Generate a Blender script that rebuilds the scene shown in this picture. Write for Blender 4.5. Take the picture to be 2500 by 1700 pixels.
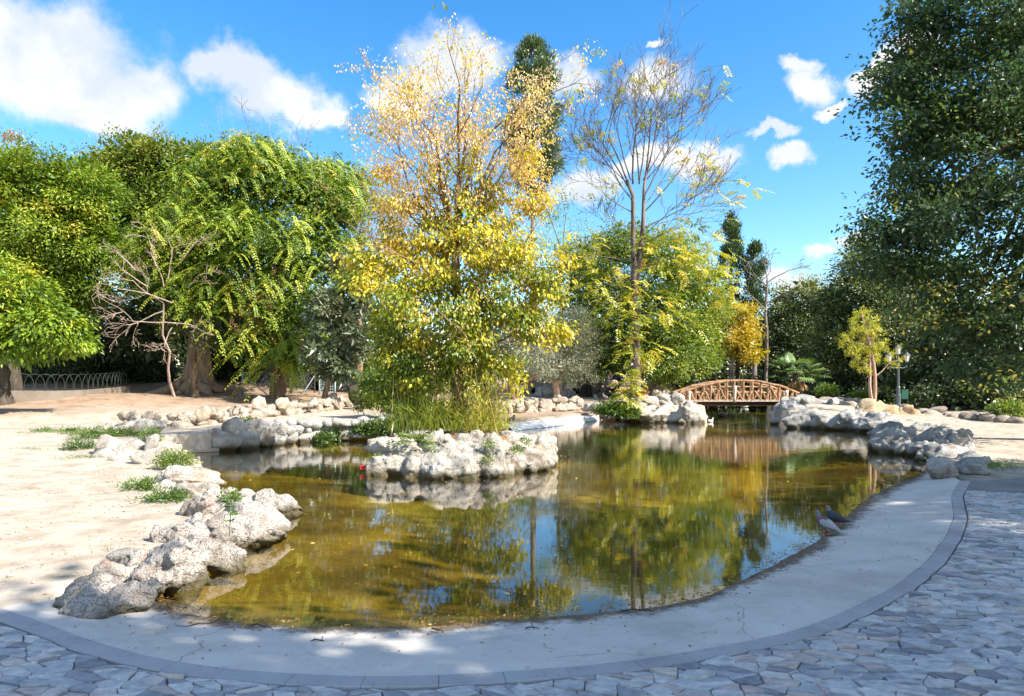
import bpy, bmesh, math, random
import numpy as np
from mathutils import Vector, Matrix, Euler, noise as mnoise
for o in list(bpy.data.objects):
    bpy.data.objects.remove(o, do_unlink=True)
SC = bpy.context.scene
COL = SC.collection
rng = np.random.default_rng(7)
random.seed(7)

# ------------------------------------------------------------------ camera
F, CX, HY, H = 1667.0, 1250.0, 930.0, 1.75      # focal length in photo pixels, principal column, horizon row, eye height over the water
cam_d = bpy.data.cameras.new('camera'); cam = bpy.data.objects.new('camera', cam_d); COL.objects.link(cam)
cam_d.sensor_width = 36; cam_d.lens = 36 * F / 2500; cam_d.shift_y = (HY - 850) / 2500
cam_d.clip_end = 2000; cam_d.clip_start = 0.05
cam.location = (0, 0, H); cam.rotation_euler = (math.radians(90), 0, 0)
SC.camera = cam

def gp(px, py, z=0.0):
    """the point of the level z seen at a photo pixel"""
    Y = F * (H - z) / (py - HY)
    return Vector(((px - CX) / F * Y, Y, z))
def wp(px, py, Y):
    return Vector(((px - CX) / F * Y, Y, H - (py - HY) / F * Y))

# ------------------------------------------------------------------ light
SUN_EL, SUN_AZ = math.radians(40), math.radians(28)     # azimuth from +X towards the camera's back
S = Vector((math.cos(SUN_EL) * math.cos(SUN_AZ), -math.cos(SUN_EL) * math.sin(SUN_AZ), math.sin(SUN_EL)))
sd = bpy.data.lights.new('sun', 'SUN'); sd.energy = 4.9; sd.angle = math.radians(0.53); sd.color = (1.0, 0.93, 0.82)
sun = bpy.data.objects.new('sun', sd); COL.objects.link(sun)
sun.rotation_euler = (-S).to_track_quat('-Z', 'Y').to_euler()
SC.view_settings.view_transform = 'Standard'; SC.view_settings.look = 'None'
SC.view_settings.gamma = 1; SC.view_settings.use_curve_mapping = False
SC.view_settings.exposure = 1.27
SC.render.engine = 'CYCLES'
SC.cycles.max_bounces = 8; SC.cycles.transparent_max_bounces = 8
SC.cycles.diffuse_bounces = 3; SC.cycles.glossy_bounces = 3; SC.cycles.transmission_bounces = 3
SC.cycles.caustics_reflective = False; SC.cycles.caustics_refractive = False
try: SC.cycles.use_denoising = True
except Exception: pass

class NT:
    """small helper round a node tree"""
    def __init__(s, tree):
        s.t = tree; s.n = tree.nodes; s.l = tree.links; s.n.clear()
    def add(s, typ, props=None, ins=None):
        nd = s.n.new(typ)
        for k, v in (props or {}).items(): setattr(nd, k, v)
        for k, v in (ins or {}).items(): s.set(nd, k, v)
        return nd
    def set(s, nd, k, v):
        sock = nd.inputs[k]
        if isinstance(v, bpy.types.NodeSocket): s.l.new(v, sock)
        else: sock.default_value = v
    def math(s, op, a, b=None, c=None, clamp=False):
        nd = s.n.new('ShaderNodeMath'); nd.operation = op; nd.use_clamp = clamp
        s.set(nd, 0, a)
        if b is not None: s.set(nd, 1, b)
        if c is not None: s.set(nd, 2, c)
        return nd.outputs[0]
    def vmath(s, op, a, b=None, scale=None):
        nd = s.n.new('ShaderNodeVectorMath'); nd.operation = op
        s.set(nd, 0, a)
        if b is not None: s.set(nd, 1, b)
        if scale is not None: s.set(nd, 3, scale)
        return nd.outputs['Value'] if op in ('LENGTH', 'DOT_PRODUCT') else nd.outputs[0]
    def noise(s, vec, scale, detail=4, rough=0.55, out='Fac'):
        nd = s.n.new('ShaderNodeTexNoise'); s.set(nd, 'Vector', vec); s.set(nd, 'Scale', scale)
        s.set(nd, 'Detail', detail); s.set(nd, 'Roughness', rough)
        return nd.outputs[out]
    def ramp(s, fac, stops, interp='LINEAR'):
        nd = s.n.new('ShaderNodeValToRGB'); s.set(nd, 0, fac); cr = nd.color_ramp; cr.interpolation = interp
        while len(cr.elements) < len(stops): cr.elements.new(0.5)
        for e, (p, c) in zip(cr.elements, stops):
            e.position = p; e.color = (*c, 1) if len(c) == 3 else c
        return nd.outputs[0]
    def mixc(s, fac, a, b, mode='MIX'):
        nd = s.n.new('ShaderNodeMix'); nd.data_type = 'RGBA'; nd.blend_type = mode
        s.set(nd, 0, fac)
        for i, v in ((6, a), (7, b)):
            if not isinstance(v, bpy.types.NodeSocket) and len(v) == 3: v = (*v, 1)
            s.set(nd, i, v)
        return nd.outputs[2]
    def mapr(s, v, a, b, c=0.0, d=1.0, smooth=True):
        nd = s.n.new('ShaderNodeMapRange'); nd.interpolation_type = 'SMOOTHSTEP' if smooth else 'LINEAR'
        for i, x in enumerate((v, a, b, c, d)): s.set(nd, i, x)
        return nd.outputs[0]

world = bpy.data.worlds.new('World'); SC.world = world; world.use_nodes = True
W = NT(world.node_tree)
sky = W.add('ShaderNodeTexSky', dict(sky_type='NISHITA', sun_disc=False, sun_elevation=SUN_EL,
            sun_rotation=math.atan2(S.x, S.y), altitude=100, air_density=1.0, dust_density=0.5, ozone_density=1.0))
hsv = W.add('ShaderNodeHueSaturation', ins={'Saturation': 1.42, 'Value': 1.0, 'Color': sky.outputs[0]})
D = W.add('ShaderNodeTexCoord').outputs['Generated']
n1 = W.noise(D, 7.0, 6, 0.6, 'Color')
n2 = W.noise(D, 3.0, 3, 0.5, 'Color')
d1 = W.vmath('ADD', D, W.vmath('SCALE', W.vmath('SUBTRACT', n1, (0.5, 0.5, 0.5)), scale=0.16))
d1 = W.vmath('ADD', d1, W.vmath('SCALE', W.vmath('SUBTRACT', n2, (0.5, 0.5, 0.5)), scale=0.07))
PUFFS = [(110, 120, 330, 170), (330, 175, 150, 125), (60, 50, 260, 110), (210, 240, 190, 62), (-250, 150, 250, 130),
         (600, 165, 125, 80), (690, 235, 140, 95), (770, 285, 62, 52), (520, 150, 60, 40),
         (1085, 150, 150, 100), (950, 205, 85, 55), (1180, 190, 110, 90), (1390, 215, 75, 55),
         (1590, 165, 105, 75), (1430, 440, 150, 62), (1630, 405, 190, 52), (1770, 390, 60, 30),
         (1960, 185, 75, 52), (1925, 140, 60, 30), (2010, 235, 40, 22), (2120, 165, 70, 60), (2250, 120, 70, 40),
         (1965, 362, 62, 34), (1885, 315, 70, 22), (2030, 625, 50, 26), (1930, 695, 120, 30), (2130, 590, 70, 26), (1590, 65, 32, 12)]
acc = None
def puff(c, a, b):
    global acc
    c = Vector(c).normalized(); R = c.cross(Vector((0, 0, 1))).normalized(); U = R.cross(c)
    M = Matrix((R, c, U)).transposed()
    mp = W.add('ShaderNodeMapping', dict(vector_type='TEXTURE'), {0: d1, 1: c, 2: M.to_euler(), 3: (a, 0.6, b)})
    q = W.vmath('LENGTH', mp.outputs[0])
    acc = q if acc is None else W.math('SMOOTH_MIN', acc, q, 0.25)
for (px, py, rx, ry) in PUFFS:
    v = Vector((px - CX, F, HY - py)); L = v.length
    puff(v, rx / L, ry / L)
for az, el, a, b in [(60, 25, .25, .12), (85, 35, .2, .1), (110, 20, .3, .1), (140, 40, .25, .15), (170, 22, .3, .12), (200, 33, .25, .12),
                     (235, 20, .3, .1), (260, 38, .22, .12), (290, 25, .25, .1), (315, 55, .2, .15), (30, 60, .25, .15), (150, 65, .25, .15), (0, 48, .22, .08)]:
    az, el = math.radians(az), math.radians(el)
    puff((math.sin(az) * math.cos(el), math.cos(az) * math.cos(el), math.sin(el)), a * 1.5, b * 1.6)  # unseen clouds, enlarged to lift and whiten the ambient light
fine = W.noise(D, 16.0, 8, 0.66)
dens = W.math('ADD', W.math('SUBTRACT', 1.0, acc), W.math('MULTIPLY', W.math('SUBTRACT', fine, 0.5), 0.75))
cov = W.mapr(dens, -0.05, 0.58)
shade = W.mapr(W.noise(W.vmath('ADD', D, (0.0, 0.0, 0.035)), 8.0, 6, 0.6), 0.38, 0.70)
CLOUD = W.mixc(shade, (2.55, 2.85, 3.3), (4.0, 3.95, 3.9))
skyc = W.mixc(cov, hsv.outputs[0], CLOUD)
bg = W.add('ShaderNodeBackground', ins={'Color': skyc, 'Strength': 0.128})
wo = W.add('ShaderNodeOutputWorld'); W.l.new(bg.outputs[0], wo.inputs[0])

# ------------------------------------------------------------------ object helpers
def tag(o, label=None, cat=None, group=None, kind=None):
    if label: o['label'] = label
    if cat: o['category'] = cat
    if group: o['group'] = group
    if kind: o['kind'] = kind
    return o
def thing(name, loc, label, cat, group=None, rz=0.0):
    o = bpy.data.objects.new(name, None); COL.objects.link(o); o.location = loc; o.rotation_euler = (0, 0, rz)
    o.empty_display_size = 0.2
    return tag(o, label, cat, group)
def link(name, me, mat=None, parent=None, world=True):
    """link a mesh built in world coordinates; under a parent it keeps its place"""
    o = bpy.data.objects.new(name, me); COL.objects.link(o)
    if mat is not None:
        me.materials.clear(); me.materials.append(mat)
    if parent is not None:
        o.parent = parent
        if world:
            o.matrix_parent_inverse = wmat(parent).inverted()
    return o
def wmat(o):
    M = o.matrix_basis.copy()
    if o.parent is not None:
        M = wmat(o.parent) @ o.matrix_parent_inverse @ M
    return M
def mesh_np(name, V, Fa, attrs=None, smooth=False):
    """V (n,3) floats, Fa (m,k) ints"""
    me = bpy.data.meshes.new(name)
    V = np.asarray(V, dtype=np.float32); Fa = np.asarray(Fa, dtype=np.int32)
    m, k = Fa.shape
    me.vertices.add(len(V)); me.vertices.foreach_set('co', V.ravel())
    me.loops.add(m * k); me.loops.foreach_set('vertex_index', Fa.ravel())
    me.polygons.add(m); me.polygons.foreach_set('loop_start', np.arange(0, m * k, k, dtype=np.int32))
    me.polygons.foreach_set('use_smooth', np.full(m, bool(smooth)))
    for an, av in (attrs or {}).items():
        a = me.attributes.new(an, 'FLOAT', 'POINT'); a.data.foreach_set('value', np.asarray(av, dtype=np.float32))
    me.update(calc_edges=True)
    return me
class Geo:
    """collects tubes, boxes and quads; all faces are kept as quads"""
    def __init__(s): s.v = []; s.f = []; s.n = 0
    def add(s, V, Fq):
        V = np.asarray(V, dtype=float); s.v.append(V); s.f.append(np.asarray(Fq, dtype=int) + s.n); s.n += len(V)
    def tube(s, pts, rad, k=6, cap=True):
        P = np.asarray([tuple(p) for p in pts], dtype=float); n = len(P)
        R = np.asarray(rad if np.ndim(rad) else [rad] * n, dtype=float)
        T = np.gradient(P, axis=0); T /= (np.linalg.norm(T, axis=1, keepdims=True) + 1e-9)
        ref = np.array([0, 0, 1.0]) if abs(T[0][2]) < 0.8 else np.array([1.0, 0, 0])
        A = np.cross(T, ref); A /= (np.linalg.norm(A, axis=1, keepdims=True) + 1e-9)
        B = np.cross(T, A)
        an = np.linspace(0, 2 * math.pi, k, endpoint=False)
        V = (P[:, None, :] + R[:, None, None] * (np.cos(an)[None, :, None] * A[:, None, :] + np.sin(an)[None, :, None] * B[:, None, :])).reshape(-1, 3)
        i = np.arange(n - 1)[:, None] * k; j = np.arange(k)[None, :]; j2 = (j + 1) % k
        Q = np.stack([i + j, i + j2, i + k + j2, i + k + j], -1).reshape(-1, 4)
        if cap and R[-1] > 0.004:
            V = np.vstack([V, P[0], P[-1]]); a, b = n * k, n * k + 1; jj = np.arange(0, k, 2)
            C0 = np.stack([np.full(len(jj), a), (jj + 2) % k, (jj + 1) % k, jj], -1)
            C1 = np.stack([np.full(len(jj), b), (n - 1) * k + jj, (n - 1) * k + (jj + 1) % k, (n - 1) * k + (jj + 2) % k], -1)
            if k % 2 == 0: Q = np.vstack([Q, C0, C1])
        s.add(V, Q)
    def box(s, c, size, rot=None):
        h = np.asarray(size, dtype=float) / 2
        V = np.array([[x, y, z] for x in (-1, 1) for y in (-1, 1) for z in (-1, 1)], dtype=float) * h
        if rot is not None: V = V @ np.array(rot.to_matrix()).T
        V += np.asarray(tuple(c))
        s.add(V, [[0, 1, 3, 2], [4, 6, 7, 5], [0, 4, 5, 1], [2, 3, 7, 6], [0, 2, 6, 4], [1, 5, 7, 3]])
    def mesh(s, name, smooth=False):
        return mesh_np(name, np.vstack(s.v), np.vstack(s.f), smooth=smooth)
    def obj(s, name, mat, parent=None, smooth=True):
        return link(name, s.mesh(name, smooth), mat, parent)

# ------------------------------------------------------------------ materials
MATS = {}
def newmat(name):
    m = bpy.data.materials.new(name); m.use_nodes = True; MATS[name] = m
    return m, NT(m.node_tree)
def finish(N, col, rough=0.9, height=None, bump=0.3, dist=0.02, spec=0.2, metallic=0.0):
    p = N.add('ShaderNodeBsdfPrincipled')
    N.set(p, 'Base Color', col if isinstance(col, bpy.types.NodeSocket) else (*col, 1))
    N.set(p, 'Roughness', rough); N.set(p, 'Specular IOR Level', spec); N.set(p, 'Metallic', metallic)
    if height is not None:
        b = N.add('ShaderNodeBump', ins={'Height': height, 'Strength': bump, 'Distance': dist}); N.l.new(b.outputs[0], p.inputs['Normal'])
    o = N.add('ShaderNodeOutputMaterial'); N.l.new(p.outputs[0], o.inputs[0])
    return p
def pos(N): return N.add('ShaderNodeNewGeometry').outputs['Position']
def plain(name, col, rough=0.7, spec=0.3, var=0.25, scale=8.0, metallic=0.0, bump=0.15):
    m, N = newmat(name); P = pos(N); n = N.noise(P, scale, 5)
    c = N.mixc(n, tuple(x * (1 - var) for x in col), tuple(min(1, x * (1 + var)) for x in col))
    finish(N, c, rough, N.noise(P, scale * 4, 4), bump, 0.01, spec, metallic)
    return m

def rockmat(name, light, mid, dark, pit=22.0, scale=2.2, wet=True, stain=(0.34, 0.22, 0.13)):
    m, N = newmat(name); P = pos(N)
    P2 = N.vmath('ADD', P, N.vmath('SCALE', N.noise(P, 5.0, 3, 0.5, 'Color'), scale=0.12))
    c = N.ramp(N.noise(P2, scale, 6, 0.62), [(0.30, dark), (0.42, mid), (0.54, light), (0.8, light)])
    c = N.mixc(N.mapr(N.noise(P2, scale * 0.55, 5, 0.6), 0.56, 0.70, 0, 0.6), c, stain)
    c = N.mixc(N.mapr(N.noise(P2, 0.9, 5, 0.65), 0.55, 0.68, 0, 0.45), c, tuple(x * 0.62 for x in mid))
    v = N.add('ShaderNodeTexVoronoi', ins={'Vector': P2, 'Scale': pit}); pd = v.outputs['Distance']
    area = N.mapr(N.noise(P, 1.3, 3), 0.40, 0.60)
    pits = N.math('MULTIPLY', N.mapr(pd, 0.12, 0.34, 1, 0), area)
    fn = N.noise(P, 60.0, 4, 0.6)
    pits2 = N.math('MULTIPLY', N.mapr(fn, 0.54, 0.68), 0.75)
    dirt = N.math('MAXIMUM', pits, pits2)
    c = N.mixc(N.math('MULTIPLY', dirt, 0.5), c, tuple(x * 0.5 for x in mid))
    ck = N.add('ShaderNodeTexVoronoi', dict(feature='DISTANCE_TO_EDGE'), {'Vector': N.vmath('ADD', P, N.vmath('SCALE', N.noise(P, 2.2, 4, 0.6, 'Color'), scale=0.5)), 'Scale': 1.9})
    crack = N.mapr(ck.outputs['Distance'], 0.0, 0.018, 1, 0)
    c = N.mixc(N.math('MULTIPLY', crack, 0.22), c, tuple(x * 0.3 for x in mid))
    if wet:
        z = N.add('ShaderNodeSeparateXYZ', ins={0: P}).outputs[2]
        zz = N.math('ADD', z, N.math('MULTIPLY', N.math('SUBTRACT', N.noise(P, 6.0, 4), 0.5), 0.12))
        c = N.mixc(N.mapr(zz, 0.03, 0.17, 0.88, 0.0), c, (0.095, 0.080, 0.036))
    hgt = N.math('ADD', N.math('MULTIPLY', N.noise(P, 9.0, 6, 0.65), 1.0), N.math('MULTIPLY', dirt, -0.5))
    hgt = N.math('ADD', hgt, N.math('MULTIPLY', crack, -0.4))
    hgt = N.math('ADD', hgt, N.math('MULTIPLY', N.noise(P, 28.0, 5, 0.7), 0.7))
    finish(N, c, 0.92, hgt, 0.85, 0.05, 0.12)
    return m
M_ROCK = rockmat('limestone_white', (0.54, 0.50, 0.44), (0.41, 0.365, 0.31), (0.23, 0.19, 0.155))
M_ROCKG = rockmat('limestone_grey', (0.47, 0.46, 0.435), (0.34, 0.325, 0.305), (0.19, 0.175, 0.16), pit=16)
M_ROCKT = rockmat('tufa_rough', (0.50, 0.46, 0.42), (0.36, 0.32, 0.28), (0.22, 0.17, 0.14), pit=42, scale=3.0, stain=(0.33, 0.19, 0.15))
M_ROCKO = rockmat('ochre_rock', (0.60, 0.47, 0.32), (0.48, 0.33, 0.19), (0.28, 0.20, 0.13), wet=False, stain=(0.50, 0.26, 0.10))
M_ROCKD = rockmat('brown_stone', (0.36, 0.32, 0.27), (0.25, 0.21, 0.17), (0.13, 0.11, 0.09), wet=False)
M_ROCKB = rockmat('terrace_stone', (0.47, 0.41, 0.34), (0.34, 0.28, 0.22), (0.20, 0.16, 0.12), scale=3.5, wet=False)

def leafmat(name, stops, trans=0.45, gloss=0.05, gain=1.0):
    stops = [(p, tuple(min(.8, x * gain) for x in c)) for p, c in stops]
    m, N = newmat(name)
    t = N.add('ShaderNodeAttribute', dict(attribute_name='tint')).outputs['Fac']
    isl = N.add('ShaderNodeNewGeometry').outputs['Random Per Island']
    f = N.math('ADD', t, N.math('MULTIPLY', N.math('SUBTRACT', isl, 0.5), 0.16), clamp=True)
    c = N.ramp(f, stops)
    d = N.add('ShaderNodeBsdfDiffuse', ins={'Color': c})
    tc = N.mixc(0.35, c, N.mixc(1.0, c, (1.35, 1.25, 0.35), 'MULTIPLY'))
    tr = N.add('ShaderNodeBsdfTranslucent', ins={'Color': tc})
    mx = N.add('ShaderNodeMixShader', ins={0: trans, 1: d.outputs[0], 2: tr.outputs[0]})
    g = N.add('ShaderNodeBsdfGlossy', ins={'Color': (1, 1, 1, 1), 'Roughness': 0.45})
    mx2 = N.add('ShaderNodeMixShader', ins={0: gloss, 1: mx.outputs[0], 2: g.outputs[0]})
    o = N.add('ShaderNodeOutputMaterial'); N.l.new(mx2.outputs[0], o.inputs[0])
    return m
L_LIGHT = leafmat('leaf_light_green', [(0.0, (0.07, 0.11, 0.012)), (0.35, (0.115, 0.20, 0.016)), (0.7, (0.26, 0.36, 0.022)), (1.0, (0.48, 0.43, 0.05))], gain=1.12, gloss=0.03, trans=0.33)
L_MID = leafmat('leaf_mid_green', [(0.0, (0.045, 0.08, 0.012)), (0.4, (0.10, 0.165, 0.018)), (0.8, (0.20, 0.26, 0.025)), (1.0, (0.38, 0.30, 0.06))], gain=1.15, gloss=0.03, trans=0.33)
L_DROOP = leafmat('leaf_drooping_green', [(0.0, (0.03, 0.065, 0.010)), (0.4, (0.095, 0.165, 0.014)), (0.75, (0.27, 0.355, 0.03)), (1.0, (0.58, 0.48, 0.06))], gain=1.2, gloss=0.03, trans=0.33)
L_YEL = leafmat('leaf_yellow', [(0.0, (0.10, 0.17, 0.015)), (0.28, (0.27, 0.33, 0.02)), (0.55, (0.64, 0.53, 0.03)), (0.78, (0.78, 0.56, 0.05)), (1.0, (0.74, 0.46, 0.16))], trans=0.42, gain=1.1)
L_DRY = leafmat('leaf_dry_pinkish', [(0.0, (0.45, 0.36, 0.06)), (0.35, (0.72, 0.55, 0.16)), (0.7, (0.74, 0.54, 0.33)), (1.0, (0.62, 0.40, 0.25))], trans=0.42, gain=1.1)
L_RUST = leafmat('leaf_rust', [(0.0, (0.22, 0.20, 0.04)), (0.4, (0.44, 0.27, 0.09)), (1.0, (0.36, 0.15, 0.07))])
L_TALL = leafmat('leaf_yellow_green', [(0.0, (0.07, 0.13, 0.015)), (0.4, (0.20, 0.27, 0.02)), (0.7, (0.45, 0.43, 0.03)), (0.9, (0.64, 0.47, 0.05)), (1.0, (0.52, 0.29, 0.11))], gain=1.25)
L_OLIVE = leafmat('leaf_olive', [(0.0, (0.10, 0.12, 0.075)), (0.5, (0.22, 0.235, 0.155)), (1.0, (0.37, 0.37, 0.27))], trans=0.25, gain=1.3)
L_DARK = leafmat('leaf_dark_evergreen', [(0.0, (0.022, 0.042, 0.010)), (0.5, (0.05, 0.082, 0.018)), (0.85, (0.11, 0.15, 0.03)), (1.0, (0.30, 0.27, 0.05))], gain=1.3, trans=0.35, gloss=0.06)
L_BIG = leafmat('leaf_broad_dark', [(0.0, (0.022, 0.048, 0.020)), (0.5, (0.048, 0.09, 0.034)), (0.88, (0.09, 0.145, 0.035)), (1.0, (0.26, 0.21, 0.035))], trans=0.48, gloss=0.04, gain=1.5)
L_LOQ = leafmat('leaf_loquat', [(0.0, (0.035, 0.06, 0.022)), (0.5, (0.09, 0.125, 0.05)), (1.0, (0.26, 0.29, 0.15))], trans=0.25, gloss=0.08)
L_CYP = leafmat('leaf_cypress', [(0.0, (0.025, 0.05, 0.02)), (0.5, (0.055, 0.10, 0.03)), (1.0, (0.13, 0.19, 0.05))], trans=0.2, gain=1.3)
L_GOLD = leafmat('leaf_gold', [(0.0, (0.22, 0.25, 0.02)), (0.4, (0.52, 0.42, 0.02)), (1.0, (0.72, 0.50, 0.05))])
L_PINE = leafmat('leaf_young_pine', [(0.0, (0.20, 0.24, 0.02)), (0.5, (0.38, 0.41, 0.03)), (1.0, (0.58, 0.52, 0.06))], trans=0.4, gain=1.25)
L_BAMBOO = leafmat('leaf_bamboo', [(0.0, (0.12, 0.20, 0.02)), (0.4, (0.32, 0.37, 0.03)), (0.8, (0.58, 0.52, 0.05)), (1.0, (0.58, 0.38, 0.10))])
L_HERB = leafmat('leaf_herb', [(0.0, (0.05, 0.11, 0.015)), (0.5, (0.13, 0.23, 0.025)), (0.85, (0.26, 0.33, 0.05)), (1.0, (0.42, 0.33, 0.10))])
L_LITTER = leafmat('leaf_litter', [(0.0, (0.16, 0.07, 0.03)), (0.4, (0.34, 0.16, 0.05)), (0.75, (0.52, 0.33, 0.06)), (1.0, (0.60, 0.48, 0.12))], trans=0.1)

def barkmat(name, a, b, scale=6.0, stretch=0.25):
    m, N = newmat(name); P = pos(N)
    mp = N.add('ShaderNodeMapping', ins={0: P, 3: (1, 1, stretch)}).outputs[0]
    n = N.noise(mp, scale, 7, 0.65)
    c = N.ramp(n, [(0.35, a), (0.62, b)])
    finish(N, c, 0.95, N.noise(mp, scale * 2.5, 6, 0.6), 0.8, 0.04, 0.1)
    return m
B_BROWN = barkmat('bark_brown', (0.12, 0.075, 0.045), (0.27, 0.19, 0.13))
B_GREY = barkmat('bark_grey', (0.09, 0.075, 0.065), (0.34, 0.30, 0.26), 5)
B_TALL = barkmat('bark_tall_tree', (0.06, 0.045, 0.036), (0.25, 0.205, 0.17), 5)
B_DARK = barkmat('bark_dark', (0.035, 0.028, 0.022), (0.11, 0.09, 0.07))
B_PALE = barkmat('bark_pale', (0.26, 0.21, 0.165), (0.48, 0.41, 0.34), 10)
B_TWIG = barkmat('dead_twig', (0.25, 0.18, 0.14), (0.47, 0.37, 0.31), 14)
B_PINK = barkmat('bark_pinkish', (0.33, 0.20, 0.14), (0.55, 0.40, 0.31), 10)
# ------------------------------------------------------------------ pond outline (photo pixels of the waterline)
NEAR = [(300, 1425), (352, 1452), (395, 1478), (440, 1497), (495, 1507), (560, 1518), (645, 1527), (750, 1531), (860, 1532), (1000, 1531), (1090, 1527), (1181, 1520),
        (1310, 1508), (1413, 1500), (1510, 1493), (1600, 1484), (1716, 1460), (1786, 1430), (1871, 1388), (1968, 1337), (2010, 1310),
        (2065, 1264), (2115, 1217), (2181, 1184), (2240, 1163), (2268, 1142)]
FARR = [(2262, 1118), (2200, 1105), (2185, 1080), (2158, 1056), (2029, 1047), (1900, 1038), (1891, 1030)]
LEFT = [(1717, 1032), (1554, 1027), (1463, 1026), (1401, 1035), (1339, 1043), (1274, 1050), (1200, 1055), (1100, 1060), (990, 1068), (930, 1073),
        (769, 1076), (638, 1090), (560, 1098), (470, 1105), (400, 1107), (447, 1124), (497, 1150), (520, 1192), (560, 1230), (600, 1290), (560, 1345), (486, 1400), (430, 1420)]
near_w = [gp(*p) for p in NEAR]
APRON_TOP = [wp(1460, 1014, 30.6), wp(1410, 1016, 28.7), wp(1350, 1022, 27.0), wp(1290, 1029, 25.6), wp(1232, 1036, 24.8)]
chan = [Vector((11.6, 29.3, 0)), Vector((12.3, 33.0, 0)), Vector((23.0, 36.0, 0)), Vector((24.0, 47.0, 0)), Vector((9.0, 47.0, 0)), Vector((8.0, 37.0, 0)), Vector((8.6, 33.0, 0)), Vector((8.4, 29.6, 0))]
poly_w = near_w + [gp(*p) for p in FARR] + chan + [gp(*p) for p in LEFT]
KERB = [(-420, 1385), (-200, 1428), (0, 1483), (75, 1508), (150, 1535), (215, 1562), (344, 1597), (409, 1611), (546, 1631), (731, 1645), (860, 1650), (1000, 1651), (1194, 1642), (1413, 1626), (1600, 1604),
        (1780, 1573), (1949, 1538), (2065, 1490), (2181, 1433), (2266, 1367), (2310, 1308), (2328, 1263), (2322, 1210), (2344, 1172)]
KZ = 0.118
kerb_w = [gp(px, py, KZ) for px, py in KERB]

def resample(pts, n):
    P = np.array([tuple(p) for p in pts]); d = np.r_[0, np.cumsum(np.linalg.norm(np.diff(P, axis=0), axis=1))]
    t = np.linspace(0, d[-1], n)
    return np.stack([np.interp(t, d, P[:, k]) for k in range(P.shape[1])], -1)
def smooth(P, it=3):
    P = P.copy()
    for _ in range(it): P[1:-1] = 0.25 * P[:-2] + 0.5 * P[1:-1] + 0.25 * P[2:]
    return P
def inside(poly, X, Y):
    x = np.array([p[0] for p in poly]); y = np.array([p[1] for p in poly]); r = np.zeros(X.shape, bool)
    j = len(poly) - 1
    for i in range(len(poly)):
        with np.errstate(divide='ignore', invalid='ignore'):
            c = ((y[i] > Y) != (y[j] > Y)) & (X < (x[j] - x[i]) * (Y - y[i]) / (y[j] - y[i] + 1e-12) + x[i])
        r ^= c; j = i
    return r
def polydist(poly, X, Y):
    d = np.full(X.shape, 1e9); n = len(poly)
    for i in range(n):
        a = np.array(poly[i][:2]); b = np.array(poly[(i + 1) % n][:2]); ab = b - a
        t = np.clip(((X - a[0]) * ab[0] + (Y - a[1]) * ab[1]) / (ab @ ab + 1e-9), 0, 1)
        d = np.minimum(d, np.hypot(X - a[0] - t * ab[0], Y - a[1] - t * ab[1]))
    return d
def vnoise(X, Y, sc, seed=0.0, octv=3):
    out = np.zeros(X.shape); it = np.nditer([X, Y, out], op_flags=[['readonly'], ['readonly'], ['writeonly']])
    for a, b, c in it:
        c[...] = mnoise.fractal(Vector((float(a) * sc + seed, float(b) * sc - seed, seed * 0.37)), 0.9, 2.0, octv)
    return out

# ------------------------------------------------------------------ terrain: heights spread from sighted spots (x, y, z, reddish soil 0..1)
CT = []
def ct(px, py, z, soil=0.0): p = gp(px, py, z); CT.append((p.x, p.y, z, soil))
for x, y in [(-12, 1), (-6, 1), (0, 1), (6, 1), (12, 1), (16, 5), (-9, 4), (-14, 4), (5.5, 6), (7.5, 10), (2, 2.5), (-3, 3)]: CT.append((x, y, 0.06, 0.0))
for a in [(0, 1350, .12), (150, 1350, .11), (100, 1250, .14), (250, 1200, .15), (0, 1180, .18), (330, 1150, .17), (150, 1110, .22), (0, 1095, .28), (350, 1060, .36), (-200, 1200, .22),
          (0, 1050, .45, .1), (150, 1040, .5, .2), (300, 1045, .42, .1)]: ct(*a)
for a in [(470, 1060, .45), (560, 1045, .46), (700, 1040, .47), (850, 1035, .48), (950, 1030, .5), (1000, 1020, .52, .2)]: ct(*a)
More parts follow.
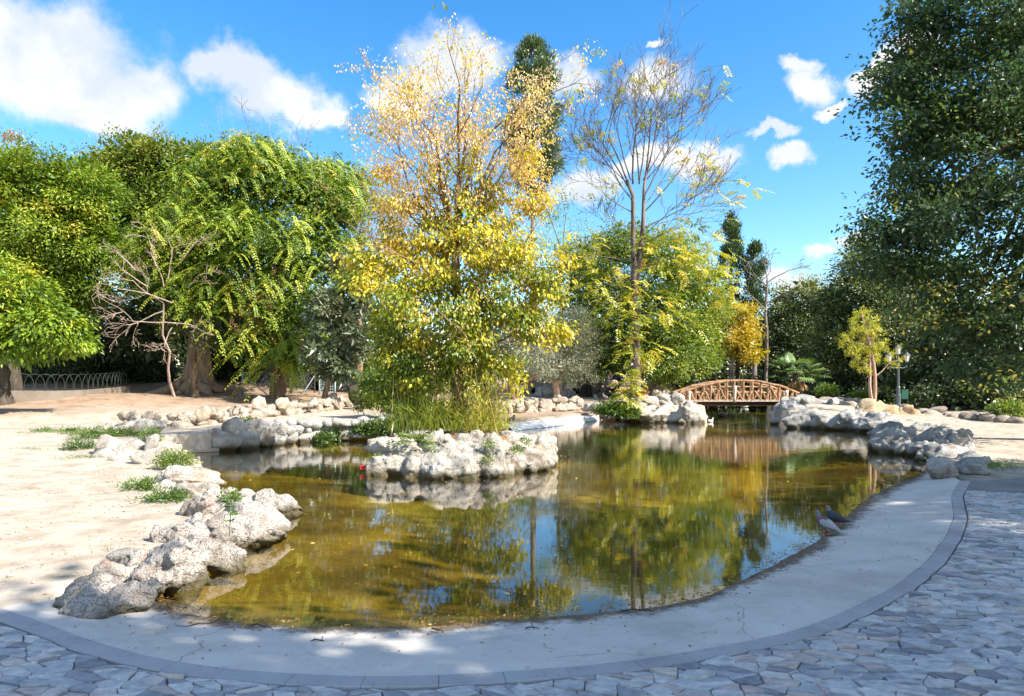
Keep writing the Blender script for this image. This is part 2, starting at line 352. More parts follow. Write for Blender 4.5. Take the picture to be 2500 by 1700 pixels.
for x, y, z, s in [(-16, 22, .85, .6), (-13, 22, .8, .4), (-20, 27, 1.25, .9), (-16, 27.5, 1.25, .9), (-24, 40, 2.2, 1), (-15, 38, 1.9, 1), (-12, 30, 1.1, .8), (-10, 27, .85, .6), (-8, 25.5, .62, .3), (-11, 24, .7, .3),
                   (-9, 33, 1.2, 1), (-5, 33, 1.0, 1), (-3, 28, .7, .8), (-6, 24, .53, .1), (-3, 24, .52, .1), (-1, 25, .5, .1), (-4, 40, 1.3, 1), (0, 31, .75, .3), (2.5, 36, .65, .1), (5, 38, .68, .1),
                   (2, 29, .42, .6), (0.5, 27, .36, .5), (4, 30.5, .45, .5), (6.5, 36, .85, .3), (8, 45, 1.0, .6), (2, 48, 1.1, .8), (-10, 55, 2.2, 1), (5, 60, 1.4, 1), (-30, 20, 1.4, .8), (-45, 40, 3, 1),
                   (-30, 10, .8, .2), (-20, 12, .5, .2), (6.6, 31, .85, .3), (7.2, 33.5, .85, .3),
                   (13, 29, .75, .2), (13.5, 34, .7, .5), (15, 27, .55, .15), (14, 25, .45, .1), (16.5, 34, .45, .7), (17, 26, .42, .2), (14.5, 22, .38, .1), (16, 22.5, .38, .3), (13, 18, .25, .25), (11.5, 14.5, .17, .2), (10.3, 17.5, .22, .1),
                   (19, 24, .6, 1), (22, 30, .8, 1), (30, 25, .9, 1), (28, 40, 1.2, 1), (20, 15, .3, .5), (30, 8, .3, .5), (16, 60, 1.2, 1), (35, 60, 1.6, 1), (60, 30, 2, 1), (0, 100, 3, 1), (-60, 90, 5, 1), (60, 90, 4, 1), (0, -15, 0, .2), (40, -15, .1, .3), (-40, -15, .1, .3)]:
    CT.append((x, y, z, s))
for p in APRON_TOP: CT.append((p.x + .15, p.y + .35, p.z + .03, .4)); CT.append((p.x + .2, p.y + .9, p.z + .09, .6))
CT = np.array(CT)
def idw(X, Y):
    num = np.zeros(X.shape); ns = np.zeros(X.shape); den = np.zeros(X.shape)
    for x, y, z, s in CT:
        w = 1.0 / ((X - x) ** 2 + (Y - y) ** 2 + 0.6) ** 1.6
        num += w * z; ns += w * s; den += w
    return num / den, ns / den
cut = kerb_w[2:] + [gp(*p) for p in FARR] + chan + [gp(*p) for p in LEFT[:2]] + APRON_TOP + [gp(*p) for p in LEFT[6:-3]] + [gp(430, 1400), gp(330, 1440), gp(230, 1470)]
def axis(a0, a1, fine0, fine1, d, g=1.16):
    f = list(np.arange(fine0, fine1 + 1e-6, d)); s = d; x = f[-1]
    while x < a1: s *= g; x += s; f.append(x)
    s = d; x = f[0]; lo = []
    while x > a0: s *= g; x -= s; lo.append(x)
    return np.array(lo[::-1] + f)
gx = axis(-160, 160, -13, 17, 0.22); gy = axis(-40, 320, 2.5, 36, 0.22)
GX, GY = np.meshgrid(gx, gy, indexing='xy')
GZ, GS = idw(GX, GY)
GN = vnoise(GX, GY, 0.9, 3.1, 3)
near_flat = np.clip((GY - 9) / 6, 0.25, 1)
GZ = GZ + GN * 0.035 * near_flat
ins = inside(cut, GX, GY)
GZ = np.where(ins, -0.75, GZ)
nx, ny = len(gx), len(gy)
ii = (np.arange(ny - 1)[:, None] * nx + np.arange(nx - 1)[None, :])
Q = np.stack([ii, ii + 1, ii + nx + 1, ii + nx], -1).reshape(-1, 4)
def ground_z(x, y):
    """terrain height at one spot (outside the pond)"""
    z, _ = idw(np.array([float(x)]), np.array([float(y)]))
    return float(z[0])

m, N = newmat('sandy_ground'); P = pos(N)
soil = N.add('ShaderNodeAttribute', dict(attribute_name='soil')).outputs['Fac']
big = N.noise(P, 0.8, 5, 0.6)
sand = N.ramp(N.noise(P, 2.6, 7, 0.6), [(0.3, (0.29, 0.24, 0.185)), (0.5, (0.41, 0.355, 0.285)), (0.7, (0.50, 0.445, 0.37))])
red = N.ramp(N.noise(P, 1.7, 7, 0.65), [(0.3, (0.20, 0.125, 0.08)), (0.5, (0.31, 0.215, 0.145)), (0.72, (0.38, 0.28, 0.20))])
k = N.mapr(N.math('ADD', soil, N.math('MULTIPLY', N.math('SUBTRACT', big, 0.5), 0.5)), 0.15, 0.7)
c = N.mixc(k, sand, red)
peb = N.noise(P, 55.0, 5, 0.7)
c = N.mixc(N.mapr(peb, 0.58, 0.72, 0, 0.45), c, (0.30, 0.24, 0.18))
c = N.mixc(N.mapr(N.noise(P, 34.0, 3, 0.6), 0.62, 0.72, 0, 0.5), c, (0.55, 0.51, 0.45))
c = N.mixc(N.mapr(N.noise(P, 5.0, 5, 0.7), 0.55, 0.74, 0, 0.45), c, (0.30, 0.225, 0.155))
c = N.mixc(N.mapr(N.noise(P, 90.0, 3, 0.7), 0.60, 0.68, 0, 0.6), c, (0.17, 0.13, 0.10))
finish(N, c, 0.95, N.math('ADD', N.noise(P, 6.0, 5), N.math('MULTIPLY', peb, 0.35)), 0.6, 0.03, 0.1)
ground = link('ground', mesh_np('ground', np.stack([GX, GY, GZ], -1).reshape(-1, 3), Q, {'soil': GS.ravel()}, smooth=True), m)
tag(ground, 'pale sandy earth round the pond rising into reddish soil under the trees', kind='structure')

# ------------------------------------------------------------------ pond bed
bx = np.arange(-9.5, 25.5, 0.28); by = np.arange(4.0, 49.0, 0.28)
BX, BY = np.meshgrid(bx, by); dd = polydist(poly_w, BX, BY); inn = inside(poly_w, BX, BY)
BZ = np.where(inn, -0.13 - 0.30 * np.clip(dd / 3.0, 0, 1), -0.13 - 0.0 * dd) + 0.05 * vnoise(BX, BY, 0.7, 8.0, 3)
keep = inn | (dd < 0.7)
nbx = len(bx); jj = (np.arange(len(by) - 1)[:, None] * nbx + np.arange(nbx - 1)[None, :])
kq = keep[:-1, :-1] & keep[1:, :-1] & keep[:-1, 1:] & keep[1:, 1:]
Qb = np.stack([jj, jj + 1, jj + nbx + 1, jj + nbx], -1)[kq]
m, N = newmat('pond_bed_algae_dapple'); P = pos(N)
c = N.ramp(N.noise(P, 0.45, 6, 0.62), [(0.34, (0.045, 0.032, 0.010)), (0.48, (0.10, 0.070, 0.014)), (0.60, (0.20, 0.145, 0.024)), (0.72, (0.38, 0.29, 0.06))])  # algae tones, contrast raised to stand for sunlit and shaded patches
c = N.mixc(N.mapr(N.noise(P, 14.0, 5, 0.7), 0.55, 0.7, 0, 0.7), c, (0.09, 0.065, 0.022))
c = N.mixc(N.mapr(N.noise(P, 30.0, 4, 0.7), 0.62, 0.70, 0, 0.6), c, (0.55, 0.48, 0.26))
finish(N, c, 0.9, N.noise(P, 5.0, 5), 0.5, 0.05, 0.1)
bed = link('pond_bed', mesh_np('pond_bed', np.stack([BX, BY, BZ], -1).reshape(-1, 3), Qb, smooth=True), m)
tag(bed, 'olive brown algae covered bed with sun and shade patches in its colour seen through the shallow pond water', kind='structure')

# ------------------------------------------------------------------ water
def expand(poly, d):
    P = np.array([[p[0], p[1]] for p in poly]); n = len(P); out = []
    area = 0.5 * np.sum(P[:, 0] * np.roll(P[:, 1], -1) - np.roll(P[:, 0], -1) * P[:, 1]); sg = 1 if area > 0 else -1
    for i in range(n):
        t = P[(i + 1) % n] - P[i - 1]; t /= np.linalg.norm(t) + 1e-9
        out.append(P[i] + sg * d * np.array([t[1], -t[0]]))
    return out
def fill(name, pts, z):
    """clean flat sheet over an outline"""
    from mathutils.geometry import delaunay_2d_cdt
    n = len(pts); vo, _, fo, _, _, _ = delaunay_2d_cdt([Vector((p[0], p[1])) for p in pts], [], [list(range(n))], 1, 1e-4)
    tri = []
    for f in fo:
        for k in range(1, len(f) - 1): tri.append((f[0], f[k], f[k + 1]))
    V = np.array([(v.x, v.y, z) for v in vo]); T = np.array(tri)
    a = V[T[:, 1]] - V[T[:, 0]]; b = V[T[:, 2]] - V[T[:, 0]]; neg = a[:, 0] * b[:, 1] - a[:, 1] * b[:, 0] < 0; T[neg] = T[neg][:, ::-1]
    return mesh_np(name, V, T)
me = fill('water', expand(poly_w, 0.22), 0.0)
m, N = newmat('pond_water'); P = pos(N)
sy = N.add('ShaderNodeSeparateXYZ', ins={0: P}).outputs[1]
w1 = N.noise(N.add('ShaderNodeMapping', ins={0: P, 3: (0.9, 1.6, 1)}).outputs[0], 2.2, 2, 0.5)
w2 = N.noise(N.add('ShaderNodeMapping', ins={0: P, 3: (1.0, 2.4, 1)}).outputs[0], 7.0, 3, 0.55)
hgt = N.math('ADD', w1, N.math('MULTIPLY', w2, 0.28))
amp = N.mapr(sy, 8.0, 22.0, 0.0008, 0.0030)
hh = N.math('MULTIPLY', hgt, amp)
b = N.add('ShaderNodeBump', ins={'Height': hh, 'Strength': 1.0, 'Distance': 1.0})
cosi = N.math('ABSOLUTE', N.vmath('DOT_PRODUCT', N.add('ShaderNodeNewGeometry').outputs['Incoming'], b.outputs[0]))
fres = N.math('MULTIPLY_ADD', N.math('POWER', N.math('SUBTRACT', 1.0, cosi, clamp=True), 4.5), 0.955, 0.045)      # Schlick, the same from above and below
tr = N.add('ShaderNodeBsdfTransparent', ins={'Color': (0.95, 0.90, 0.62, 1)})
gl = N.add('ShaderNodeBsdfGlossy', ins={'Color': (1, 1, 1, 1), 'Roughness': 0.015, 'Normal': b.outputs[0]})
mx = N.add('ShaderNodeMixShader', ins={0: fres, 1: tr.outputs[0], 2: gl.outputs[0]})
o = N.add('ShaderNodeOutputMaterial'); N.l.new(mx.outputs[0], o.inputs[0])
water = link('water', me, m); tag(water, 'still greenish brown pond water mirroring the trees', kind='structure')

# ------------------------------------------------------------------ concrete rim between kerb and water
def concrete(name, base, wet=True, crack=True):
    m, N = newmat(name); P = pos(N)
    n = N.noise(P, 1.6, 7, 0.62)
    c = N.ramp(n, [(0.3, tuple(x * 0.80 for x in base)), (0.5, base), (0.72, tuple(min(x * 1.16, .9) for x in base))])
    c = N.mixc(N.mapr(N.noise(P, 7.0, 6, 0.7), 0.54, 0.72, 0, 0.45), c, tuple(x * 0.55 for x in base))
    c = N.mixc(N.mapr(N.noise(P, 0.55, 6, 0.68), 0.52, 0.70, 0, 0.5), c, (base[0] * .70, base[1] * .66, base[2] * .58))
    sp = N.noise(P, 46.0, 4, 0.6)
    c = N.mixc(N.mapr(sp, 0.63, 0.70, 0, 0.6), c, (0.16, 0.13, 0.10))
    hgt = N.math('ADD', N.noise(P, 10.0, 6), N.math('MULTIPLY', sp, 0.3))
    if crack:
        ck = N.add('ShaderNodeTexVoronoi', dict(feature='DISTANCE_TO_EDGE'), {'Vector': N.vmath('ADD', P, N.vmath('SCALE', N.noise(P, 1.4, 4, 0.55, 'Color'), scale=0.5)), 'Scale': 0.42})
        cr = N.math('MULTIPLY', N.mapr(ck.outputs['Distance'], 0.0, 0.0035, 1, 0), N.mapr(N.noise(P, 0.7, 2), 0.48, 0.58))
        c = N.mixc(N.math('MULTIPLY', cr, 0.5), c, (0.10, 0.085, 0.07)); hgt = N.math('SUBTRACT', hgt, cr)
    if wet:
        z = N.add('ShaderNodeSeparateXYZ', ins={0: P}).outputs[2]
        zz = N.math('ADD', z, N.math('MULTIPLY', N.math('SUBTRACT', N.noise(P, 3.2, 8, 0.75), 0.5), 0.062))
        c = N.mixc(N.mapr(zz, 0.006, 0.022, 0.92, 0.0), c, (0.13, 0.10, 0.065))
        bed_tone = N.ramp(N.noise(P, 0.45, 6, 0.62), [(0.34, (0.07, 0.05, 0.015)), (0.48, (0.12, 0.085, 0.02)), (0.60, (0.20, 0.145, 0.03)), (0.72, (0.38, 0.29, 0.06))])  # bed colours again, sun and shade patches included
        c = N.mixc(N.mapr(zz, -0.09, -0.005, 0.95, 0.0), c, bed_tone)
        c = N.mixc(N.math('MULTIPLY', N.mapr(N.noise(P, 26.0, 5, 0.7), 0.56, 0.66), N.mapr(z, 0.005, 0.045, 0.75, 0)), c, (0.09, 0.055, 0.03))
    finish(N, c, 0.9, hgt, 0.35, 0.02, 0.15)
    return m
M_RIM = concrete('rim_concrete', (0.56, 0.535, 0.49))
NS = 150
kin = smooth(resample(kerb_w[2:], NS), 4); wl = smooth(resample(near_w, NS), 2)
rows = []
dirv = wl - kin; dl = np.linalg.norm(dirv[:, :2], axis=1, keepdims=True); du = dirv / np.maximum(dl, 0.05)
lastin = np.array([t for t in np.linspace(0, 1, NS)])
for t, z in [(0.0, KZ - 0.004), (0.15, 0.105), (0.35, 0.075), (0.6, 0.042), (0.82, 0.018), (1.0, 0.0)]:
    R = kin + dirv * t; R[:, 2] = z + (0.004 * np.array([mnoise.noise(Vector((p[0] * 3, p[1] * 3, 5))) for p in R]) if t > 0 else 0); rows.append(R)
for dist, z in [(0.18, -0.025), (0.45, -0.07), (0.9, -0.15), (1.1, -0.30)]:
    R = wl + du * dist * np.clip(np.minimum(lastin, 1 - lastin) * 12, 0.15, 1)[:, None]; R[:, 2] = z; rows.append(R)
V = np.concatenate(rows); q = (np.arange(len(rows) - 1)[:, None] * NS + np.arange(NS - 1)[None, :])
rim = link('pond_rim', mesh_np('pond_rim', V, np.stack([q, q + 1, q + NS + 1, q + NS], -1).reshape(-1, 4)[:, ::-1], smooth=True), M_RIM)
tag(rim, 'smooth grey concrete apron sloping from the kerb down into the water', kind='structure')

# ------------------------------------------------------------------ kerb: one stone after another
M_KERB = concrete('kerb_concrete', (0.37, 0.37, 0.375), wet=False, crack=False)
kp = smooth(resample(kerb_w, 260), 3); kd = np.r_[0, np.cumsum(np.linalg.norm(np.diff(kp, axis=0), axis=1))]
kt = np.gradient(kp[:, :2], axis=0); kt /= np.linalg.norm(kt, axis=1, keepdims=True); kn = np.stack([kt[:, 1], -kt[:, 0]], -1)   # outward, away from the water
kerb = thing('kerb', kp[100], 'low flush kerb of grey concrete stones round the near pond edge', None); kerb['kind'] = 'structure'
KW = 0.135
def kerb_at(s, off):
    x = np.interp(s, kd, kp[:, 0]); y = np.interp(s, kd, kp[:, 1]); a = np.interp(s, kd, kn[:, 0]); b = np.interp(s, kd, kn[:, 1]); l = math.hypot(a, b)
    return x + a / l * off, y + b / l * off
s = 0.0; r2 = random.Random(3)
while s < kd[-1] - 0.2:
    ln = r2.uniform(0.30, 0.44); e = min(s + ln, kd[-1]); g = Geo(); za = KZ + r2.uniform(-0.001, 0.002)
    V = []
    for ss in np.linspace(s + 0.0016, e - 0.0016, 4):
        for off, dz in ((0.002, -0.2), (0.002, -0.006), (0.006, 0.0), (KW - 0.006, 0.0), (KW, -0.006), (KW, -0.2)):
            x, y = kerb_at(ss, off); V.append((x, y, za + dz))
    V = np.array(V); a = np.arange(3)[:, None] * 6 + np.arange(5)[None, :]
    Qk = np.stack([a, a + 6, a + 7, a + 1], -1).reshape(-1, 4)
    ends = [[0, 1, 2, 3], [0, 3, 4, 5], [18, 21, 20, 19], [18, 23, 22, 21]]
    g.add(V, np.vstack([Qk, ends])); g.obj('kerb_stone', M_KERB, kerb, smooth=False); s = e
# ------------------------------------------------------------------ crazy paving outside the kerb
M_MORTAR = concrete('paving_mortar', (0.24, 0.235, 0.23), wet=False, crack=False)
ko = np.array([kerb_at(t, KW + 0.004) for t in np.linspace(0, kd[-1], 120)])
pave_poly = [tuple(p) for p in ko] + [(8.6, 11.6), (11.5, 11.2), (15, 9.5), (15, 1.5), (-9, 1.5), (-9.5, 4.5)]
me = fill('paving', pave_poly, 0.098)
paving = link('paving', me, M_MORTAR); tag(paving, 'crazy paving of split grey slate set in mortar', kind='structure')
def slatemat():
    m, N = newmat('slate_paving'); P = pos(N)
    isl = N.add('ShaderNodeAttribute', dict(attribute_name='tint')).outputs['Fac']
    c = N.ramp(isl, [(0.0, (0.25, 0.26, 0.28)), (0.3, (0.40, 0.405, 0.425)), (0.6, (0.53, 0.53, 0.525)), (0.84, (0.58, 0.57, 0.55)), (0.94, (0.50, 0.42, 0.39)), (1.0, (0.54, 0.49, 0.43))], 'LINEAR')
    n = N.noise(N.add('ShaderNodeMapping', ins={0: P, 3: (1.0, 1.6, 1)}).outputs[0], 13.0, 7, 0.66)
    c = N.mixc(1.0, c, N.ramp(n, [(0.28, (0.62, 0.62, 0.64)), (0.5, (1, 1, 1)), (0.72, (1.35, 1.32, 1.28))]), 'MULTIPLY')
    c = N.mixc(N.mapr(N.noise(P, 6.0, 5, 0.65), 0.58, 0.75, 0, 0.4), c, (0.40, 0.34, 0.28))
    finish(N, c, 0.85, N.noise(P, 17.0, 7, 0.66), 0.75, 0.03, 0.25)
    return m
M_SLATE = slatemat()
r3 = random.Random(11)
ax, ay = 0.160, 0.096; ang = math.radians(-14); ca, sa = math.cos(ang), math.sin(ang)
seeds = {}
def seed(i, j):
    if (i, j) not in seeds:
        q = random.Random(i * 7919 + j * 104729 + 5)
        seeds[(i, j)] = ((i + 0.5 * (j & 1) + q.uniform(-.46, .46)), (j + q.uniform(-.46, .46)))
    return seeds[(i, j)]
stones = []
for i in range(-60, 90):
    for j in range(-10, 120):
        u, v = seed(i, j); x = u * ax * ca - v * ay * sa; y = u * ax * sa + v * ay * ca
        if y < 3.0 or y > 12 or abs(x) > 0.8 * y + 1.3: continue
        pl = [(-1.6, -1.6), (1.6, -1.6), (1.6, 1.6), (-1.6, 1.6)]
        for di in range(-2, 3):
            for dj in range(-2, 3):
                if di == 0 and dj == 0: continue
                a, b = seed(i + di, j + dj); nxv, nyv = a - u, b - v; hl = (nxv * nxv + nyv * nyv) / 2
                out = []
                for k2 in range(len(pl)):
                    p, qv = pl[k2], pl[(k2 + 1) % len(pl)]; dp = p[0] * nxv + p[1] * nyv - hl; dq = qv[0] * nxv + qv[1] * nyv - hl
                    if dp <= 0: out.append(p)
                    if dp * dq < 0: t = dp / (dp - dq); out.append((p[0] + t * (qv[0] - p[0]), p[1] + t * (qv[1] - p[1])))
                pl = out
                if not pl: break
            if not pl: break
        if len(pl) < 3: continue
        W2 = [((u + a) * ax * ca - (v + b) * ay * sa, (u + a) * ax * sa + (v + b) * ay * ca) for a, b in pl]
        stones.append((x, y, W2))
C = np.array([(s_[0], s_[1]) for s_ in stones])
ok = inside(pave_poly, C[:, 0], C[:, 1]); kd2 = np.array([np.min(np.hypot(ko[:, 0] - a, ko[:, 1] - b)) for a, b in C])
stones = [s_ for s_, o_, d_ in zip(stones, ok, kd2) if o_ or d_ < 0.10]
def clipk(poly):
    return poly
built = []
kf = resample([(a, b, 0) for a, b in ko], 1500)[:, :2]; kft = np.gradient(kf, axis=0); kft /= np.linalg.norm(kft, axis=1, keepdims=True); kfn = np.stack([kft[:, 1], -kft[:, 0]], -1)
split = []
for x, y, pl in stones:
    n = len(pl)
    if n >= 5 and r3.random() < 0.5:
        i = r3.randrange(n); j = (i + n // 2) % n; i, j = min(i, j), max(i, j)
        a = pl[i:j + 1]; b = pl[j:] + pl[:i + 1]
        for q in (a, b):
            if len(q) >= 3: split.append((sum(p[0] for p in q) / len(q), sum(p[1] for p in q) / len(q), q))
    else: split.append((x, y, pl))
for x, y, pl in split:
    cx = sum(p[0] for p in pl) / len(pl); cy = sum(p[1] for p in pl) / len(pl); gap = r3.uniform(0.93, 0.985)
    ring = []
    for k2 in range(len(pl)):
        p, qv = pl[k2], pl[(k2 + 1) % len(pl)]
        if math.hypot(p[0] - qv[0], p[1] - qv[1]) < 0.012: continue
        ring.append((cx + (p[0] - cx) * gap, cy + (p[1] - cy) * gap))
        L = math.hypot(p[0] - qv[0], p[1] - qv[1])
        if L > 0.055:
            t = r3.uniform(0.35, 0.65); jx, jy = r3.uniform(-.011, .011), r3.uniform(-.011, .011)
            ring.append((cx + (p[0] * (1 - t) + qv[0] * t - cx) * gap + jx, cy + (p[1] * (1 - t) + qv[1] * t - cy) * gap + jy))
    if min(np.hypot(ko[:, 0] - cx, ko[:, 1] - cy)) < 0.22:
        RA = np.array(ring); io = inside(pave_poly, RA[:, 0], RA[:, 1])
        if not io.any(): continue
        for k2 in range(len(ring)):
            dk = np.hypot(kf[:, 0] - RA[k2, 0], kf[:, 1] - RA[k2, 1]); j = int(np.argmin(dk))
            if not io[k2] or dk[j] < .012: ring[k2] = tuple(kf[j] + kfn[j] * .012)
        ar = sum(ring[q][0] * ring[(q + 1) % len(ring)][1] - ring[(q + 1) % len(ring)][0] * ring[q][1] for q in range(len(ring))) / 2
        if abs(ar) < .0012: continue
        cx = sum(p[0] for p in ring) / len(ring); cy = sum(p[1] for p in ring) / len(ring)
    if len(ring) < 3: continue
    n = len(ring); tx, ty = r3.gauss(0, 0.045), r3.gauss(-0.02, 0.05); z0 = 0.114 + r3.uniform(-0.006, 0.010)
    top = [(a + (cx - a) * 0.025, b + (cy - b) * 0.025, z0 + (a - cx) * tx + (b - cy) * ty + r3.uniform(-.0015, .0015)) for a, b in ring]
    mid = [(a, b, z0 - 0.004 + (a - cx) * tx + (b - cy) * ty) for a, b in ring]
    low = [(a, b, 0.085) for a, b in ring]
    V = np.array([(cx, cy, z0 + 0.001)] + top + mid + low)
    T = []
    for k2 in range(n):
        k3 = (k2 + 1) % n
        T.append((0, 1 + k2, 1 + k3))
        for o_ in (0, n):
            a, b, c_, d_ = 1 + o_ + k2, 1 + o_ + n + k2, 1 + o_ + n + k3, 1 + o_ + k3
            T += [(a, b, c_), (a, c_, d_)]
    sh = math.hypot(*ring[0])
    built.append((y - 0.0 if abs(x) < 0.76 * y and y > 3.5 else 99 + y, V, np.array(T), r3.random()))
built.sort(key=lambda b_: b_[0])
rv, rf, rt, nn = [], [], [], 0
for k2, (key, V, T, tint) in enumerate(built):
    if k2 < 300:
        link('paving_stone', mesh_np('paving_stone', V, T, {'tint': np.full(len(V), tint)}), M_SLATE, paving)
    else:
        rv.append(V); rf.append(T + nn); nn += len(V); rt.append(np.full(len(V), tint))
rest = link('paving_stone', mesh_np('paving_rest', np.vstack(rv), np.vstack(rf), {'tint': np.concatenate(rt)}), M_SLATE, paving)
rest['kind'] = 'stuff'
# ------------------------------------------------------------------ rocks
def fuse(name, parts, voxel, mat, parent, amp=0.05, sc=2.2, pit=0.02, seed=1.0):
    """one continuous weathered mass out of overlapping lumps; a part of its parent"""
    g = []; bm = bmesh.new()
    for o in parts:
        M = wmat(o); tmp = o.data.copy(); tmp.transform(M); bm.from_mesh(tmp); bpy.data.meshes.remove(tmp)
    me = bpy.data.meshes.new(name); bm.to_mesh(me); bm.free()
    t = bpy.data.objects.new('tmp_fuse', me); COL.objects.link(t)
    md = t.modifiers.new('r', 'REMESH'); md.mode = 'VOXEL'; md.voxel_size = voxel
    s2 = t.modifiers.new('s', 'SMOOTH'); s2.iterations = 2; s2.factor = 0.5
    dg = bpy.context.evaluated_depsgraph_get(); ev = t.evaluated_get(dg); out = bpy.data.meshes.new_from_object(ev)
    bpy.data.objects.remove(t); 
    for o in parts: bpy.data.objects.remove(o)
    n = len(out.vertices); ed = np.empty(len(out.edges) * 2, np.int32); out.edges.foreach_get('vertices', ed); ed = ed.reshape(-1, 2); lab = np.arange(n)
    while True:
        old = lab.copy(); np.minimum.at(lab, ed[:, 0], lab[ed[:, 1]]); np.minimum.at(lab, ed[:, 1], lab[ed[:, 0]]); lab = lab[lab]
        if (lab == old).all(): break
    co = np.empty(n * 3, np.float32); no = np.empty(n * 3, np.float32); out.vertices.foreach_get('co', co); out.vertex_normals.foreach_get('vector', no)
    co = co.reshape(-1, 3); no = no.reshape(-1, 3); dsp = np.empty(n)
    for i in range(n):
        p = Vector(co[i]) ; q = Vector((p.x * sc + seed, p.y * sc, p.z * sc * 1.3))
        a = 1 - abs(mnoise.noise(q)) * 2; b = 1 - abs(mnoise.noise(q * 2.3 + Vector((7, 3, 1)))) * 2; c = mnoise.noise(q * 6.0); d = abs(mnoise.noise(q * 11.0))
        dsp[i] = amp * (0.55 * -max(a, .55) + .55 * .7 + 0.28 * (0.4 - b) + .22 * c) - pit * max(0, d - .22) * 3
    co += no * dsp[:, None].astype(np.float32)
    out.vertices.foreach_set('co', co.ravel()); out.polygons.foreach_set('use_smooth', np.ones(len(out.polygons), bool)); out.update(); out.name = name
    ids, cnt = np.unique(lab, return_counts=True); order = np.argsort(-cnt); fv = np.empty(len(out.loops), np.int32); out.loops.foreach_get('vertex_index', fv); fv = fv.reshape(-1, 4)
    for q, k in enumerate(order):
        if cnt[k] < 40: continue
        sel = np.where(lab == ids[k])[0]; mp = np.full(n, -1); mp[sel] = np.arange(len(sel))
        link(name if q == 0 else 'rock', mesh_np(name, co[sel], mp[fv[lab[fv[:, 0]] == ids[k]]], smooth=True), mat, parent)
    bpy.data.meshes.remove(out)
def rock_mesh(seed, sub, lump=0.30, cuts=6, fine=0.05, name='rock'):
    bm = bmesh.new(); bmesh.ops.create_icosphere(bm, subdivisions=sub, radius=1.0)
    r = random.Random(seed); o = Vector((seed * 3.17, seed * 1.3, -seed * 2.1))
    pl = []
    for _ in range(cuts):
        nrm = Vector((r.gauss(0, 1), r.gauss(0, 1), r.gauss(0, 0.8))).normalized(); pl.append((nrm, r.uniform(0.52, 0.86)))
    for v in bm.verts:
        d = v.co.normalized()
        k = 1 + lump * mnoise.noise(d * 1.5 + o) + lump * 0.5 * mnoise.noise(d * 3.3 + o) + fine * mnoise.noise(d * 8 + o)
        if sub >= 4: k += fine * 0.7 * mnoise.noise(d * 17 + o)
        p = d * k
        for nrm, off in pl:
            e = p.dot(nrm) - off
            if e > 0: p -= nrm * e * 0.93
        v.co = p
    for f in bm.faces: f.smooth = True
    me = bpy.data.meshes.new(name); bm.to_mesh(me); bm.free()
    return me
UNIT = {}
def unit(kind, mat, i):
    key = (kind, mat.name, i)
    if key not in UNIT:
        sub, lump, cuts, fine = {'small': (2, 0.26, 10, 0.07), 'mid': (3, 0.34, 11, 0.08), 'big': (4, 0.42, 10, 0.085), 'round': (3, 0.16, 1, 0.04)}[kind]
        me = rock_mesh(i * 13 + len(kind) + 1, sub, lump, cuts, fine); me.materials.append(mat); UNIT[key] = me
    return UNIT[key]
rk_r = random.Random(21)
def put_rock(parent, c, radii, mat, kind='mid', name='rock', rz=None, tilt=0.25):
    me = unit(kind, mat, rk_r.randrange(8))
    o = bpy.data.objects.new(name, me); COL.objects.link(o)
    o.parent = parent
    if parent is not None: o.matrix_parent_inverse = wmat(parent).inverted()
    o.location = c; o.scale = radii
    o.rotation_euler = (rk_r.uniform(-tilt, tilt), rk_r.uniform(-tilt, tilt), rk_r.uniform(-.5, .5) + rk_r.choice((0, math.pi)) if rz is None else rz)
    return o
def rk(parent, px, top, base, wpx, zb=0.0, Y=None, depth=0.9, mat=None, kind='mid', name='rock', sink=0.25):
    """a rock that fills width wpx between rows top and base of the photo, standing on height zb (or at distance Y)"""
    if Y is None: Y = F * (H - zb) / (base - HY)
    s = Y / F; w = wpx * s / 2; h = (base - top) * s
    rx = w * 1.36; ry = max(w * depth * 1.15, 0.12); rz_ = h * (0.5 + sink * 0.5) * 1.36
    c = Vector(((px - CX) * s, Y + ry * 0.75, H - (top - HY) * s - rz_ * 0.80))
    return put_rock(parent, c, (rx, ry, rz_), mat or M_ROCK, kind, name)

# island of pale boulders
isl = thing('rock_island', (-0.7, 13.8, 0), 'low island of pale pitted boulders carrying the yellow tree in mid pond', 'rock island')
for a in [(955, 1103, 1160, 100), (922, 1118, 1163, 62), (948, 1072, 1112, 92), (1060, 1068, 1120, 92), (1142, 1064, 1118, 96), (1052, 1108, 1168, 84),
          (1103, 1098, 1168, 104), (1162, 1103, 1164, 94), (1207, 1066, 1115, 56), (1216, 1103, 1163, 64), (1250, 1092, 1156, 66),
          (1286, 1082, 1142, 62), (1316, 1116, 1144, 36), (1005, 1125, 1166, 60), (1135, 1125, 1168, 60), (1195, 1130, 1166, 50)]:
    rk(isl, *a[:4], zb=0.0 if a[2] > 1130 else 0.30, mat=M_ROCKG if a[0] == 1286 else M_ROCK, kind='big', depth=0.8, Y=None if a[2] > 1130 else 13.2)
for a in [(1235, 1058, 1092, 66), (1280, 1060, 1096, 64), (1000, 1062, 1090, 50), (1045, 1056, 1080, 44), (1120, 1054, 1080, 50)]:
    rk(isl, *a, Y=13.9, mat=M_ROCK, kind='mid')
for x, y, r in [(-2.2, 15.2, .7), (-1.2, 15.9, .8), (-0.2, 15.8, .7), (0.4, 15.0, .6), (-2.4, 14.2, .5)]:
    put_rock(isl, (x, y, 0.05), (r, r * .8, .42), M_ROCK, 'mid')
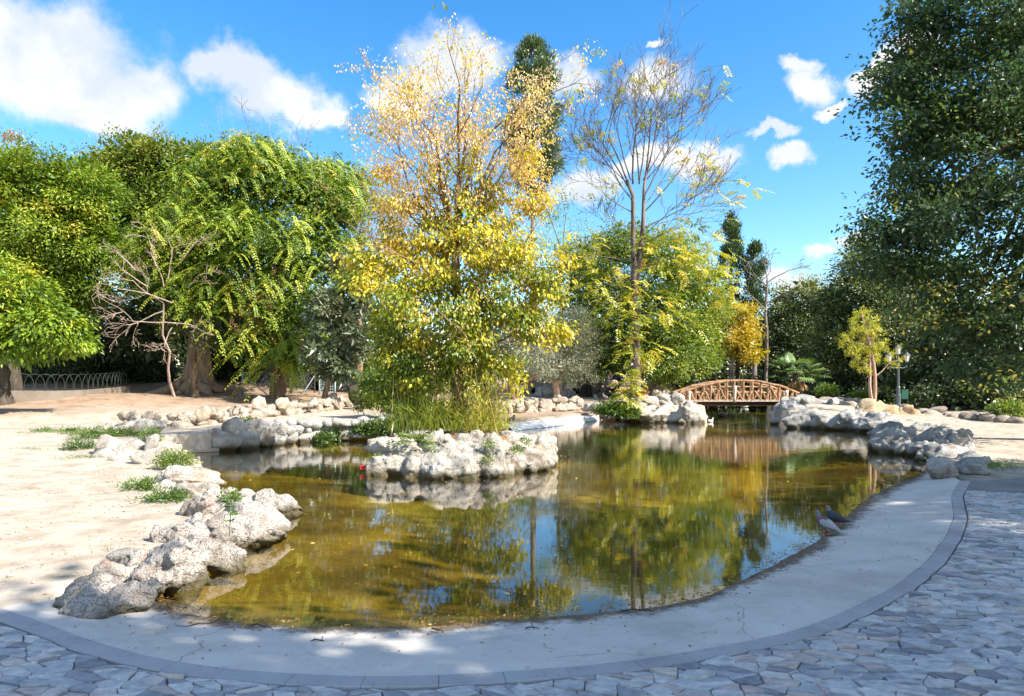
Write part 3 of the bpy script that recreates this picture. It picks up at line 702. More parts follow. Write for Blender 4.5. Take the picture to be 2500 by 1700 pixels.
for x, y, r in [(-2.0, 13.6, .6), (-1.3, 13.6, .75), (-.5, 13.5, .8), (.2, 13.7, .65), (-1.6, 14.4, .8), (-.7, 14.5, .9), (.1, 14.5, .7), (.45, 14.2, .6), (.3, 15.1, .6)]:
    put_rock(isl, (x, y, 0.12), (r, r * .85, .50), M_ROCK, 'mid')
ISL = [o for o in isl.children if o.data is not None]
fuse('rock_mass', [o for i, o in enumerate(ISL) if i % 5 != 2 or i > 15], 0.035, M_ROCK, isl, 0.12, 1.7, 0.022, 3.0)
soilm = plain('leafy_soil', (0.27, 0.155, 0.085), 0.95, 0.05, 0.5, 16, bump=0.8)
bm = bmesh.new(); bmesh.ops.create_icosphere(bm, subdivisions=4, radius=1)
for v in bm.verts:
    v.co = Vector((v.co.x * 1.15, v.co.y * 1.0, max(v.co.z, -0.2) * 0.20 + 0.04 * mnoise.noise(v.co * 4))) + Vector((-0.9, 14.5, 0.50))
me = bpy.data.meshes.new('soil_mound'); bm.to_mesh(me); bm.free(); link('soil_mound', me, soilm, isl)

# near left outcrop, rough tufa
oc = thing('rock_outcrop', (-3.2, 6.6, 0), 'rough shaded tufa outcrop running along the near left corner of the pond', 'rock outcrop')
for a in [(600, 1230, 1318, 160, 'R'), (655, 1212, 1262, 115, 'R'), (615, 1285, 1330, 120, 'R'), (478, 1226, 1290, 105, 'R'), (545, 1252, 1340, 125, 'R'), (395, 1293, 1356, 92, 'W'),
          (465, 1276, 1370, 80, 'W'), (505, 1328, 1398, 130, 'R'), (300, 1340, 1402, 80, 'R'), (400, 1350, 1447, 180, 'R'), (205, 1405, 1502, 140, 'R'), (238, 1386, 1446, 105, 'R'),
          (288, 1445, 1502, 125, 'W'), (190, 1468, 1520, 130, 'R'), (332, 1438, 1476, 62, 'W'), (440, 1300, 1380, 90, 'R'), (345, 1390, 1450, 90, 'R'), (560, 1225, 1275, 110, 'W')]:
    b = a[2]; zb = 0.0 if a[0] > 380 else 0.05
    rk(oc, *a[:4], zb=zb, mat=M_ROCKT if a[4] == 'R' else M_ROCK, kind='big', depth=0.75)
fuse('rock_mass', [o for o in oc.children], 0.026, M_ROCKT, oc, 0.09, 2.3, 0.024, 9.0)
# sunlit white rocks behind it
sw = thing('rock_cluster', (-6.0, 9.8, 0), 'sun bleached white boulders with weeds between the sand and the pond', 'rock cluster')
for a in [(370, 1092, 1138, 82), (400, 1143, 1184, 66), (455, 1148, 1192, 100), (487, 1146, 1172, 38), (384, 1184, 1212, 66), (448, 1184, 1226, 82), (502, 1176, 1206, 46),
          (514, 1194, 1226, 50), (552, 1196, 1218, 44), (598, 1198, 1226, 56), (560, 1212, 1246, 110), (425, 1115, 1150, 60), (330, 1100, 1132, 50), (300, 1096, 1132, 56), (243, 1100, 1128, 56), (365, 1060, 1100, 34), (275, 1112, 1134, 40),
          (255, 1072, 1102, 62), (326, 1074, 1098, 42), (312, 1030, 1070, 104), (305, 1016, 1036, 28), (336, 1016, 1042, 36), (200, 1036, 1062, 50), (245, 1042, 1062, 40), (272, 1030, 1056, 42)]:
    zb = 0.08 if a[2] > 1140 else (0.16 if a[2] > 1105 else 0.30)
    rk(sw, *a, zb=zb, mat=M_ROCK, kind='big' if a[3] > 60 else 'mid', depth=0.8)

# near right cluster, in the shade
rc = thing('rock_cluster', (11.5, 16.5, 0), 'shaded blue grey boulders at the right end of the pond beside the dirt path', 'rock cluster')
for a in [(2148, 1074, 1100, 56, 0), (2192, 1043, 1090, 100, 0), (2212, 1058, 1108, 105, 0), (2268, 1036, 1070, 62, .1), (2312, 1038, 1070, 60, .15), (2300, 1054, 1092, 100, .1), (2362, 1043, 1076, 48, .2),
          (2326, 1074, 1100, 64, .1), (2265, 1084, 1116, 72, 0), (2332, 1090, 1132, 80, .05), (2370, 1082, 1104, 30, .2), (2388, 1104, 1134, 62, .12), (2290, 1100, 1124, 74, .03),
          (2322, 1126, 1166, 74, .1), (2386, 1123, 1160, 70, .1), (2418, 1108, 1140, 32, .12), (2240, 1080, 1112, 70, 0), (2355, 1062, 1095, 70, .15)]:
    rk(rc, *a[:4], zb=a[4], mat=M_ROCKT if a[0] in (2322,) else M_ROCKG, kind='big' if a[3] > 58 else 'mid', depth=0.75)
fuse('rock_mass', [o for i, o in enumerate(rc.children) if i % 4 != 1], 0.04, M_ROCKG, rc, 0.11, 2.0, 0.02, 5.0)
# long outcrop right of the bridge
ro = thing('rock_outcrop', (14.5, 27.5, 0), 'long whitish rock bank with lumpy boulders on the right shore below the young pine', 'rock outcrop')
for a in [(1938, 988, 1038, 86), (1985, 998, 1047, 92), (2032, 1008, 1049, 92), (1972, 998, 1032, 66), (2082, 1012, 1052, 92), (2110, 1010, 1050, 62), (2155, 1014, 1056, 92), (2200, 1028, 1060, 110), (1905, 1005, 1037, 36), (2130, 1025, 1056, 70), (2010, 1020, 1048, 60)]:
    rk(ro, *a, zb=0.0, mat=M_ROCKG, kind='big', depth=0.9)
for a in [(1955, 984, 1010, 56), (1926, 970, 994, 36), (1978, 963, 980, 44), (1990, 974, 994, 30), (2018, 984, 1006, 36), (2036, 974, 991, 26), (2052, 984, 1000, 34), (2088, 983, 1000, 36), (2085, 993, 1024, 64), (1915, 985, 1006, 34), (1945, 968, 985, 34), (2000, 990, 1012, 40)]:
    rk(ro, *a, Y=29.2, mat=M_ROCKG, kind='mid', depth=0.9)
for x, y, z, r in [(13.4, 31.0, .45, 1.3), (14.6, 29.8, .3, 1.4), (16.0, 28.2, .15, 1.3)]:
    put_rock(ro, (x, y, z), (r, r, .45), M_ROCKG, 'mid')
RO = [o for o in ro.children]
fuse('rock_mass', [o for i, o in enumerate(RO) if i < 11 or i > 22], 0.06, M_ROCKG, ro, 0.11, 1.4, 0.015, 2.0)
# bridge pier left
pr = thing('rock_outcrop', (7.5, 30.5, 0), 'whitish rock bank with stacked stones under the left end of the footbridge', 'rock outcrop')
for a in [(1590, 993, 1032, 88), (1640, 985, 1032, 84), (1690, 990, 1034, 60), (1612, 1003, 1033, 90), (1562, 1004, 1030, 46), (1660, 1005, 1033, 60), (1718, 998, 1028, 20), (1700, 1000, 1034, 42)]:
    rk(pr, *a, zb=0.0, mat=M_ROCK, kind='big', depth=0.8)
for a in [(1568, 967, 984, 54), (1600, 968, 986, 54), (1630, 965, 982, 36), (1655, 956, 976, 28), (1562, 978, 994, 40), (1588, 984, 1002, 24), (1568, 988, 1002, 18), (1618, 974, 990, 26), (1632, 978, 1000, 34), (1652, 971, 987, 22),
          (1680, 983, 1016, 30), (1600, 984, 1004, 26), (1664, 975, 990, 24), (1670, 998, 1018, 20)]:
    rk(pr, *a, Y=29.6, mat=M_ROCK, kind='mid', depth=0.9)
PR = [o for o in pr.children]
fuse('rock_mass', PR[:8], 0.05, M_ROCK, pr, 0.10, 1.5, 0.015, 6.0)
for a in [(1666, 1022, 1035, 16), (1690, 1024, 1034, 8), (1545, 1010, 1030, 26), (1530, 1020, 1030, 24)]:
    rk(pr, *a, zb=0.0, mat=M_ROCK, kind='mid')
for x, y, z, r in [(6.2, 31.6, .3, 1.0), (7.3, 32.0, .35, 1.1)]:
    put_rock(pr, (x, y, z), (r, r, .5), M_ROCK, 'mid')

def run(parent, pts, wmin, wmax, layers, zfun, mat, seed, name='stone', jit=0.06, kind='small', depth=0.8, hk=0.8):
    """a line of stones laid along world points; layers = list of (height above zfun, size factor)"""
    r = random.Random(seed); P = resample(pts, 300); d = np.r_[0, np.cumsum(np.linalg.norm(np.diff(P[:, :2], axis=0), axis=1))]
    for zo, sf in layers:
        s = r.uniform(0, wmax / 2)
        while s < d[-1]:
            w = (wmin + (wmax - wmin) * r.random() ** 1.6 * 1.35) * sf; c = s + w / 2
            x, y = np.interp(c, d, P[:, 0]), np.interp(c, d, P[:, 1]); z = np.interp(c, d, P[:, 2]) if zfun is None else zfun(x, y)
            t = np.interp(min(c + .1, d[-1]), d, P[:, 1]) - np.interp(max(c - .1, 0), d, P[:, 1]); u = np.interp(min(c + .1, d[-1]), d, P[:, 0]) - np.interp(max(c - .1, 0), d, P[:, 0])
            h = w * r.uniform(.65, 1.0) * hk
            put_rock(parent, (x + r.uniform(-jit, jit), y + r.uniform(-jit, jit) + zo * 0.25, z + zo + h * 0.30 + r.uniform(-.05, .05)), (w * .68, w * .62 * depth, h * .72), mat, kind, name, rz=math.atan2(t, u) + r.uniform(-.35, .35), tilt=0.3)
            s += w * r.uniform(.82, 1.0)
# stone edging of the far left shore
lw = thing('stone_wall', (-5, 20, 0), 'grey white rubble stone edging of the far left pond shore with ivy', 'stone wall')
run(lw, [gp(478, 1104), gp(560, 1099), gp(638, 1091)], .45, .75, [(0.0, 1.0), (0.24, .85)], None, M_ROCK, 5, kind='mid')
run(lw, [gp(638, 1091), gp(769, 1077), gp(930, 1074), gp(990, 1069)], .35, .6, [(0.02, 1.0), (0.26, .8)], None, M_ROCKG, 6, kind='mid')
run(lw, [gp(990, 1069), gp(1100, 1061), gp(1200, 1056)], .35, .6, [(0.0, 1.0), (0.28, .8)], None, M_ROCKG, 8)
run(lw, [gp(540, 1045, .46), gp(700, 1040, .47), gp(860, 1036, .48), gp(985, 1030, .5)], .28, .42, [(0.0, .9)], None, M_ROCKG, 7)
# poured concrete bank in the left corner
cw = Geo(); a = gp(378, 1108); b = gp(482, 1104)
dv = (b - a).normalized(); 
for k2 in range(1): cw.box((a + b) / 2 + Vector((-0.1, 0.38, 0.14)), ((b - a).length + .5, .75, .62), Euler((0, 0, math.atan2(dv.y, dv.x))))
M_CONC = concrete('old_concrete', (0.45, 0.39, 0.32))
M_WHITE = concrete('white_concrete', (0.78, 0.76, 0.71), crack=False)
t = thing('retaining_wall', (a + b) / 2, 'short stained concrete retaining wall at the left corner of the pond', 'wall')
cw.obj('wall_block', M_CONC, t, smooth=False); cw = Geo(); cw.box((a + b) / 2 + Vector((0.05, -0.02, 0.0)), ((b - a).length + .9, .3, .16), Euler((0, 0, math.atan2(dv.y, dv.x)))); cw.obj('footing', M_CONC, t, smooth=False)
# row of stones between path and left terrace
tr_ = thing('stone_border', (-9, 25, .5), 'low tumbled row of pale stones between gravel path and left terrace', 'stone border')
run(tr_, [gp(300, 1046, .36), gp(345, 1045, .40), gp(440, 1041, .44), gp(520, 1034, .48)], .30, .52, [(0, 1), (.2, .8)], ground_z, M_ROCKB, 9, kind='mid', jit=.12)
run(tr_, [gp(430, 1028, .6), gp(520, 1022, .62), gp(600, 1018, .6)], .28, .5, [(0, 1), (.2, .7)], ground_z, M_ROCKB, 10, jit=.2)
run(tr_, [gp(560, 1020, .58), gp(640, 1016, .58), gp(720, 1012, .58), gp(800, 1005, .58), gp(840, 996, .62)], .32, .55, [(0, 1), (.24, .85)], ground_z, M_ROCKB, 12, kind='mid', jit=.15)
rk(tr_, 822, 972, 1004, 26, Y=26.5, mat=M_ROCKB, kind='mid')
g = Geo(); p = wp(562, 1010, 24.6); g.box(p + Vector((0, 0, -.02)), (.42, .10, .58), Euler((-.75, .25, 0))); g.obj('slab', M_ROCKB, tr_, smooth=False)
run(tr_, [wp(760, 978, 27.5), wp(820, 975, 28), wp(870, 972, 28.5)], .25, .45, [(0, 1)], ground_z, M_ROCKB, 13, jit=.25)
# white sloped concrete apron right of the island
g = Geo(); A = [gp(1255, 1056), gp(1274, 1051), gp(1339, 1044), gp(1401, 1036), gp(1463, 1027)]; A = resample(A, 14)
Bk = resample(APRON_TOP[::-1], 14)
V = []
for p, q in zip(A, Bk):
    n = (p - q); n[2] = 0; n /= np.linalg.norm(n)
    V += [p + n * .15 + np.array([0, 0, -.2]), p, p * .55 + q * .45 + np.array([0, 0, .05]), q, q - n * .3 + np.array([0, 0, -.05])]
V = np.array(V); i_ = np.arange(13)[:, None] * 5 + np.arange(4)[None, :]
t = thing('pond_apron', A[6], 'bright white sloping concrete apron on the far shore right of the island', 'apron')
link('apron', mesh_np('apron', V, np.stack([i_, i_ + 5, i_ + 6, i_ + 1], -1).reshape(-1, 4), smooth=True), M_WHITE, t)
g = Geo(); p = wp(1250, 1045, 24.6); g.box(p + Vector((.05, .1, -.05)), (.95, .75, .10), Euler((.28, .12, -.4))); o = g.obj('concrete_slab', M_CONC, None, smooth=False)
tag(o, 'tilted dark grey concrete slab behind the right end of the island', 'slab')
# retaining rubble below the olive
ol = thing('stone_wall', (2.5, 30, .5), 'low rubble wall of buff stones holding the terrace below the olive tree', 'stone wall')
for zz, wf in ((0.0, 1.0), (0.2, .85), (0.38, .75)):
    run(ol, [wp(1195, 1022, 27.5), wp(1240, 1018, 28.4), wp(1300, 1016, 29.2), wp(1360, 1008, 30.6), wp(1420, 1002, 32.5)], .3, .55, [(zz, wf)], lambda x, y: .38, M_ROCKB, 31 + int(zz * 100), jit=.12, kind='mid')
run(ol, [wp(1425, 1015, 31.5), wp(1455, 1018, 31), wp(1490, 1018, 30.5), wp(1545, 1018, 30)], .4, .7, [(0.0, 1), (.3, .8)], lambda x, y: .1, M_ROCKG, 36, kind='mid', jit=.2)
# far rubble: duck yard rocks and the old wall behind the tall tree
dy = thing('rock_cluster', (2, 40, .7), 'grey white boulders in front of the duck shelters behind the olive', 'rock cluster')
run(dy, [wp(1290, 972, 41), wp(1320, 972, 41), wp(1350, 972, 41), wp(1385, 970, 41)], .5, .9, [(0, 1), (.4, .7)], lambda x, y: .68, M_ROCKG, 41, jit=.2, kind='mid', hk=1.2)
run(dy, [wp(1400, 972, 43), wp(1440, 970, 43), wp(1475, 972, 42)], .4, .8, [(0, 1), (.35, .7)], lambda x, y: .72, M_ROCKB, 42, jit=.2)
ow = thing('stone_wall', (8, 39, .8), 'old weathered stone wall right of the tall trunk behind the bridge bank', 'stone wall')
for zz in (0.0, 0.22, .42, .6): run(ow, [wp(1560, 962, 38), wp(1600, 962, 38.2), wp(1640, 966, 38.5)], .25, .5, [(zz, 1)], lambda x, y: .82, M_ROCKB, 50 + int(zz * 50), jit=.06, kind='small')
run(ow, [wp(1580, 966, 36.5), wp(1625, 968, 36.5)], .4, .7, [(0, 1), (.2, .7)], lambda x, y: .8, M_ROCK, 56, jit=.1, kind='mid')
# ochre rocks round the young pine
og = thing('rock_cluster', (14.6, 26.5, .4), 'warm orange brown rocks set round the foot of the young pine', 'rock cluster')
for a in [(2122, 978, 1008, 42), (2105, 990, 1008, 22), (2150, 986, 1016, 52), (2185, 987, 1019, 52), (2215, 996, 1022, 34), (2240, 1003, 1022, 22), (2222, 992, 1008, 30), (2165, 998, 1018, 36)]:
    rk(og, *a, Y=25.6, mat=M_ROCKO, kind='mid')
# stone border of the right hand shrubbery
sb = thing('stone_border', (18, 25, .4), 'row of rounded brown grey stones edging the dark shrubs by the right path', 'stone border')
for a in [(2020, 972, 986, 34, 31), (2050, 972, 988, 40, 31), (2075, 974, 988, 28, 31), (2098, 974, 990, 24, 31), (2070, 984, 996, 30, 29), (2262, 1000, 1018, 34, 26.5), (2285, 1004, 1018, 40, 26), (2292, 996, 1008, 36, 27), (2315, 1008, 1020, 16, 25.5), (2338, 1011, 1024, 32, 24.5), (2362, 1009, 1024, 22, 24), (2388, 1011, 1026, 38, 23.5),
          (2425, 1013, 1030, 32, 22.8), (2458, 1018, 1033, 34, 22), (2490, 1020, 1034, 32, 21.5), (2270, 1010, 1020, 26, 25.8)]:
    rk(sb, *a[:4], Y=a[4], mat=M_ROCKD, kind='round', name='stone', depth=.9)
SHADE_TREES = [(7.9, -4.1, 9.0, 3.9, "tall leafy tree standing behind the viewer on the paving side"), (13.4, -1.2, 9.0, 3.7, "tall leafy tree standing beside the viewer at the edge of the paving"), (18.6, 4.6, 9.0, 3.9, "tall leafy tree standing outside the view beside the right path"), (14.6, 2.6, 11.2, 3.2, "thinner crowned tree standing outside the view right of the paving")]
# ------------------------------------------------------------------ foliage helpers (all numpy)
def nrm(a): return a / (np.linalg.norm(a, axis=-1, keepdims=True) + 1e-9)
class Leaves:
    def __init__(s, seed): s.V = []; s.T = []; s.r = np.random.default_rng(seed); s.n = 0
    def add(s, P, Dr, Nn, L, Wd, tint, fold=0.18):
        """P base points, Dr axis directions, Nn upward normals, L lengths, Wd widths"""
        n = len(P)
        if n == 0: return
        Dr = nrm(Dr); Sd = nrm(np.cross(Dr, Nn)); Up = np.cross(Sd, Dr)
        L = np.broadcast_to(np.asarray(L, float), (n,))[:, None]; Wd = np.broadcast_to(np.asarray(Wd, float), (n,))[:, None]
        m = P + Dr * L * 0.45
        V = np.stack([P, m - Sd * Wd / 2 + Up * Wd * fold, P + Dr * L, m + Sd * Wd / 2 + Up * Wd * fold], 1)
        s.V.append(V.reshape(-1, 3)); s.T.append(np.repeat(np.clip(tint, 0, 1), 4)); s.n += n
    def obj(s, name, mat, parent, kind=None):
        n = s.n; b = np.arange(n)[:, None] * 4
        T = np.concatenate([b + np.array([[0, 1, 2]]), b + np.array([[0, 2, 3]])], 1).reshape(-1, 3)
        o = link(name, mesh_np(name, np.concatenate(s.V), T, {'tint': np.concatenate(s.T)}), mat, parent)
        if kind: o['kind'] = kind
        return o
    def cluster(s, C, out, nl, rcl, L, Wd, tint, droop=0.3, tj=0.10, flat=0.6, lj=0.3):
        """nl leaves round every centre in C"""
        r = s.r; n = len(C); Cn = np.repeat(C, nl, 0); On = np.repeat(out, nl, 0)
        off = r.normal(size=(n * nl, 3)) * rcl; off[:, 2] *= flat
        Dr = nrm(On) * 0.6 + nrm(off) * 0.8 + r.normal(size=(n * nl, 3)) * 0.35; Dr[:, 2] -= droop
        Nn = np.array([0, 0, 0.8]) + On * 0.4 + r.normal(size=(n * nl, 3)) * 0.55
        s.add(Cn + off, Dr, Nn, L * (1 + lj * r.uniform(-1, 1, n * nl)), Wd * (1 + lj * r.uniform(-1, 1, n * nl)), np.repeat(tint, nl) + r.normal(size=n * nl) * tj)
    def crown(s, blobs, ncl, nl, rcl, L, Wd, t0, tsd=0.14, top=0.15, droop=0.3, inner=0.55, lobes=18, lob=0.42, tj=0.11, cull=0.72, big=0.0, low=-0.75, bough=0.17, per=16, flat2=.62):
        """blobs = [(centre, (rx, ry, rz))]; clusters fill the outer shell with uneven lobes"""
        r = s.r; wts = np.array([b[1][0] * b[1][2] + b[1][0] * b[1][1] * .5 for b in blobs]); wts = wts / wts.sum(); allC = []
        cs = np.array([tuple(b[0]) for b in blobs]); rs = np.array([b[1] for b in blobs]); zlo, zhi = (cs[:, 2] - rs[:, 2]).min(), (cs[:, 2] + rs[:, 2]).max()
        for bi, (c, rad) in enumerate(blobs):
            n = int(ncl * wts[bi]) + 1; nb_ = max(6, n // per); bd = nrm(r.normal(size=(nb_ * 2, 3))); bd = bd[bd[:, 2] > low - 0.2 * r.random(len(bd))][:nb_]; bs = r.uniform(.55, 1.4, len(bd))
            pick = r.choice(len(bd), n, p=bs ** 2 / (bs ** 2).sum()); d = bd[pick]; bfr = (1 - (1 - inner) * r.random(len(bd)) ** 1.4)[pick]; btone = r.normal(size=len(bd))[pick]
            ld = nrm(r.normal(size=(lobes, 3))); lk = r.uniform(0.3, 1, lobes)
            bump = np.max(np.clip(d @ ld.T, 0, 1) ** 6 * lk[None, :], 1)
            f = bfr * (1 - lob * .6 + lob * .9 * bump)
            sp = r.random(len(d)) < 0.05; f = np.where(sp, f * r.uniform(1.05, 1.28, len(d)), f)
            Cc = np.array(tuple(c)) + d * np.array(rad) * f[:, None] + r.normal(size=(len(d), 3)) * (bough * float(np.mean(rad)) * bs[pick])[:, None] * np.array([1, 1, flat2])
            k = np.ones(len(Cc), bool)
            for bj in range(len(blobs)):
                if bj != bi: k &= np.linalg.norm((Cc - cs[bj]) / rs[bj], axis=1) > cull
            Cc, d2, ff, btone = Cc[k], d[k], f[k], btone[k]
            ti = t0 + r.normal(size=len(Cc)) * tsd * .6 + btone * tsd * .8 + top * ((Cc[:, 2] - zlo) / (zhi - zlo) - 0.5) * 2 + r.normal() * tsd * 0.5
            s.cluster(Cc, d2, nl, rcl, L, Wd, ti, droop, tj); allC.append(Cc)
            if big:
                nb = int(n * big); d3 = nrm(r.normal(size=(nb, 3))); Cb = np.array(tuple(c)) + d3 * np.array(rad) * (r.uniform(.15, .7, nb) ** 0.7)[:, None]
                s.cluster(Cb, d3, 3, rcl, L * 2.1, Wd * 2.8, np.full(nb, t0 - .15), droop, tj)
        return np.concatenate(allC) if allC else np.zeros((0, 3))
    def fronds(s, P, Dr, Ln, npair, L, Wd, tint, droop=0.5, hang=0.3, sidek=1.0):
        """pinnate leaves: pairs of leaflets along drooping stalks"""
        r = s.r; n = len(P); t = np.linspace(0.15, 1, npair)[None, :, None]; Dr = nrm(Dr); Ln = np.broadcast_to(np.asarray(Ln, float), (n,))[:, None, None]
        pt = P[:, None, :] + Dr[:, None, :] * Ln * t; pt[:, :, 2] -= (droop * Ln * t ** 2)[:, :, 0]
        tg = np.broadcast_to(Dr[:, None, :], pt.shape).copy(); tg[:, :, 2] -= (2 * droop * t)[:, :, 0]; tg = nrm(tg)
        sd = nrm(np.cross(tg, np.array([0, 0, 1.0]) + r.normal(size=(n, 1, 3)) * 0.25))
        for sg in (-1, 1):
            d = sd * sg * sidek + tg * 0.55; d[:, :, 2] -= hang; d += r.normal(size=d.shape) * 0.12
            nn = np.cross(sd, tg); nn *= np.sign(nn[:, :, 2:3] + 1e-6)
            k = pt.reshape(-1, 3); s.add(k, d.reshape(-1, 3), (nn + r.normal(size=nn.shape) * .2).reshape(-1, 3), L * r.uniform(.75, 1.15, len(k)), Wd, np.repeat(tint, npair) + r.normal(size=len(k)) * .06)
        return pt
def Bl(px, py, Y, rx, ry, dep=None):
    """crown lobe: photo centre and radii in photo pixels, distance, depth radius in metres"""
    s = Y / F; return (wp(px, py, Y), (rx * s, dep if dep else rx * s * 0.85, ry * s))
def curve(a, b, n=6, bow=(0, 0, 0), wob=0.0, r=random):
    a = np.array(tuple(a)); b = np.array(tuple(b)); t = np.linspace(0, 1, n)[:, None]; L = np.linalg.norm(b - a)
    P = a * (1 - t) + b * t + np.array(bow) * (4 * t * (1 - t))
    if wob: P[1:-1] += np.array([[r.gauss(0, 1), r.gauss(0, 1), r.gauss(0, .6)] for _ in range(n - 2)]) * wob * L
    return P
def taper(a, b, n): return np.linspace(a, b, n)
def limbs(g, top, targets, r0, r=random, k=5, bow=0.12, start=None):
    for tpt in targets:
        a = np.array(tuple(top)); b = np.array(tuple(tpt)); L = np.linalg.norm(b - a)
        g.tube(curve(a, b, 6, (0, 0, bow * L), 0.03, r), taper(r0, r0 * .22, 6), k, cap=False)
def branchy(g, p, d, ln, rad, depth, r, tips, spread=0.55, up=0.12, nch=(2, 3), k=4, shrink=0.68, grav=0.0, minr=0.004, seg=4, wob=.07):
    """recursive bare branch"""
    p = np.array(tuple(p), float); d = np.array(tuple(d), float); d /= np.linalg.norm(d)
    P = [p]; dd = d.copy()
    for i in range(seg):
        dd = dd + np.array([r.gauss(0, wob), r.gauss(0, wob), r.gauss(0, wob) + up * .25 - grav]); dd /= np.linalg.norm(dd)
        P.append(P[-1] + dd * ln / seg)
    r1 = max(rad * 0.62, minr)
    g.tube(P, taper(max(rad, minr), r1, seg + 1), k if rad > .02 else 3, cap=False)
    tips.append((P[-1], dd, depth))
    if depth <= 0: return
    for c in range(r.randint(*nch)):
        i = r.randint(max(1, seg // 2), seg) if c else seg
        side = np.array([r.gauss(0, 1), r.gauss(0, 1), r.gauss(0, .7)]); side -= dd * (side @ dd); side /= np.linalg.norm(side) + 1e-9
        nd = dd * (1 - spread * .4) + side * spread * r.uniform(.6, 1.2)
        branchy(g, P[i], nd, ln * shrink * r.uniform(.75, 1.15), r1 * (.9 if c == 0 else .65), depth - 1, r, tips, spread, up, nch, k, shrink, grav, minr, seg, wob)
def tree(name, base, label, cat='tree', group=None): return thing(name, base, label, cat, group)
def trunk_obj(t, pts, r0, r1, mat, targets=(), limb_r=None, k=10, flare=1.5, seed=1, limb_from=-1, wob=0.015):
    r = random.Random(seed); g = Geo(); P = resample(pts, 10) if len(pts) > 2 else curve(pts[0], pts[1], 10, (0, 0, 0), wob, r)
    R = taper(r0, r1, 10); R[0] *= flare; R[1] *= 1 + (flare - 1) * .3
    P[0][2] -= 0.15
    g.tube(P, R, k, cap=False)
    if targets: limbs(g, P[limb_from], targets, limb_r or r1 * .7, r)
    return g.obj('trunk', mat, t)

# ================================================================== the yellow tree on the island
Yt = 14.2
t = tree('yellow_tree', wp(1115, 1052, Yt), 'golden yellow tree with bare brownish upper limbs growing on the rock island')
r = random.Random(4); g = Geo(); base = wp(1115, 1062, Yt); fork = wp(1112, 590, Yt)
g.tube(resample([base, wp(1118, 940, Yt), wp(1116, 760, Yt), fork], 10), taper(.125, .075, 10), 9, cap=False)
tips = []; ends = []
vase = [(-.74, .2, 1, 480, .032), (-.52, -.25, 1, 560, .036), (-.36, .25, 1, 560, .04), (-.18, -.1, 1, 560, .042), (-.03, .1, 1, 580, .048), (.10, -.2, 1, 560, .042), (.22, .2, 1, 560, .042), (.38, -.05, 1, 540, .038),
        (.52, .1, 1, 520, .034), (.62, -.2, 1, 400, .03), (.75, .1, 1, 300, .026), (-.95, 0, 1, 430, .028), (-1.1, .1, .9, 330, .024), (.95, .1, 1, 320, .024), (0.02, .4, 1, 500, .03), (-.1, -.45, 1, 480, .03)]
for dx, dy, dz, lp, rad in vase:
    st = fork if rad > .033 else wp(1114, r.uniform(600, 680), Yt)
    branchy(g, st, (dx, dy, dz), lp * Yt / F * .435, rad, 3, r, tips, spread=.52, up=.16, nch=(2, 3), shrink=.62, seg=5, wob=.05)
for dx, dy, dz, py in [(-1, -.3, .35, 700), (1, .2, .3, 690), (-.9, .5, .2, 760), (.95, -.4, .2, 770), (-.5, -.9, .2, 720), (.5, -.9, .2, 740), (-1, 0, .15, 850), (1, 0, .1, 860), (.2, .9, .3, 720), (0, -1, .1, 830)]:
    branchy(g, wp(1116, py, Yt), (dx, dy, dz), 1.35, .03, 2, r, ends, spread=.5, up=.15, nch=(2, 3), seg=4)
g.obj('trunk', B_BROWN, t)
lv = Leaves(5)
TP = np.array([p for p, d, k in tips if k <= 2]); TD = np.array([d for p, d, k in tips if k <= 2])
# sparse golden leaves up the bare limbs
sel = lv.r.random(len(TP)) < 0.62
C = np.repeat(TP[sel], 1, 0) + lv.r.normal(size=(sel.sum() * 1, 3)) * .14; C[:, 2] -= .08
lv.cluster(C, nrm(lv.r.normal(size=C.shape)), 5, .08, .085, .05, .55 + lv.r.normal(size=len(C)) * .16 - .12 * (lv.r.random(len(C)) < .25), droop=1.3)
# dense lower crown
bl = [Bl(1000, 640, Yt, 120, 100, .9), Bl(1120, 620, Yt - .3, 130, 90, .9), Bl(1250, 620, Yt, 120, 110, .9), Bl(930, 690, Yt - .2, 100, 75, .7), Bl(1320, 690, Yt - .1, 85, 90, .7), Bl(1080, 740, Yt - .5, 150, 100, 1.0),
      Bl(1210, 750, Yt - .5, 140, 95, .9), Bl(960, 800, Yt, 85, 85, .7), Bl(1010, 880, Yt + .2, 85, 70, .7), Bl(1130, 850, Yt - .4, 110, 70, .8), Bl(1290, 790, Yt, 90, 65, .6), Bl(1170, 545, Yt, 110, 60, .7), Bl(1060, 560, Yt, 80, 55, .6)]
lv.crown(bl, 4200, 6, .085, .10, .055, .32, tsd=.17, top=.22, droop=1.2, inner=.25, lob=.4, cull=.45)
bu = [Bl(1080, 480, Yt, 90, 70, .8), Bl(1190, 455, Yt, 100, 80, .8), Bl(1010, 500, Yt, 90, 60, .7), Bl(1270, 500, Yt, 75, 80, .7), Bl(950, 540, Yt, 70, 50, .6), Bl(1290, 420, Yt, 50, 50, .6), Bl(940, 430, Yt, 60, 50, .6)]
lv.crown(bu, 640, 5, .10, .10, .055, .50, tsd=.18, top=.05, droop=1.2, inner=.1, lob=.4, cull=.2)
lv.crown([Bl(1010, 930, Yt + .1, 100, 50, .6), Bl(1110, 910, Yt, 110, 55, .6), Bl(960, 880, Yt, 70, 60, .6), Bl(1190, 900, Yt, 70, 45, .6), Bl(930, 960, Yt + .4, 50, 36, .4)], 900, 6, .085, .095, .052, .24, tsd=.15, top=.1, droop=1.1, inner=.2, lob=.4, cull=.3)
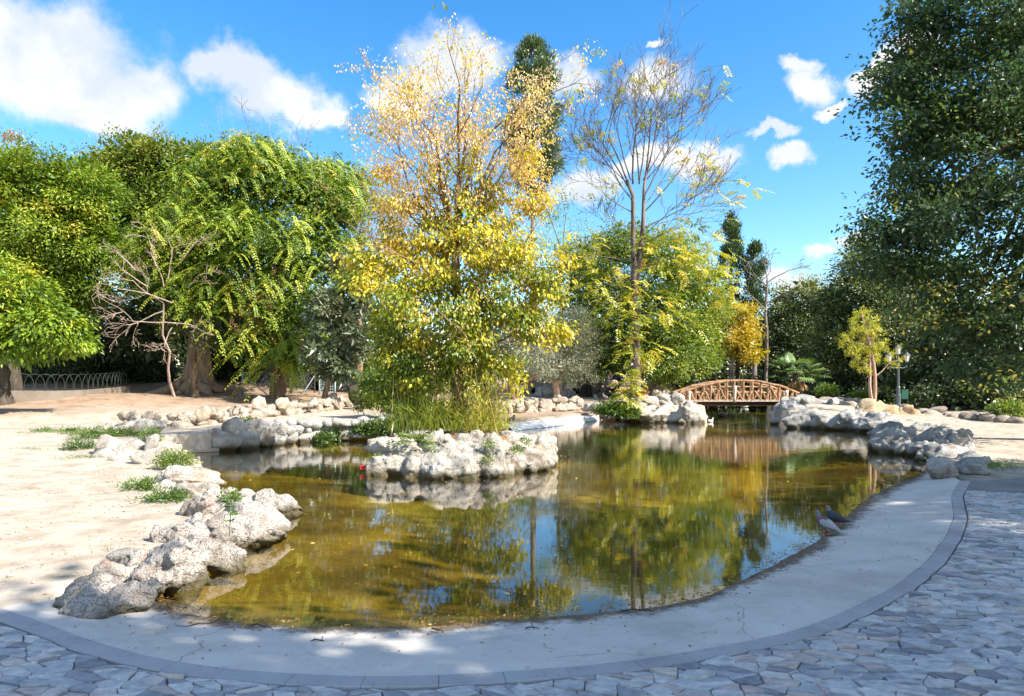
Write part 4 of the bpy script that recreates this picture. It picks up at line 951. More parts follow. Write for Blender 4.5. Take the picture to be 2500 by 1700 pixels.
for (px, py, rx, ry, tt, n) in [(1340, 830, 40, 22, .55, 14), (1255, 880, 35, 26, .38, 12), (1265, 945, 22, 22, .50, 10), (1200, 920, 30, 20, .3, 10), (1390, 640, 20, 60, .6, 14), (850, 640, 30, 25, .6, 10), (1160, 960, 24, 20, .35, 8), (905, 620, 40, 30, .6, 12)]:
    c, rad = Bl(px, py, Yt - .4, rx, ry, .3); Cc = np.array(tuple(c)) + lv.r.normal(size=(n, 3)) * np.array(rad) * .6
    lv.cluster(Cc, nrm(lv.r.normal(size=Cc.shape)), 6, .07, .10, .06, tt + lv.r.normal(size=n) * .1, droop=1.2)
lv.obj('crown', L_YEL, t)
dl = Leaves(6)    # dry seed clusters in the upper limbs
sel = dl.r.random(len(TP)) < 0.80; C = np.repeat(TP[sel], 5, 0) + dl.r.normal(size=(sel.sum() * 5, 3)) * .17; C[:, 2] -= .10
dl.cluster(C, nrm(dl.r.normal(size=C.shape)), 8, .07, .062, .034, .60 + dl.r.normal(size=len(C)) * .2, droop=1.2)
C2 = np.concatenate([np.array(tuple(b[0])) + nrm(dl.r.normal(size=(24, 3))) * np.array(b[1]) * .95 for b in bl + bu + bu + bu])
dl.cluster(C2, nrm(dl.r.normal(size=C2.shape)), 8, .075, .05, .026, .55 + dl.r.normal(size=len(C2)) * .2, droop=1.2)
dl.obj('seed_clusters', L_DRY, t)

# ================================================================== bare topped tall tree behind the bridge bank
Yt = 36.0
t = tree('tall_tree', wp(1550, 965, Yt), 'very tall half bare tree with yellow leaf sprays beside the footbridge')
r = random.Random(12); g = Geo(); tips = []
s = Yt / F
g.tube(resample([wp(1550, 972, Yt), wp(1553, 850, Yt), wp(1549, 700, Yt), wp(1547, 610, Yt), wp(1545, 470, Yt), wp(1530, 440, Yt)], 14), taper(.27, .085, 14), 10, cap=False)
g.tube(resample([wp(1552, 690, Yt + .1), wp(1570, 560, Yt), wp(1572, 460, Yt), wp(1578, 420, Yt)], 8), taper(.17, .06, 8), 8, cap=False)
for px, py, dx, dy, dz, ln, rad in [(1530, 440, -.28, .1, 1, 130, .085), (1545, 450, -.05, -.1, 1, 150, .09), (1578, 420, .12, .1, 1, 150, .09), (1578, 430, .33, -.1, 1, 140, .08), (1572, 480, .62, .1, 1, 140, .07), (1570, 520, .95, -.1, .8, 140, .065),
                                    (1568, 560, 1.1, .2, .55, 150, .06), (1560, 600, 1.2, -.1, .38, 130, .05), (1532, 455, -.6, -.1, 1, 125, .07), (1538, 480, -.95, .1, .9, 110, .06), (1545, 520, -1.1, .1, .5, 100, .05), (1547, 560, -1.1, -.1, .25, 80, .04),
                                    (1560, 440, .05, .4, 1, 150, .075), (1548, 500, -.5, .3, .8, 110, .04), (1572, 500, .7, .4, .7, 130, .045), (1546, 590, -.8, .3, .5, 80, .03), (1566, 580, .9, -.3, .5, 120, .04), (1535, 450, -.75, .3, .7, 115, .045), (1577, 440, .85, -.3, .8, 130, .05), (1560, 450, .1, -.5, 1, 140, .07), (1540, 440, -.4, -.4, 1, 130, .065), (1570, 440, .5, .4, 1, 130, .065)]:
    branchy(g, wp(px, py, Yt), (dx * .92, dy, dz), ln * s * .95, rad * .60, 4, r, tips, spread=.58, up=.20, nch=(2, 4), shrink=.69, seg=5, wob=.06, minr=.010)
for px, py, dx, dz in [(1550, 640, -1, .15), (1555, 655, 1, .1), (1550, 740, -1, 0), (1555, 770, 1, 0), (1550, 840, -1, -.1)]:
    branchy(g, wp(px, py, Yt), (dx, -.5, dz), 1.6, .035, 2, r, tips, spread=.5, up=0.0, nch=(2, 2), seg=4, minr=.01)
g.obj('trunk', B_TALL, t)
g = Geo(); g.box(wp(1543, 889, Yt - .33), (.10, .02, .12)); g.obj('tag', plain('white_tag', (.75, .75, .72)), t, smooth=False)
lv = Leaves(13); TP = np.array([p for p, d, k in tips]); TD = np.array([d for p, d, k in tips]); hh = (TP[:, 2] - 6) / 13
pk = lv.r.random(len(TP)) < np.clip(.15 - .14 * hh, .016, .2)
C = TP[pk]; Dd = TD[pk] * .6 + lv.r.normal(size=C.shape) * .5
lv.fronds(C, Dd, lv.r.uniform(.45, .8, len(C)), 6, .22, .085, np.clip(.62 + lv.r.normal(size=len(C)) * .2, 0, 1), droop=.35, hang=.2)
# low leafy sprays round the trunk
bl = [Bl(1480, 690, Yt - 1, 90, 60, 1.5), Bl(1620, 620, Yt - .5, 90, 60, 1.5), Bl(1500, 780, Yt - 1.5, 80, 70, 1.2), Bl(1600, 740, Yt - 1, 90, 60, 1.3), Bl(1680, 560, Yt, 90, 45, 1.0), Bl(1745, 610, Yt, 50, 45, .8), Bl(1770, 700, Yt, 40, 50, .8), Bl(1720, 650, Yt - .5, 70, 50, 1), Bl(1560, 850, Yt - 1.6, 70, 60, .8), Bl(1820, 465, Yt, 60, 14, .4), Bl(1420, 600, Yt, 60, 40, 1)]
for c, rad in bl:
    n = int(rad[0] * rad[2] * 19) + 5; d = nrm(lv.r.normal(size=(n, 3))); C = np.array(tuple(c)) + d * np.array(rad) * lv.r.uniform(.3, 1, n)[:, None]
    dd = d * .7 + lv.r.normal(size=d.shape) * .4; dd[:, 2] *= .4
    lv.fronds(C, dd, lv.r.uniform(.5, .8, n), 7, .20, .085, np.clip(.60 + lv.r.normal() * .1 + lv.r.normal(size=n) * .15, 0, 1), droop=.35, hang=.15)
lv.obj('crown', L_TALL, t)

# ================================================================== left hand trees
def simple(name, label, base, tip, r0, r1, bark, blobs, leaf, ncl, nl, rcl, L, Wd, t0, seed, limb=True, **kw):
    t = tree(name, base, label, kw.pop('cat', 'tree'), kw.pop('group', None))
    if r0: trunk_obj(t, [base, tip], r0, r1, bark, [b[0] for b in blobs] if limb else (), r1 * .6, seed=seed, flare=kw.pop('flare', 1.5))
    lv = Leaves(seed); C = lv.crown(blobs, ncl, nl, rcl, L, Wd, t0, **kw); lv.obj('crown', leaf, t)
    return t, lv, C
# A: far left bright tree
Y = 30
bl = [Bl(60, 450, Y, 130, 75, 2.5), Bl(200, 460, Y, 90, 85, 2.2), Bl(-90, 440, Y, 140, 110, 2.5), Bl(120, 560, Y, 150, 90, 2.6), Bl(240, 590, Y + 1, 70, 90, 2), Bl(0, 640, Y, 160, 100, 2.4), Bl(170, 700, Y + 1, 120, 90, 2)]
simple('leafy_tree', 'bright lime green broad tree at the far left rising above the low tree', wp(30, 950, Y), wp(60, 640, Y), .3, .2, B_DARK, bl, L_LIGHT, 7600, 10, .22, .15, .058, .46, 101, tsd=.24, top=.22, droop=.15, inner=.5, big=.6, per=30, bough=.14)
# B: rear mid green tree
Y = 38
bl = [Bl(300, 430, Y, 110, 80, 2.5), Bl(390, 400, Y, 100, 62, 2.5), Bl(500, 420, Y, 90, 75, 2.5), Bl(400, 520, Y, 150, 100, 3), Bl(270, 560, Y, 100, 120, 3), Bl(520, 540, Y, 110, 110, 3), Bl(400, 640, Y, 150, 90, 3), Bl(330, 360, Y, 45, 30, 1)]
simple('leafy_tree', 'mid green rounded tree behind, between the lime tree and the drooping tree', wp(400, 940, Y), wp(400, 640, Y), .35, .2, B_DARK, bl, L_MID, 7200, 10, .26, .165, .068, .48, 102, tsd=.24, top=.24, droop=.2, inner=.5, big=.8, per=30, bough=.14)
# C: large drooping tree
Y = 30.5
t = tree('drooping_tree', wp(678, 960, Y), 'large green tree with long drooping leaf sprays over the left terrace')
bl = [Bl(560, 480, Y, 130, 100, 2.5), Bl(690, 450, Y, 120, 90, 2.5), Bl(620, 390, Y + .5, 100, 50, 2), Bl(800, 500, Y, 110, 90, 2.4), Bl(470, 600, Y - .5, 120, 100, 2.4), Bl(620, 600, Y - 1, 140, 100, 2.5), Bl(780, 620, Y - .5, 120, 100, 2.4),
      Bl(520, 720, Y - 1, 110, 80, 2), Bl(690, 740, Y - 1.2, 120, 90, 2), Bl(400, 660, Y, 90, 80, 2), Bl(640, 840, Y - 1, 90, 55, 1.6), Bl(840, 440, Y + 1, 70, 45, 1.5), Bl(730, 860, Y - 1.2, 80, 50, 1.4)]
trunk_obj(t, [wp(678, 966, Y), wp(672, 880, Y), wp(660, 700, Y)], .26, .16, B_BROWN, [b[0] for b in bl], .09, seed=7)
g = Geo(); g.tube(curve(wp(690, 966, Y - .1), wp(700, 800, Y), 6), taper(.17, .10, 6), 8, cap=False); g.obj('second_stem', B_BROWN, t)
lv = Leaves(103)
lv.crown(bl, 7200, 9, .18, .125, .058, .40, tsd=.18, top=.16, droop=.45, inner=.55, cull=.66, big=.7)
# drooping sprays on the face towards the pond
n = 1100; k = lv.r.integers(0, len(bl), n); d = nrm(lv.r.normal(size=(n, 3)) + np.array([.15, -1.1, .25]))
C = np.array([tuple(bl[i][0]) for i in k]) + d * np.array([bl[i][1] for i in k]) * lv.r.uniform(.85, 1.08, n)[:, None]
dd = np.stack([lv.r.choice([-1, 1], n) * lv.r.uniform(.3, 1, n), -lv.r.uniform(.2, .8, n), lv.r.uniform(-.2, .35, n)], -1)
lv.fronds(C, dd, lv.r.uniform(.5, 1.3, n), 13, .13, .052, np.clip(.60 + lv.r.normal(size=n) * .18, 0, 1), droop=.75, hang=.45)
for px, py, dx, n in [(512, 790, .1, 7), (500, 700, -.4, 7), (560, 640, -.5, 7), (720, 560, .1, 8), (735, 620, .1, 8), (540, 560, -.6, 9), (700, 905, .4, 9), (655, 900, -.3, 8), (790, 700, .1, 7), (760, 870, .6, 8), (640, 790, -.5, 6), (480, 540, -.9, 9), (460, 600, -.9, 8), (350, 640, -.9, 8)]:
    P = np.array(tuple(wp(px, py, Y - 2.3))) + lv.r.normal(size=(n, 3)) * np.array([.35, .3, .25]); D_ = np.tile(np.array([[dx, -.3, .1]]), (n, 1)) + lv.r.normal(size=(n, 3)) * .2
    lv.fronds(P, D_, lv.r.uniform(.9, 1.5, n), 15, .15, .06, np.full(n, .78), droop=.8, hang=.5)
lv.obj('crown', L_DROOP, t)
# yellowing top of C and rust dead sprays
lv = Leaves(104); P = []
for px, py, n, sx, sy in [(640, 735, 26, .5, .9), (605, 760, 20, .5, .4), (655, 700, 18, .3, .5), (560, 690, 8, .4, .3), (810, 480, 8, .5, .3)]:
    P.append(np.array(tuple(wp(px, py, Y - 2.4))) + lv.r.normal(size=(n, 3)) * np.array([sx, .3, sy]))
P = np.concatenate(P); lv.fronds(P, lv.r.normal(size=P.shape) * .4 + np.array([0, -.2, -.2]), .5, 6, .12, .05, np.clip(.75 + lv.r.normal(size=len(P)) * .15, 0, 1), droop=.8, hang=.7)
lv.obj('dead_sprays', L_RUST, t)
lv = Leaves(105); bl2 = [Bl(590, 370, Y + .8, 90, 40, 1.5), Bl(660, 420, Y - .8, 60, 45, 1), Bl(760, 420, Y, 90, 40, 1.5), Bl(520, 470, Y - 1, 80, 60, 1.2)]
lv.crown(bl2, 420, 7, .14, .13, .07, .62, tsd=.15, top=.1, droop=.8, inner=.4); lv.obj('yellowing_top', L_TALL, t)
g = Geo(); r = random.Random(61); tp = []
for px, py in [(560, 350), (610, 345), (660, 350), (700, 390), (740, 400), (790, 420), (640, 360)]:
    branchy(g, wp(px, py + 20, Y + .5), (r.gauss(0, .4), r.gauss(0, .3), 1), 1.3, .018, 2, r, tp, spread=.6, up=.1, minr=.009, seg=4)
g.obj('bare_twigs', B_GREY, t)['kind'] = 'stuff'
# D: low tree with broad leaves at the left frame edge
Y = 20.5
bl = [Bl(40, 730, Y, 95, 80, 1.1), Bl(110, 790, Y - .2, 85, 75, 1.0), Bl(-60, 760, Y, 120, 120, 1.2), Bl(40, 830, Y - .3, 110, 60, 1.0), Bl(160, 820, Y, 60, 50, .7), Bl(30, 680, Y + .2, 60, 45, .8)]
simple('low_tree', 'low broad leaved tree with big fresh green leaves at the left edge over hoop fence', wp(10, 975, Y), wp(5, 830, Y), .2, .12, B_DARK, bl, L_LIGHT, 2100, 8, .15, .145, .060, .50, 106, tsd=.19, top=.05, droop=.65, inner=.45, big=.3)
# loquat
Y = 26.5
t = tree('loquat_tree', wp(790, 985, Y), 'small leaning tree with rosettes of long grey green leaves beside mesh gate')
bl = [Bl(800, 760, Y, 70, 60, .9), Bl(860, 720, Y + .3, 60, 60, .8), Bl(780, 850, Y - .2, 60, 60, .8), Bl(860, 830, Y, 60, 65, .9), Bl(830, 900, Y - .2, 60, 35, .6), Bl(850, 650, Y + .5, 50, 40, .7)]
trunk_obj(t, [wp(788, 990, Y), wp(803, 920, Y), wp(822, 840, Y)], .11, .08, B_BROWN, [b[0] for b in bl], .05, seed=9, flare=1.25)
lv = Leaves(107); lv.crown(bl, 760, 11, .055, .20, .06, .60, tsd=.18, top=.1, droop=.15, inner=.5, big=.5); lv.obj('crown', L_LOQ, t)
# thin tree and the old buttressed trunk under C
Y = 29
simple('young_tree', 'slim dark trunked tree shaded under the big drooping tree', wp(474, 966, Y), wp(474, 850, Y), .13, .10, B_BROWN, [Bl(470, 820, Y, 70, 50, 1.2), Bl(520, 790, Y + .5, 80, 60, 1.2), Bl(430, 780, Y + .5, 70, 50, 1.2)], L_DARK, 420, 7, .2, .16, .07, .5, 108, droop=.3)
t = tree('old_tree', wp(480, 955, 34), 'old massive tree with spreading buttress roots in the shade under dark foliage')
g = Geo(); r = random.Random(3); tp = wp(485, 880, 34)
g.tube(resample([wp(483, 960, 34), wp(484, 930, 34), wp(486, 850, 34), wp(480, 700, 34)], 8), [.95, .72, .58, .5, .46, .42, .4, .36], 12, cap=False)
for px, py, Yq in [(350, 962, 32), (380, 958, 33), (420, 966, 32.2), (455, 968, 32.3), (520, 966, 32.3), (545, 956, 33), (400, 952, 34), (560, 950, 34.5)]:
    g.tube(curve(wp(478, 915, 34), wp(px, py, Yq), 7, (0, 0, -.22), .02, r), [.34, .34, .30, .26, .2, .14, .05], 8, cap=False)
g.obj('trunk', barkmat('bark_root', (.22, .14, .09), (.44, .31, .21), 4), t)
lv = Leaves(109); bl = [Bl(380, 800, 35, 140, 75, 2.5), Bl(540, 790, 35, 130, 80, 2.5), Bl(250, 820, 35, 120, 70, 2.5), Bl(640, 820, 36, 120, 70, 2.5), Bl(450, 720, 35, 150, 70, 2.5)]
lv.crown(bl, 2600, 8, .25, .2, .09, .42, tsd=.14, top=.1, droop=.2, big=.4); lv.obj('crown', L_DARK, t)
# bare dead shrub sticking out of the mass
t = tree('dead_shrub', wp(420, 962, 26.5), 'leafless tangle of pinkish grey dead twigs in front of dark foliage', 'shrub')
g = Geo(); r = random.Random(33); tp = []; Y = 26.5
g.tube(curve(wp(425, 968, Y + 1.5), wp(400, 740, Y), 7, (0, 0, 0), .02, r), taper(.06, .03, 7), 6, cap=False)
for a, d, ln in [((430, 790), (-1, -.3, .0), 150), ((420, 740), (-1, -.3, .25), 190), ((400, 740), (-.7, -.2, .8), 140), ((400, 700), (-.1, -.2, 1), 130), ((410, 680), (.4, -.2, 1), 120), ((420, 800), (-.2, -.3, -.9), 80), ((430, 790), (.9, -.3, -.3), 90), ((360, 700), (-.9, -.1, .5), 110),
                 ((380, 650), (-.3, -.2, 1), 110), ((440, 640), (.5, -.1, .8), 100), ((400, 760), (-1, -.4, -.3), 130), ((330, 660), (-.5, -.3, .9), 90), ((460, 700), (.8, -.3, .2), 80)]:
    branchy(g, wp(a[0], a[1], Y), d, ln * Y / F * .62, .028, 3, r, tp, spread=.75, up=.0, nch=(2, 4), shrink=.58, minr=.008, seg=4, wob=.12)
g.obj('twigs', B_TWIG, t)
# rust tree behind the yellow one, rust tips at the left edge
Y = 33
simple('rusty_tree', 'orange brown autumn tree just left of the yellow tree behind it', wp(880, 960, Y), wp(880, 700, Y), .2, .12, B_BROWN, [Bl(880, 520, Y, 75, 60, 1.6), Bl(930, 560, Y, 60, 70, 1.6), Bl(850, 580, Y, 60, 60, 1.5), Bl(900, 640, Y, 70, 60, 1.6)], L_RUST, 1100, 8, .16, .12, .06, .42, 110, tsd=.2, droop=.6)
simple('rusty_tree', 'small tree top with rust brown leaves at the far left edge above lime tree', wp(-20, 960, 36), wp(0, 420, 36), .2, .1, B_BROWN, [Bl(-20, 360, 36, 70, 50, 1.4), Bl(30, 370, 36, 50, 35, 1.0), Bl(20, 320, 36, 35, 18, .7)], L_RUST, 260, 7, .2, .16, .07, .45, 111, tsd=.3, droop=.5, limb=True)
# leaning bush on the far bank left of the island
Y = 22.5
t = tree('leaning_bush', wp(1010, 1012, Y), 'twisted dark stemmed bush with green leaves leaning over the path behind the island', 'bush')
bl = [Bl(930, 930, Y, 60, 45, .7), Bl(985, 900, Y + .2, 65, 50, .7), Bl(900, 975, Y - .1, 45, 30, .5), Bl(1010, 960, Y, 50, 40, .6), Bl(960, 985, Y - .2, 50, 32, .5)]
g = Geo(); r = random.Random(8)
g.tube(resample([wp(1015, 1016, Y), wp(1005, 990, Y), wp(985, 965, Y), wp(960, 940, Y)], 8), taper(.10, .05, 8), 7, cap=False); limbs(g, wp(985, 965, Y), [b[0] for b in bl], .035, r); g.obj('trunk', B_DARK, t)
lv = Leaves(112); lv.crown(bl, 1150, 7, .08, .09, .055, .42, tsd=.17, top=.12, droop=.6, inner=.4, big=.25); lv.obj('crown', L_MID, t)
# small twin stemmed tree right of the island, and the olive
Y = 29.5
t = tree('twin_stem_tree', wp(1255, 1000, Y), 'crooked reddish twin stemmed small tree on rubble bank right of the island')
g = Geo(); r = random.Random(9)
g.tube(resample([wp(1258, 1012, Y), wp(1252, 975, Y), wp(1246, 940, Y), wp(1235, 880, Y)], 8), taper(.17, .09, 8), 8, cap=False)
g.tube(resample([wp(1252, 985, Y), wp(1262, 960, Y), wp(1288, 935, Y), wp(1310, 915, Y)], 8), taper(.11, .06, 8), 7, cap=False); g.obj('trunk', barkmat('bark_red', (.12, .06, .04), (.30, .18, .12)), t)
lv = Leaves(113); lv.crown([Bl(1230, 850, Y, 60, 60, 1.1), Bl(1290, 850, Y, 60, 55, 1.0), Bl(1320, 890, Y, 45, 35, .8), Bl(1270, 790, Y, 60, 50, 1)], 900, 8, .12, .09, .028, .42, tsd=.14, droop=.3, big=.3); lv.obj('crown', L_OLIVE, t)
Y = 36
t = tree('olive_tree', wp(1364, 981, Y), 'silvery grey green olive tree with stout pale trunk on the far terrace')
bl = [Bl(1370, 860, Y - .5, 75, 75, 1.7), Bl(1420, 850, Y, 45, 75, 1.3), Bl(1310, 860, Y, 60, 65, 1.4), Bl(1400, 790, Y, 55, 45, 1.3), Bl(1340, 800, Y, 60, 45, 1.3), Bl(1420, 910, Y - .3, 38, 36, 1.0), Bl(1330, 915, Y - .4, 55, 25, .9)]
trunk_obj(t, [wp(1362, 988, Y), wp(1359, 955, Y), wp(1350, 910, Y)], .20, .15, B_PINK, [b[0] for b in bl], .07, seed=15, flare=1.35)
g = Geo(); g.tube(curve(wp(1369, 988, Y + .05), wp(1368, 915, Y), 6), taper(.13, .10, 6), 8, cap=False); g.obj('second_stem', B_GREY, t)
lv = Leaves(114); lv.crown(bl, 3600, 9, .13, .085, .026, .58, tsd=.15, top=.05, droop=.1, inner=.5, big=.2); lv.obj('crown', L_OLIVE, t)

# ================================================================== middle background
Y = 42
bl = [Bl(1440, 640, Y, 80, 70, 2.4), Bl(1530, 600, Y + 1, 90, 60, 2.4), Bl(1480, 740, Y - 1, 110, 90, 2.6), Bl(1420, 720, Y, 70, 80, 2.2), Bl(1500, 850, Y - 1.5, 110, 80, 2.6), Bl(1420, 830, Y, 60, 80, 2)]
simple('leafy_tree', 'dense yellowing green tree standing behind the olive and left of the tall trunk', wp(1428, 965, Y), wp(1450, 780, Y), .3, .2, B_DARK, bl, L_MID, 3800, 9, .24, .17, .08, .62, 115, tsd=.15, top=.18, droop=.35, inner=.5, big=.25)
Y = 41
bl = [Bl(1630, 620, Y, 90, 60, 2.4), Bl(1600, 720, Y - 1, 100, 80, 2.5), Bl(1690, 700, Y, 80, 80, 2.3), Bl(1640, 820, Y - 2, 110, 70, 2.5), Bl(1720, 780, Y, 60, 80, 2), Bl(1620, 890, Y - 3, 85, 50, 2.0), Bl(1700, 880, Y - 2, 60, 50, 1.8)]
simple('leafy_tree', 'dense bright yellow green tree between the tall trunk and the footbridge', wp(1640, 960, Y), wp(1640, 800, Y), .3, .2, B_DARK, bl, L_TALL, 4300, 9, .22, .16, .08, .36, 116, tsd=.15, top=.10, droop=.55, inner=.5, big=.25)
Y = 50
bl = [Bl(1380, 520, Y, 60, 55, 2), Bl(1340, 580, Y, 70, 60, 2), Bl(1420, 560, Y, 50, 50, 2), Bl(1330, 480, Y, 40, 40, 1.5)]
simple('wispy_tree', 'thin wispy pale green tree top between the cypress and the tall tree', wp(1370, 955, Y), wp(1370, 640, Y), .25, .12, B_GREY, bl, L_LIGHT, 420, 7, .35, .15, .07, .52, 117, tsd=.15, droop=.4, inner=.2, lob=.5)
Y = 45
bl = [Bl(1800, 830, Y, 50, 50, 1.5), Bl(1815, 780, Y, 38, 40, 1.2), Bl(1770, 810, Y, 40, 45, 1.3), Bl(1830, 860, Y, 35, 35, 1.2)]
simple('golden_bush', 'rounded golden yellow bush behind the middle of the footbridge', wp(1800, 950, Y), wp(1800, 850, Y), .15, .1, B_DARK, bl, L_GOLD, 1100, 8, .18, .15, .08, .55, 118, cat='bush', tsd=.16, droop=.4, inner=.45, big=.3)
Y = 60
for i_, (px, w, lab) in enumerate([(1440, 130, 'dark green undergrowth tree far behind the olive terrace'), (1670, 120, 'dark evergreen bush far behind the left half of the footbridge'), (1790, 100, 'dark evergreen bush under the golden bush behind the bridge'), (1900, 110, 'dark evergreen bush behind the fan palm')]):
    bl = [Bl(px, 880, Y, w, 60, 3), Bl(px - 40, 830, Y + 1, w * .6, 50, 2.5), Bl(px + 45, 850, Y + 1, w * .6, 50, 2.5), Bl(px, 940, Y, w, 40, 3)]
    simple('evergreen_bush', lab, wp(px, 965, Y), wp(px, 900, Y), .2, .1, B_DARK, bl, L_DARK, 1500, 8, .3, .2, .1, .45, 120 + i_, cat='bush', group='dark bushes beyond the far pond', tsd=.18, droop=.2, big=.4)
# bare tree right of the cypresses
t = tree('bare_tree', wp(1872, 950, 46), 'thin leafless tree standing against the sky right of the small cypresses')
g = Geo(); r = random.Random(71); tp = []; Y = 46
g.tube(curve(wp(1872, 960, Y), wp(1874, 690, Y), 8, (0, 0, 0), .01, r), taper(.13, .07, 8), 7, cap=False)
for a, d, ln in [((1874, 690), (.75, 0, .6), 75), ((1874, 690), (-.2, .1, 1), 60), ((1874, 700), (-.7, 0, .6), 60), ((1873, 740), (.8, 0, .5), 50), ((1872, 760), (-.8, -.2, .7), 85), ((1872, 800), (-.9, -.2, .5), 70), ((1872, 690), (.3, .3, 1), 55)]:
    branchy(g, wp(a[0], a[1], Y), d, ln * Y / F * .8, .05, 3, r, tp, spread=.55, up=.05, nch=(2, 3), shrink=.62, minr=.014, seg=4, wob=.1)
g.obj('trunk', B_GREY, t)
# cypresses
def cypress(label, px, ytop, ybot, wpx, Y, base_py, seed, ncl, trunkvis=None, t0=.45):
    t = tree('cypress', wp(px, base_py, Y), label)
    g = Geo(); g.tube(curve(wp(px, base_py, Y), wp(px - 2, ytop + 40, Y), 8), taper(.25, .06, 8), 8, cap=False); g.obj('trunk', B_GREY, t)
    lv = Leaves(seed); r = lv.r; n = ncl; s = Y / F; nb_ = ncl // 16; bh, ba = r.random(nb_) ** .9, r.uniform(0, 2 * math.pi, nb_); pk_ = r.integers(0, nb_, n); hh = np.clip(bh[pk_] + r.normal(size=n) * .013, 0, 1); an = ba[pk_] + r.normal(size=n) * .22; bt = r.normal(size=nb_)[pk_]; bo = r.uniform(.72, 1.12, nb_)[pk_]
    prof = np.interp(hh, [0, .06, .25, .6, .85, 1], [.30, .7, .95, .95, .72, .18]) * (1 + .30 * np.sin(hh * 31 + 2.6 * np.sin(an * 2 + seed) + seed) * np.cos(an * 2 + hh * 13 + seed) + .16 * np.sin(hh * 71 + an * 5))
    rr = wpx / 2 * s * prof * bo * r.uniform(.85, 1.05, n); zb = H - (ybot - HY) * s; zt = H - (ytop - HY) * s
    C = np.stack([(px - CX) * s + rr * np.cos(an), Y + rr * np.sin(an), zb + (zt - zb) * hh], -1)
    out = np.stack([np.cos(an) * .5, np.sin(an) * .5, np.full(n, .9)], -1)
    lv.cluster(C, out, 10, .15, .24, .075, t0 + bt * .14 + r.normal(size=n) * .1, droop=-.5, flat=1.1); lv.obj('crown', L_CYP, t); return t
cypress('tall dark cypress with exposed bare lower trunk behind the yellow tree', 1302, 105, 470, 118, 45, 955, 130, 2600)
cypress('slender cypress half hidden by yellow leaves right of the tall tree', 1786, 525, 780, 48, 55, 955, 131, 900)
cypress('small dark cypress standing right beside the slender cypress', 1842, 600, 860, 52, 54, 955, 132, 900)
# evergreens on the right
Y = 48
bl = [Bl(1960, 740, Y, 70, 60, 2.2), Bl(1920, 790, Y, 60, 70, 2), Bl(2010, 780, Y, 70, 80, 2.2), Bl(1960, 850, Y, 110, 70, 2.6), Bl(1900, 870, Y, 50, 50, 2), Bl(2030, 870, Y, 80, 60, 2)]
simple('evergreen_tree', 'rounded dark evergreen tree just behind the fan palm and bridge end', wp(1960, 960, Y), wp(1960, 830, Y), .3, .2, B_DARK, bl, L_DARK, 3300, 9, .26, .19, .09, .58, 133, tsd=.15, top=.22, droop=.15, big=.35)
Y = 38
bl = [Bl(2140, 660, Y, 90, 60, 2.2), Bl(2080, 720, Y, 75, 65, 2), Bl(2200, 690, Y, 90, 80, 2.3), Bl(2130, 790, Y, 130, 80, 2.6), Bl(2240, 800, Y, 90, 80, 2.3), Bl(2110, 620, Y + 1, 45, 32, 1.2), Bl(2060, 830, Y, 80, 70, 2), Bl(2160, 890, Y, 130, 60, 2.4)]
simple('evergreen_tree', 'big dark evergreen rising behind the young pine and the street lamp', wp(2150, 975, Y), wp(2150, 800, Y), .3, .2, B_DARK, bl, L_DARK, 5000, 9, .22, .16, .075, .55, 134, tsd=.16, top=.2, droop=.15, big=.35)
Y = 30
bl = [Bl(2330, 820, Y, 100, 80, 2), Bl(2430, 800, Y, 100, 100, 2), Bl(2290, 900, Y, 90, 70, 1.6), Bl(2400, 920, Y - 1, 110, 70, 1.7), Bl(2500, 900, Y - 1, 90, 90, 1.8), Bl(2240, 940, Y + 1, 70, 45, 1.4), Bl(2330, 970, Y - 1, 110, 40, 1.4), Bl(2470, 975, Y - 2, 90, 40, 1.2), Bl(2540, 820, Y, 90, 120, 2)]
simple('shrubbery', 'dark dense shrubs with a few yellow leaves filling the right side behind the stone border', wp(2380, 985, Y), wp(2380, 900, Y), .15, .1, B_DARK, bl, L_DARK, 4300, 8, .2, .14, .075, .42, 135, cat='shrubs', tsd=.17, top=.05, droop=.3, big=.35)
# golden touches at its upper edge
lv = Leaves(136)
# ================================================================== the huge tree of the right frame edge
Y = 16.0
t = tree('huge_tree', Vector((15.0, 16.5, .3)), 'huge dark leaved tree with overhanging branches filling the upper right corner')
bl = [Bl(2330, 60, Y, 160, 110, 2.0), Bl(2480, 40, Y, 170, 150, 2.2), Bl(2270, 180, Y + .2, 110, 70, 1.6), Bl(2400, 220, Y, 180, 130, 2.2), Bl(2260, 330, Y, 90, 80, 1.6), Bl(2400, 380, Y, 190, 120, 2.2), Bl(2560, 200, Y, 160, 200, 2.2), Bl(2570, 480, Y, 170, 200, 2.2),
      Bl(2290, 430, Y + .3, 110, 70, 1.5), Bl(2240, 560, Y - .4, 100, 55, 1.3), Bl(2390, 540, Y, 170, 110, 2.0), Bl(2300, 640, Y + .3, 120, 80, 1.6), Bl(2450, 680, Y, 150, 110, 1.9), Bl(2360, 760, Y + .4, 120, 80, 1.5), Bl(2480, 850, Y, 120, 90, 1.5), Bl(2390, 880, Y + .8, 90, 60, 1.2), Bl(2600, 800, Y, 130, 130, 1.8), Bl(2500, -120, Y + 1, 250, 120, 2.6), Bl(2700, 100, Y + 2, 200, 300, 3)]
trunk_obj(t, [Vector((15.0, 16.5, .2)), Vector((14.8, 16.4, 4)), Vector((14.6, 16.2, 8))], .45, .3, B_DARK, [b[0] for b in bl], .12, seed=23, k=12)
lv = Leaves(137)
lv.crown(bl, 6300, 11, .15, .13, .08, .42, tsd=.15, top=.05, droop=.3, inner=.4, lob=.6, cull=.55, big=.02, tj=.07, bough=.27, per=34, flat2=.30)
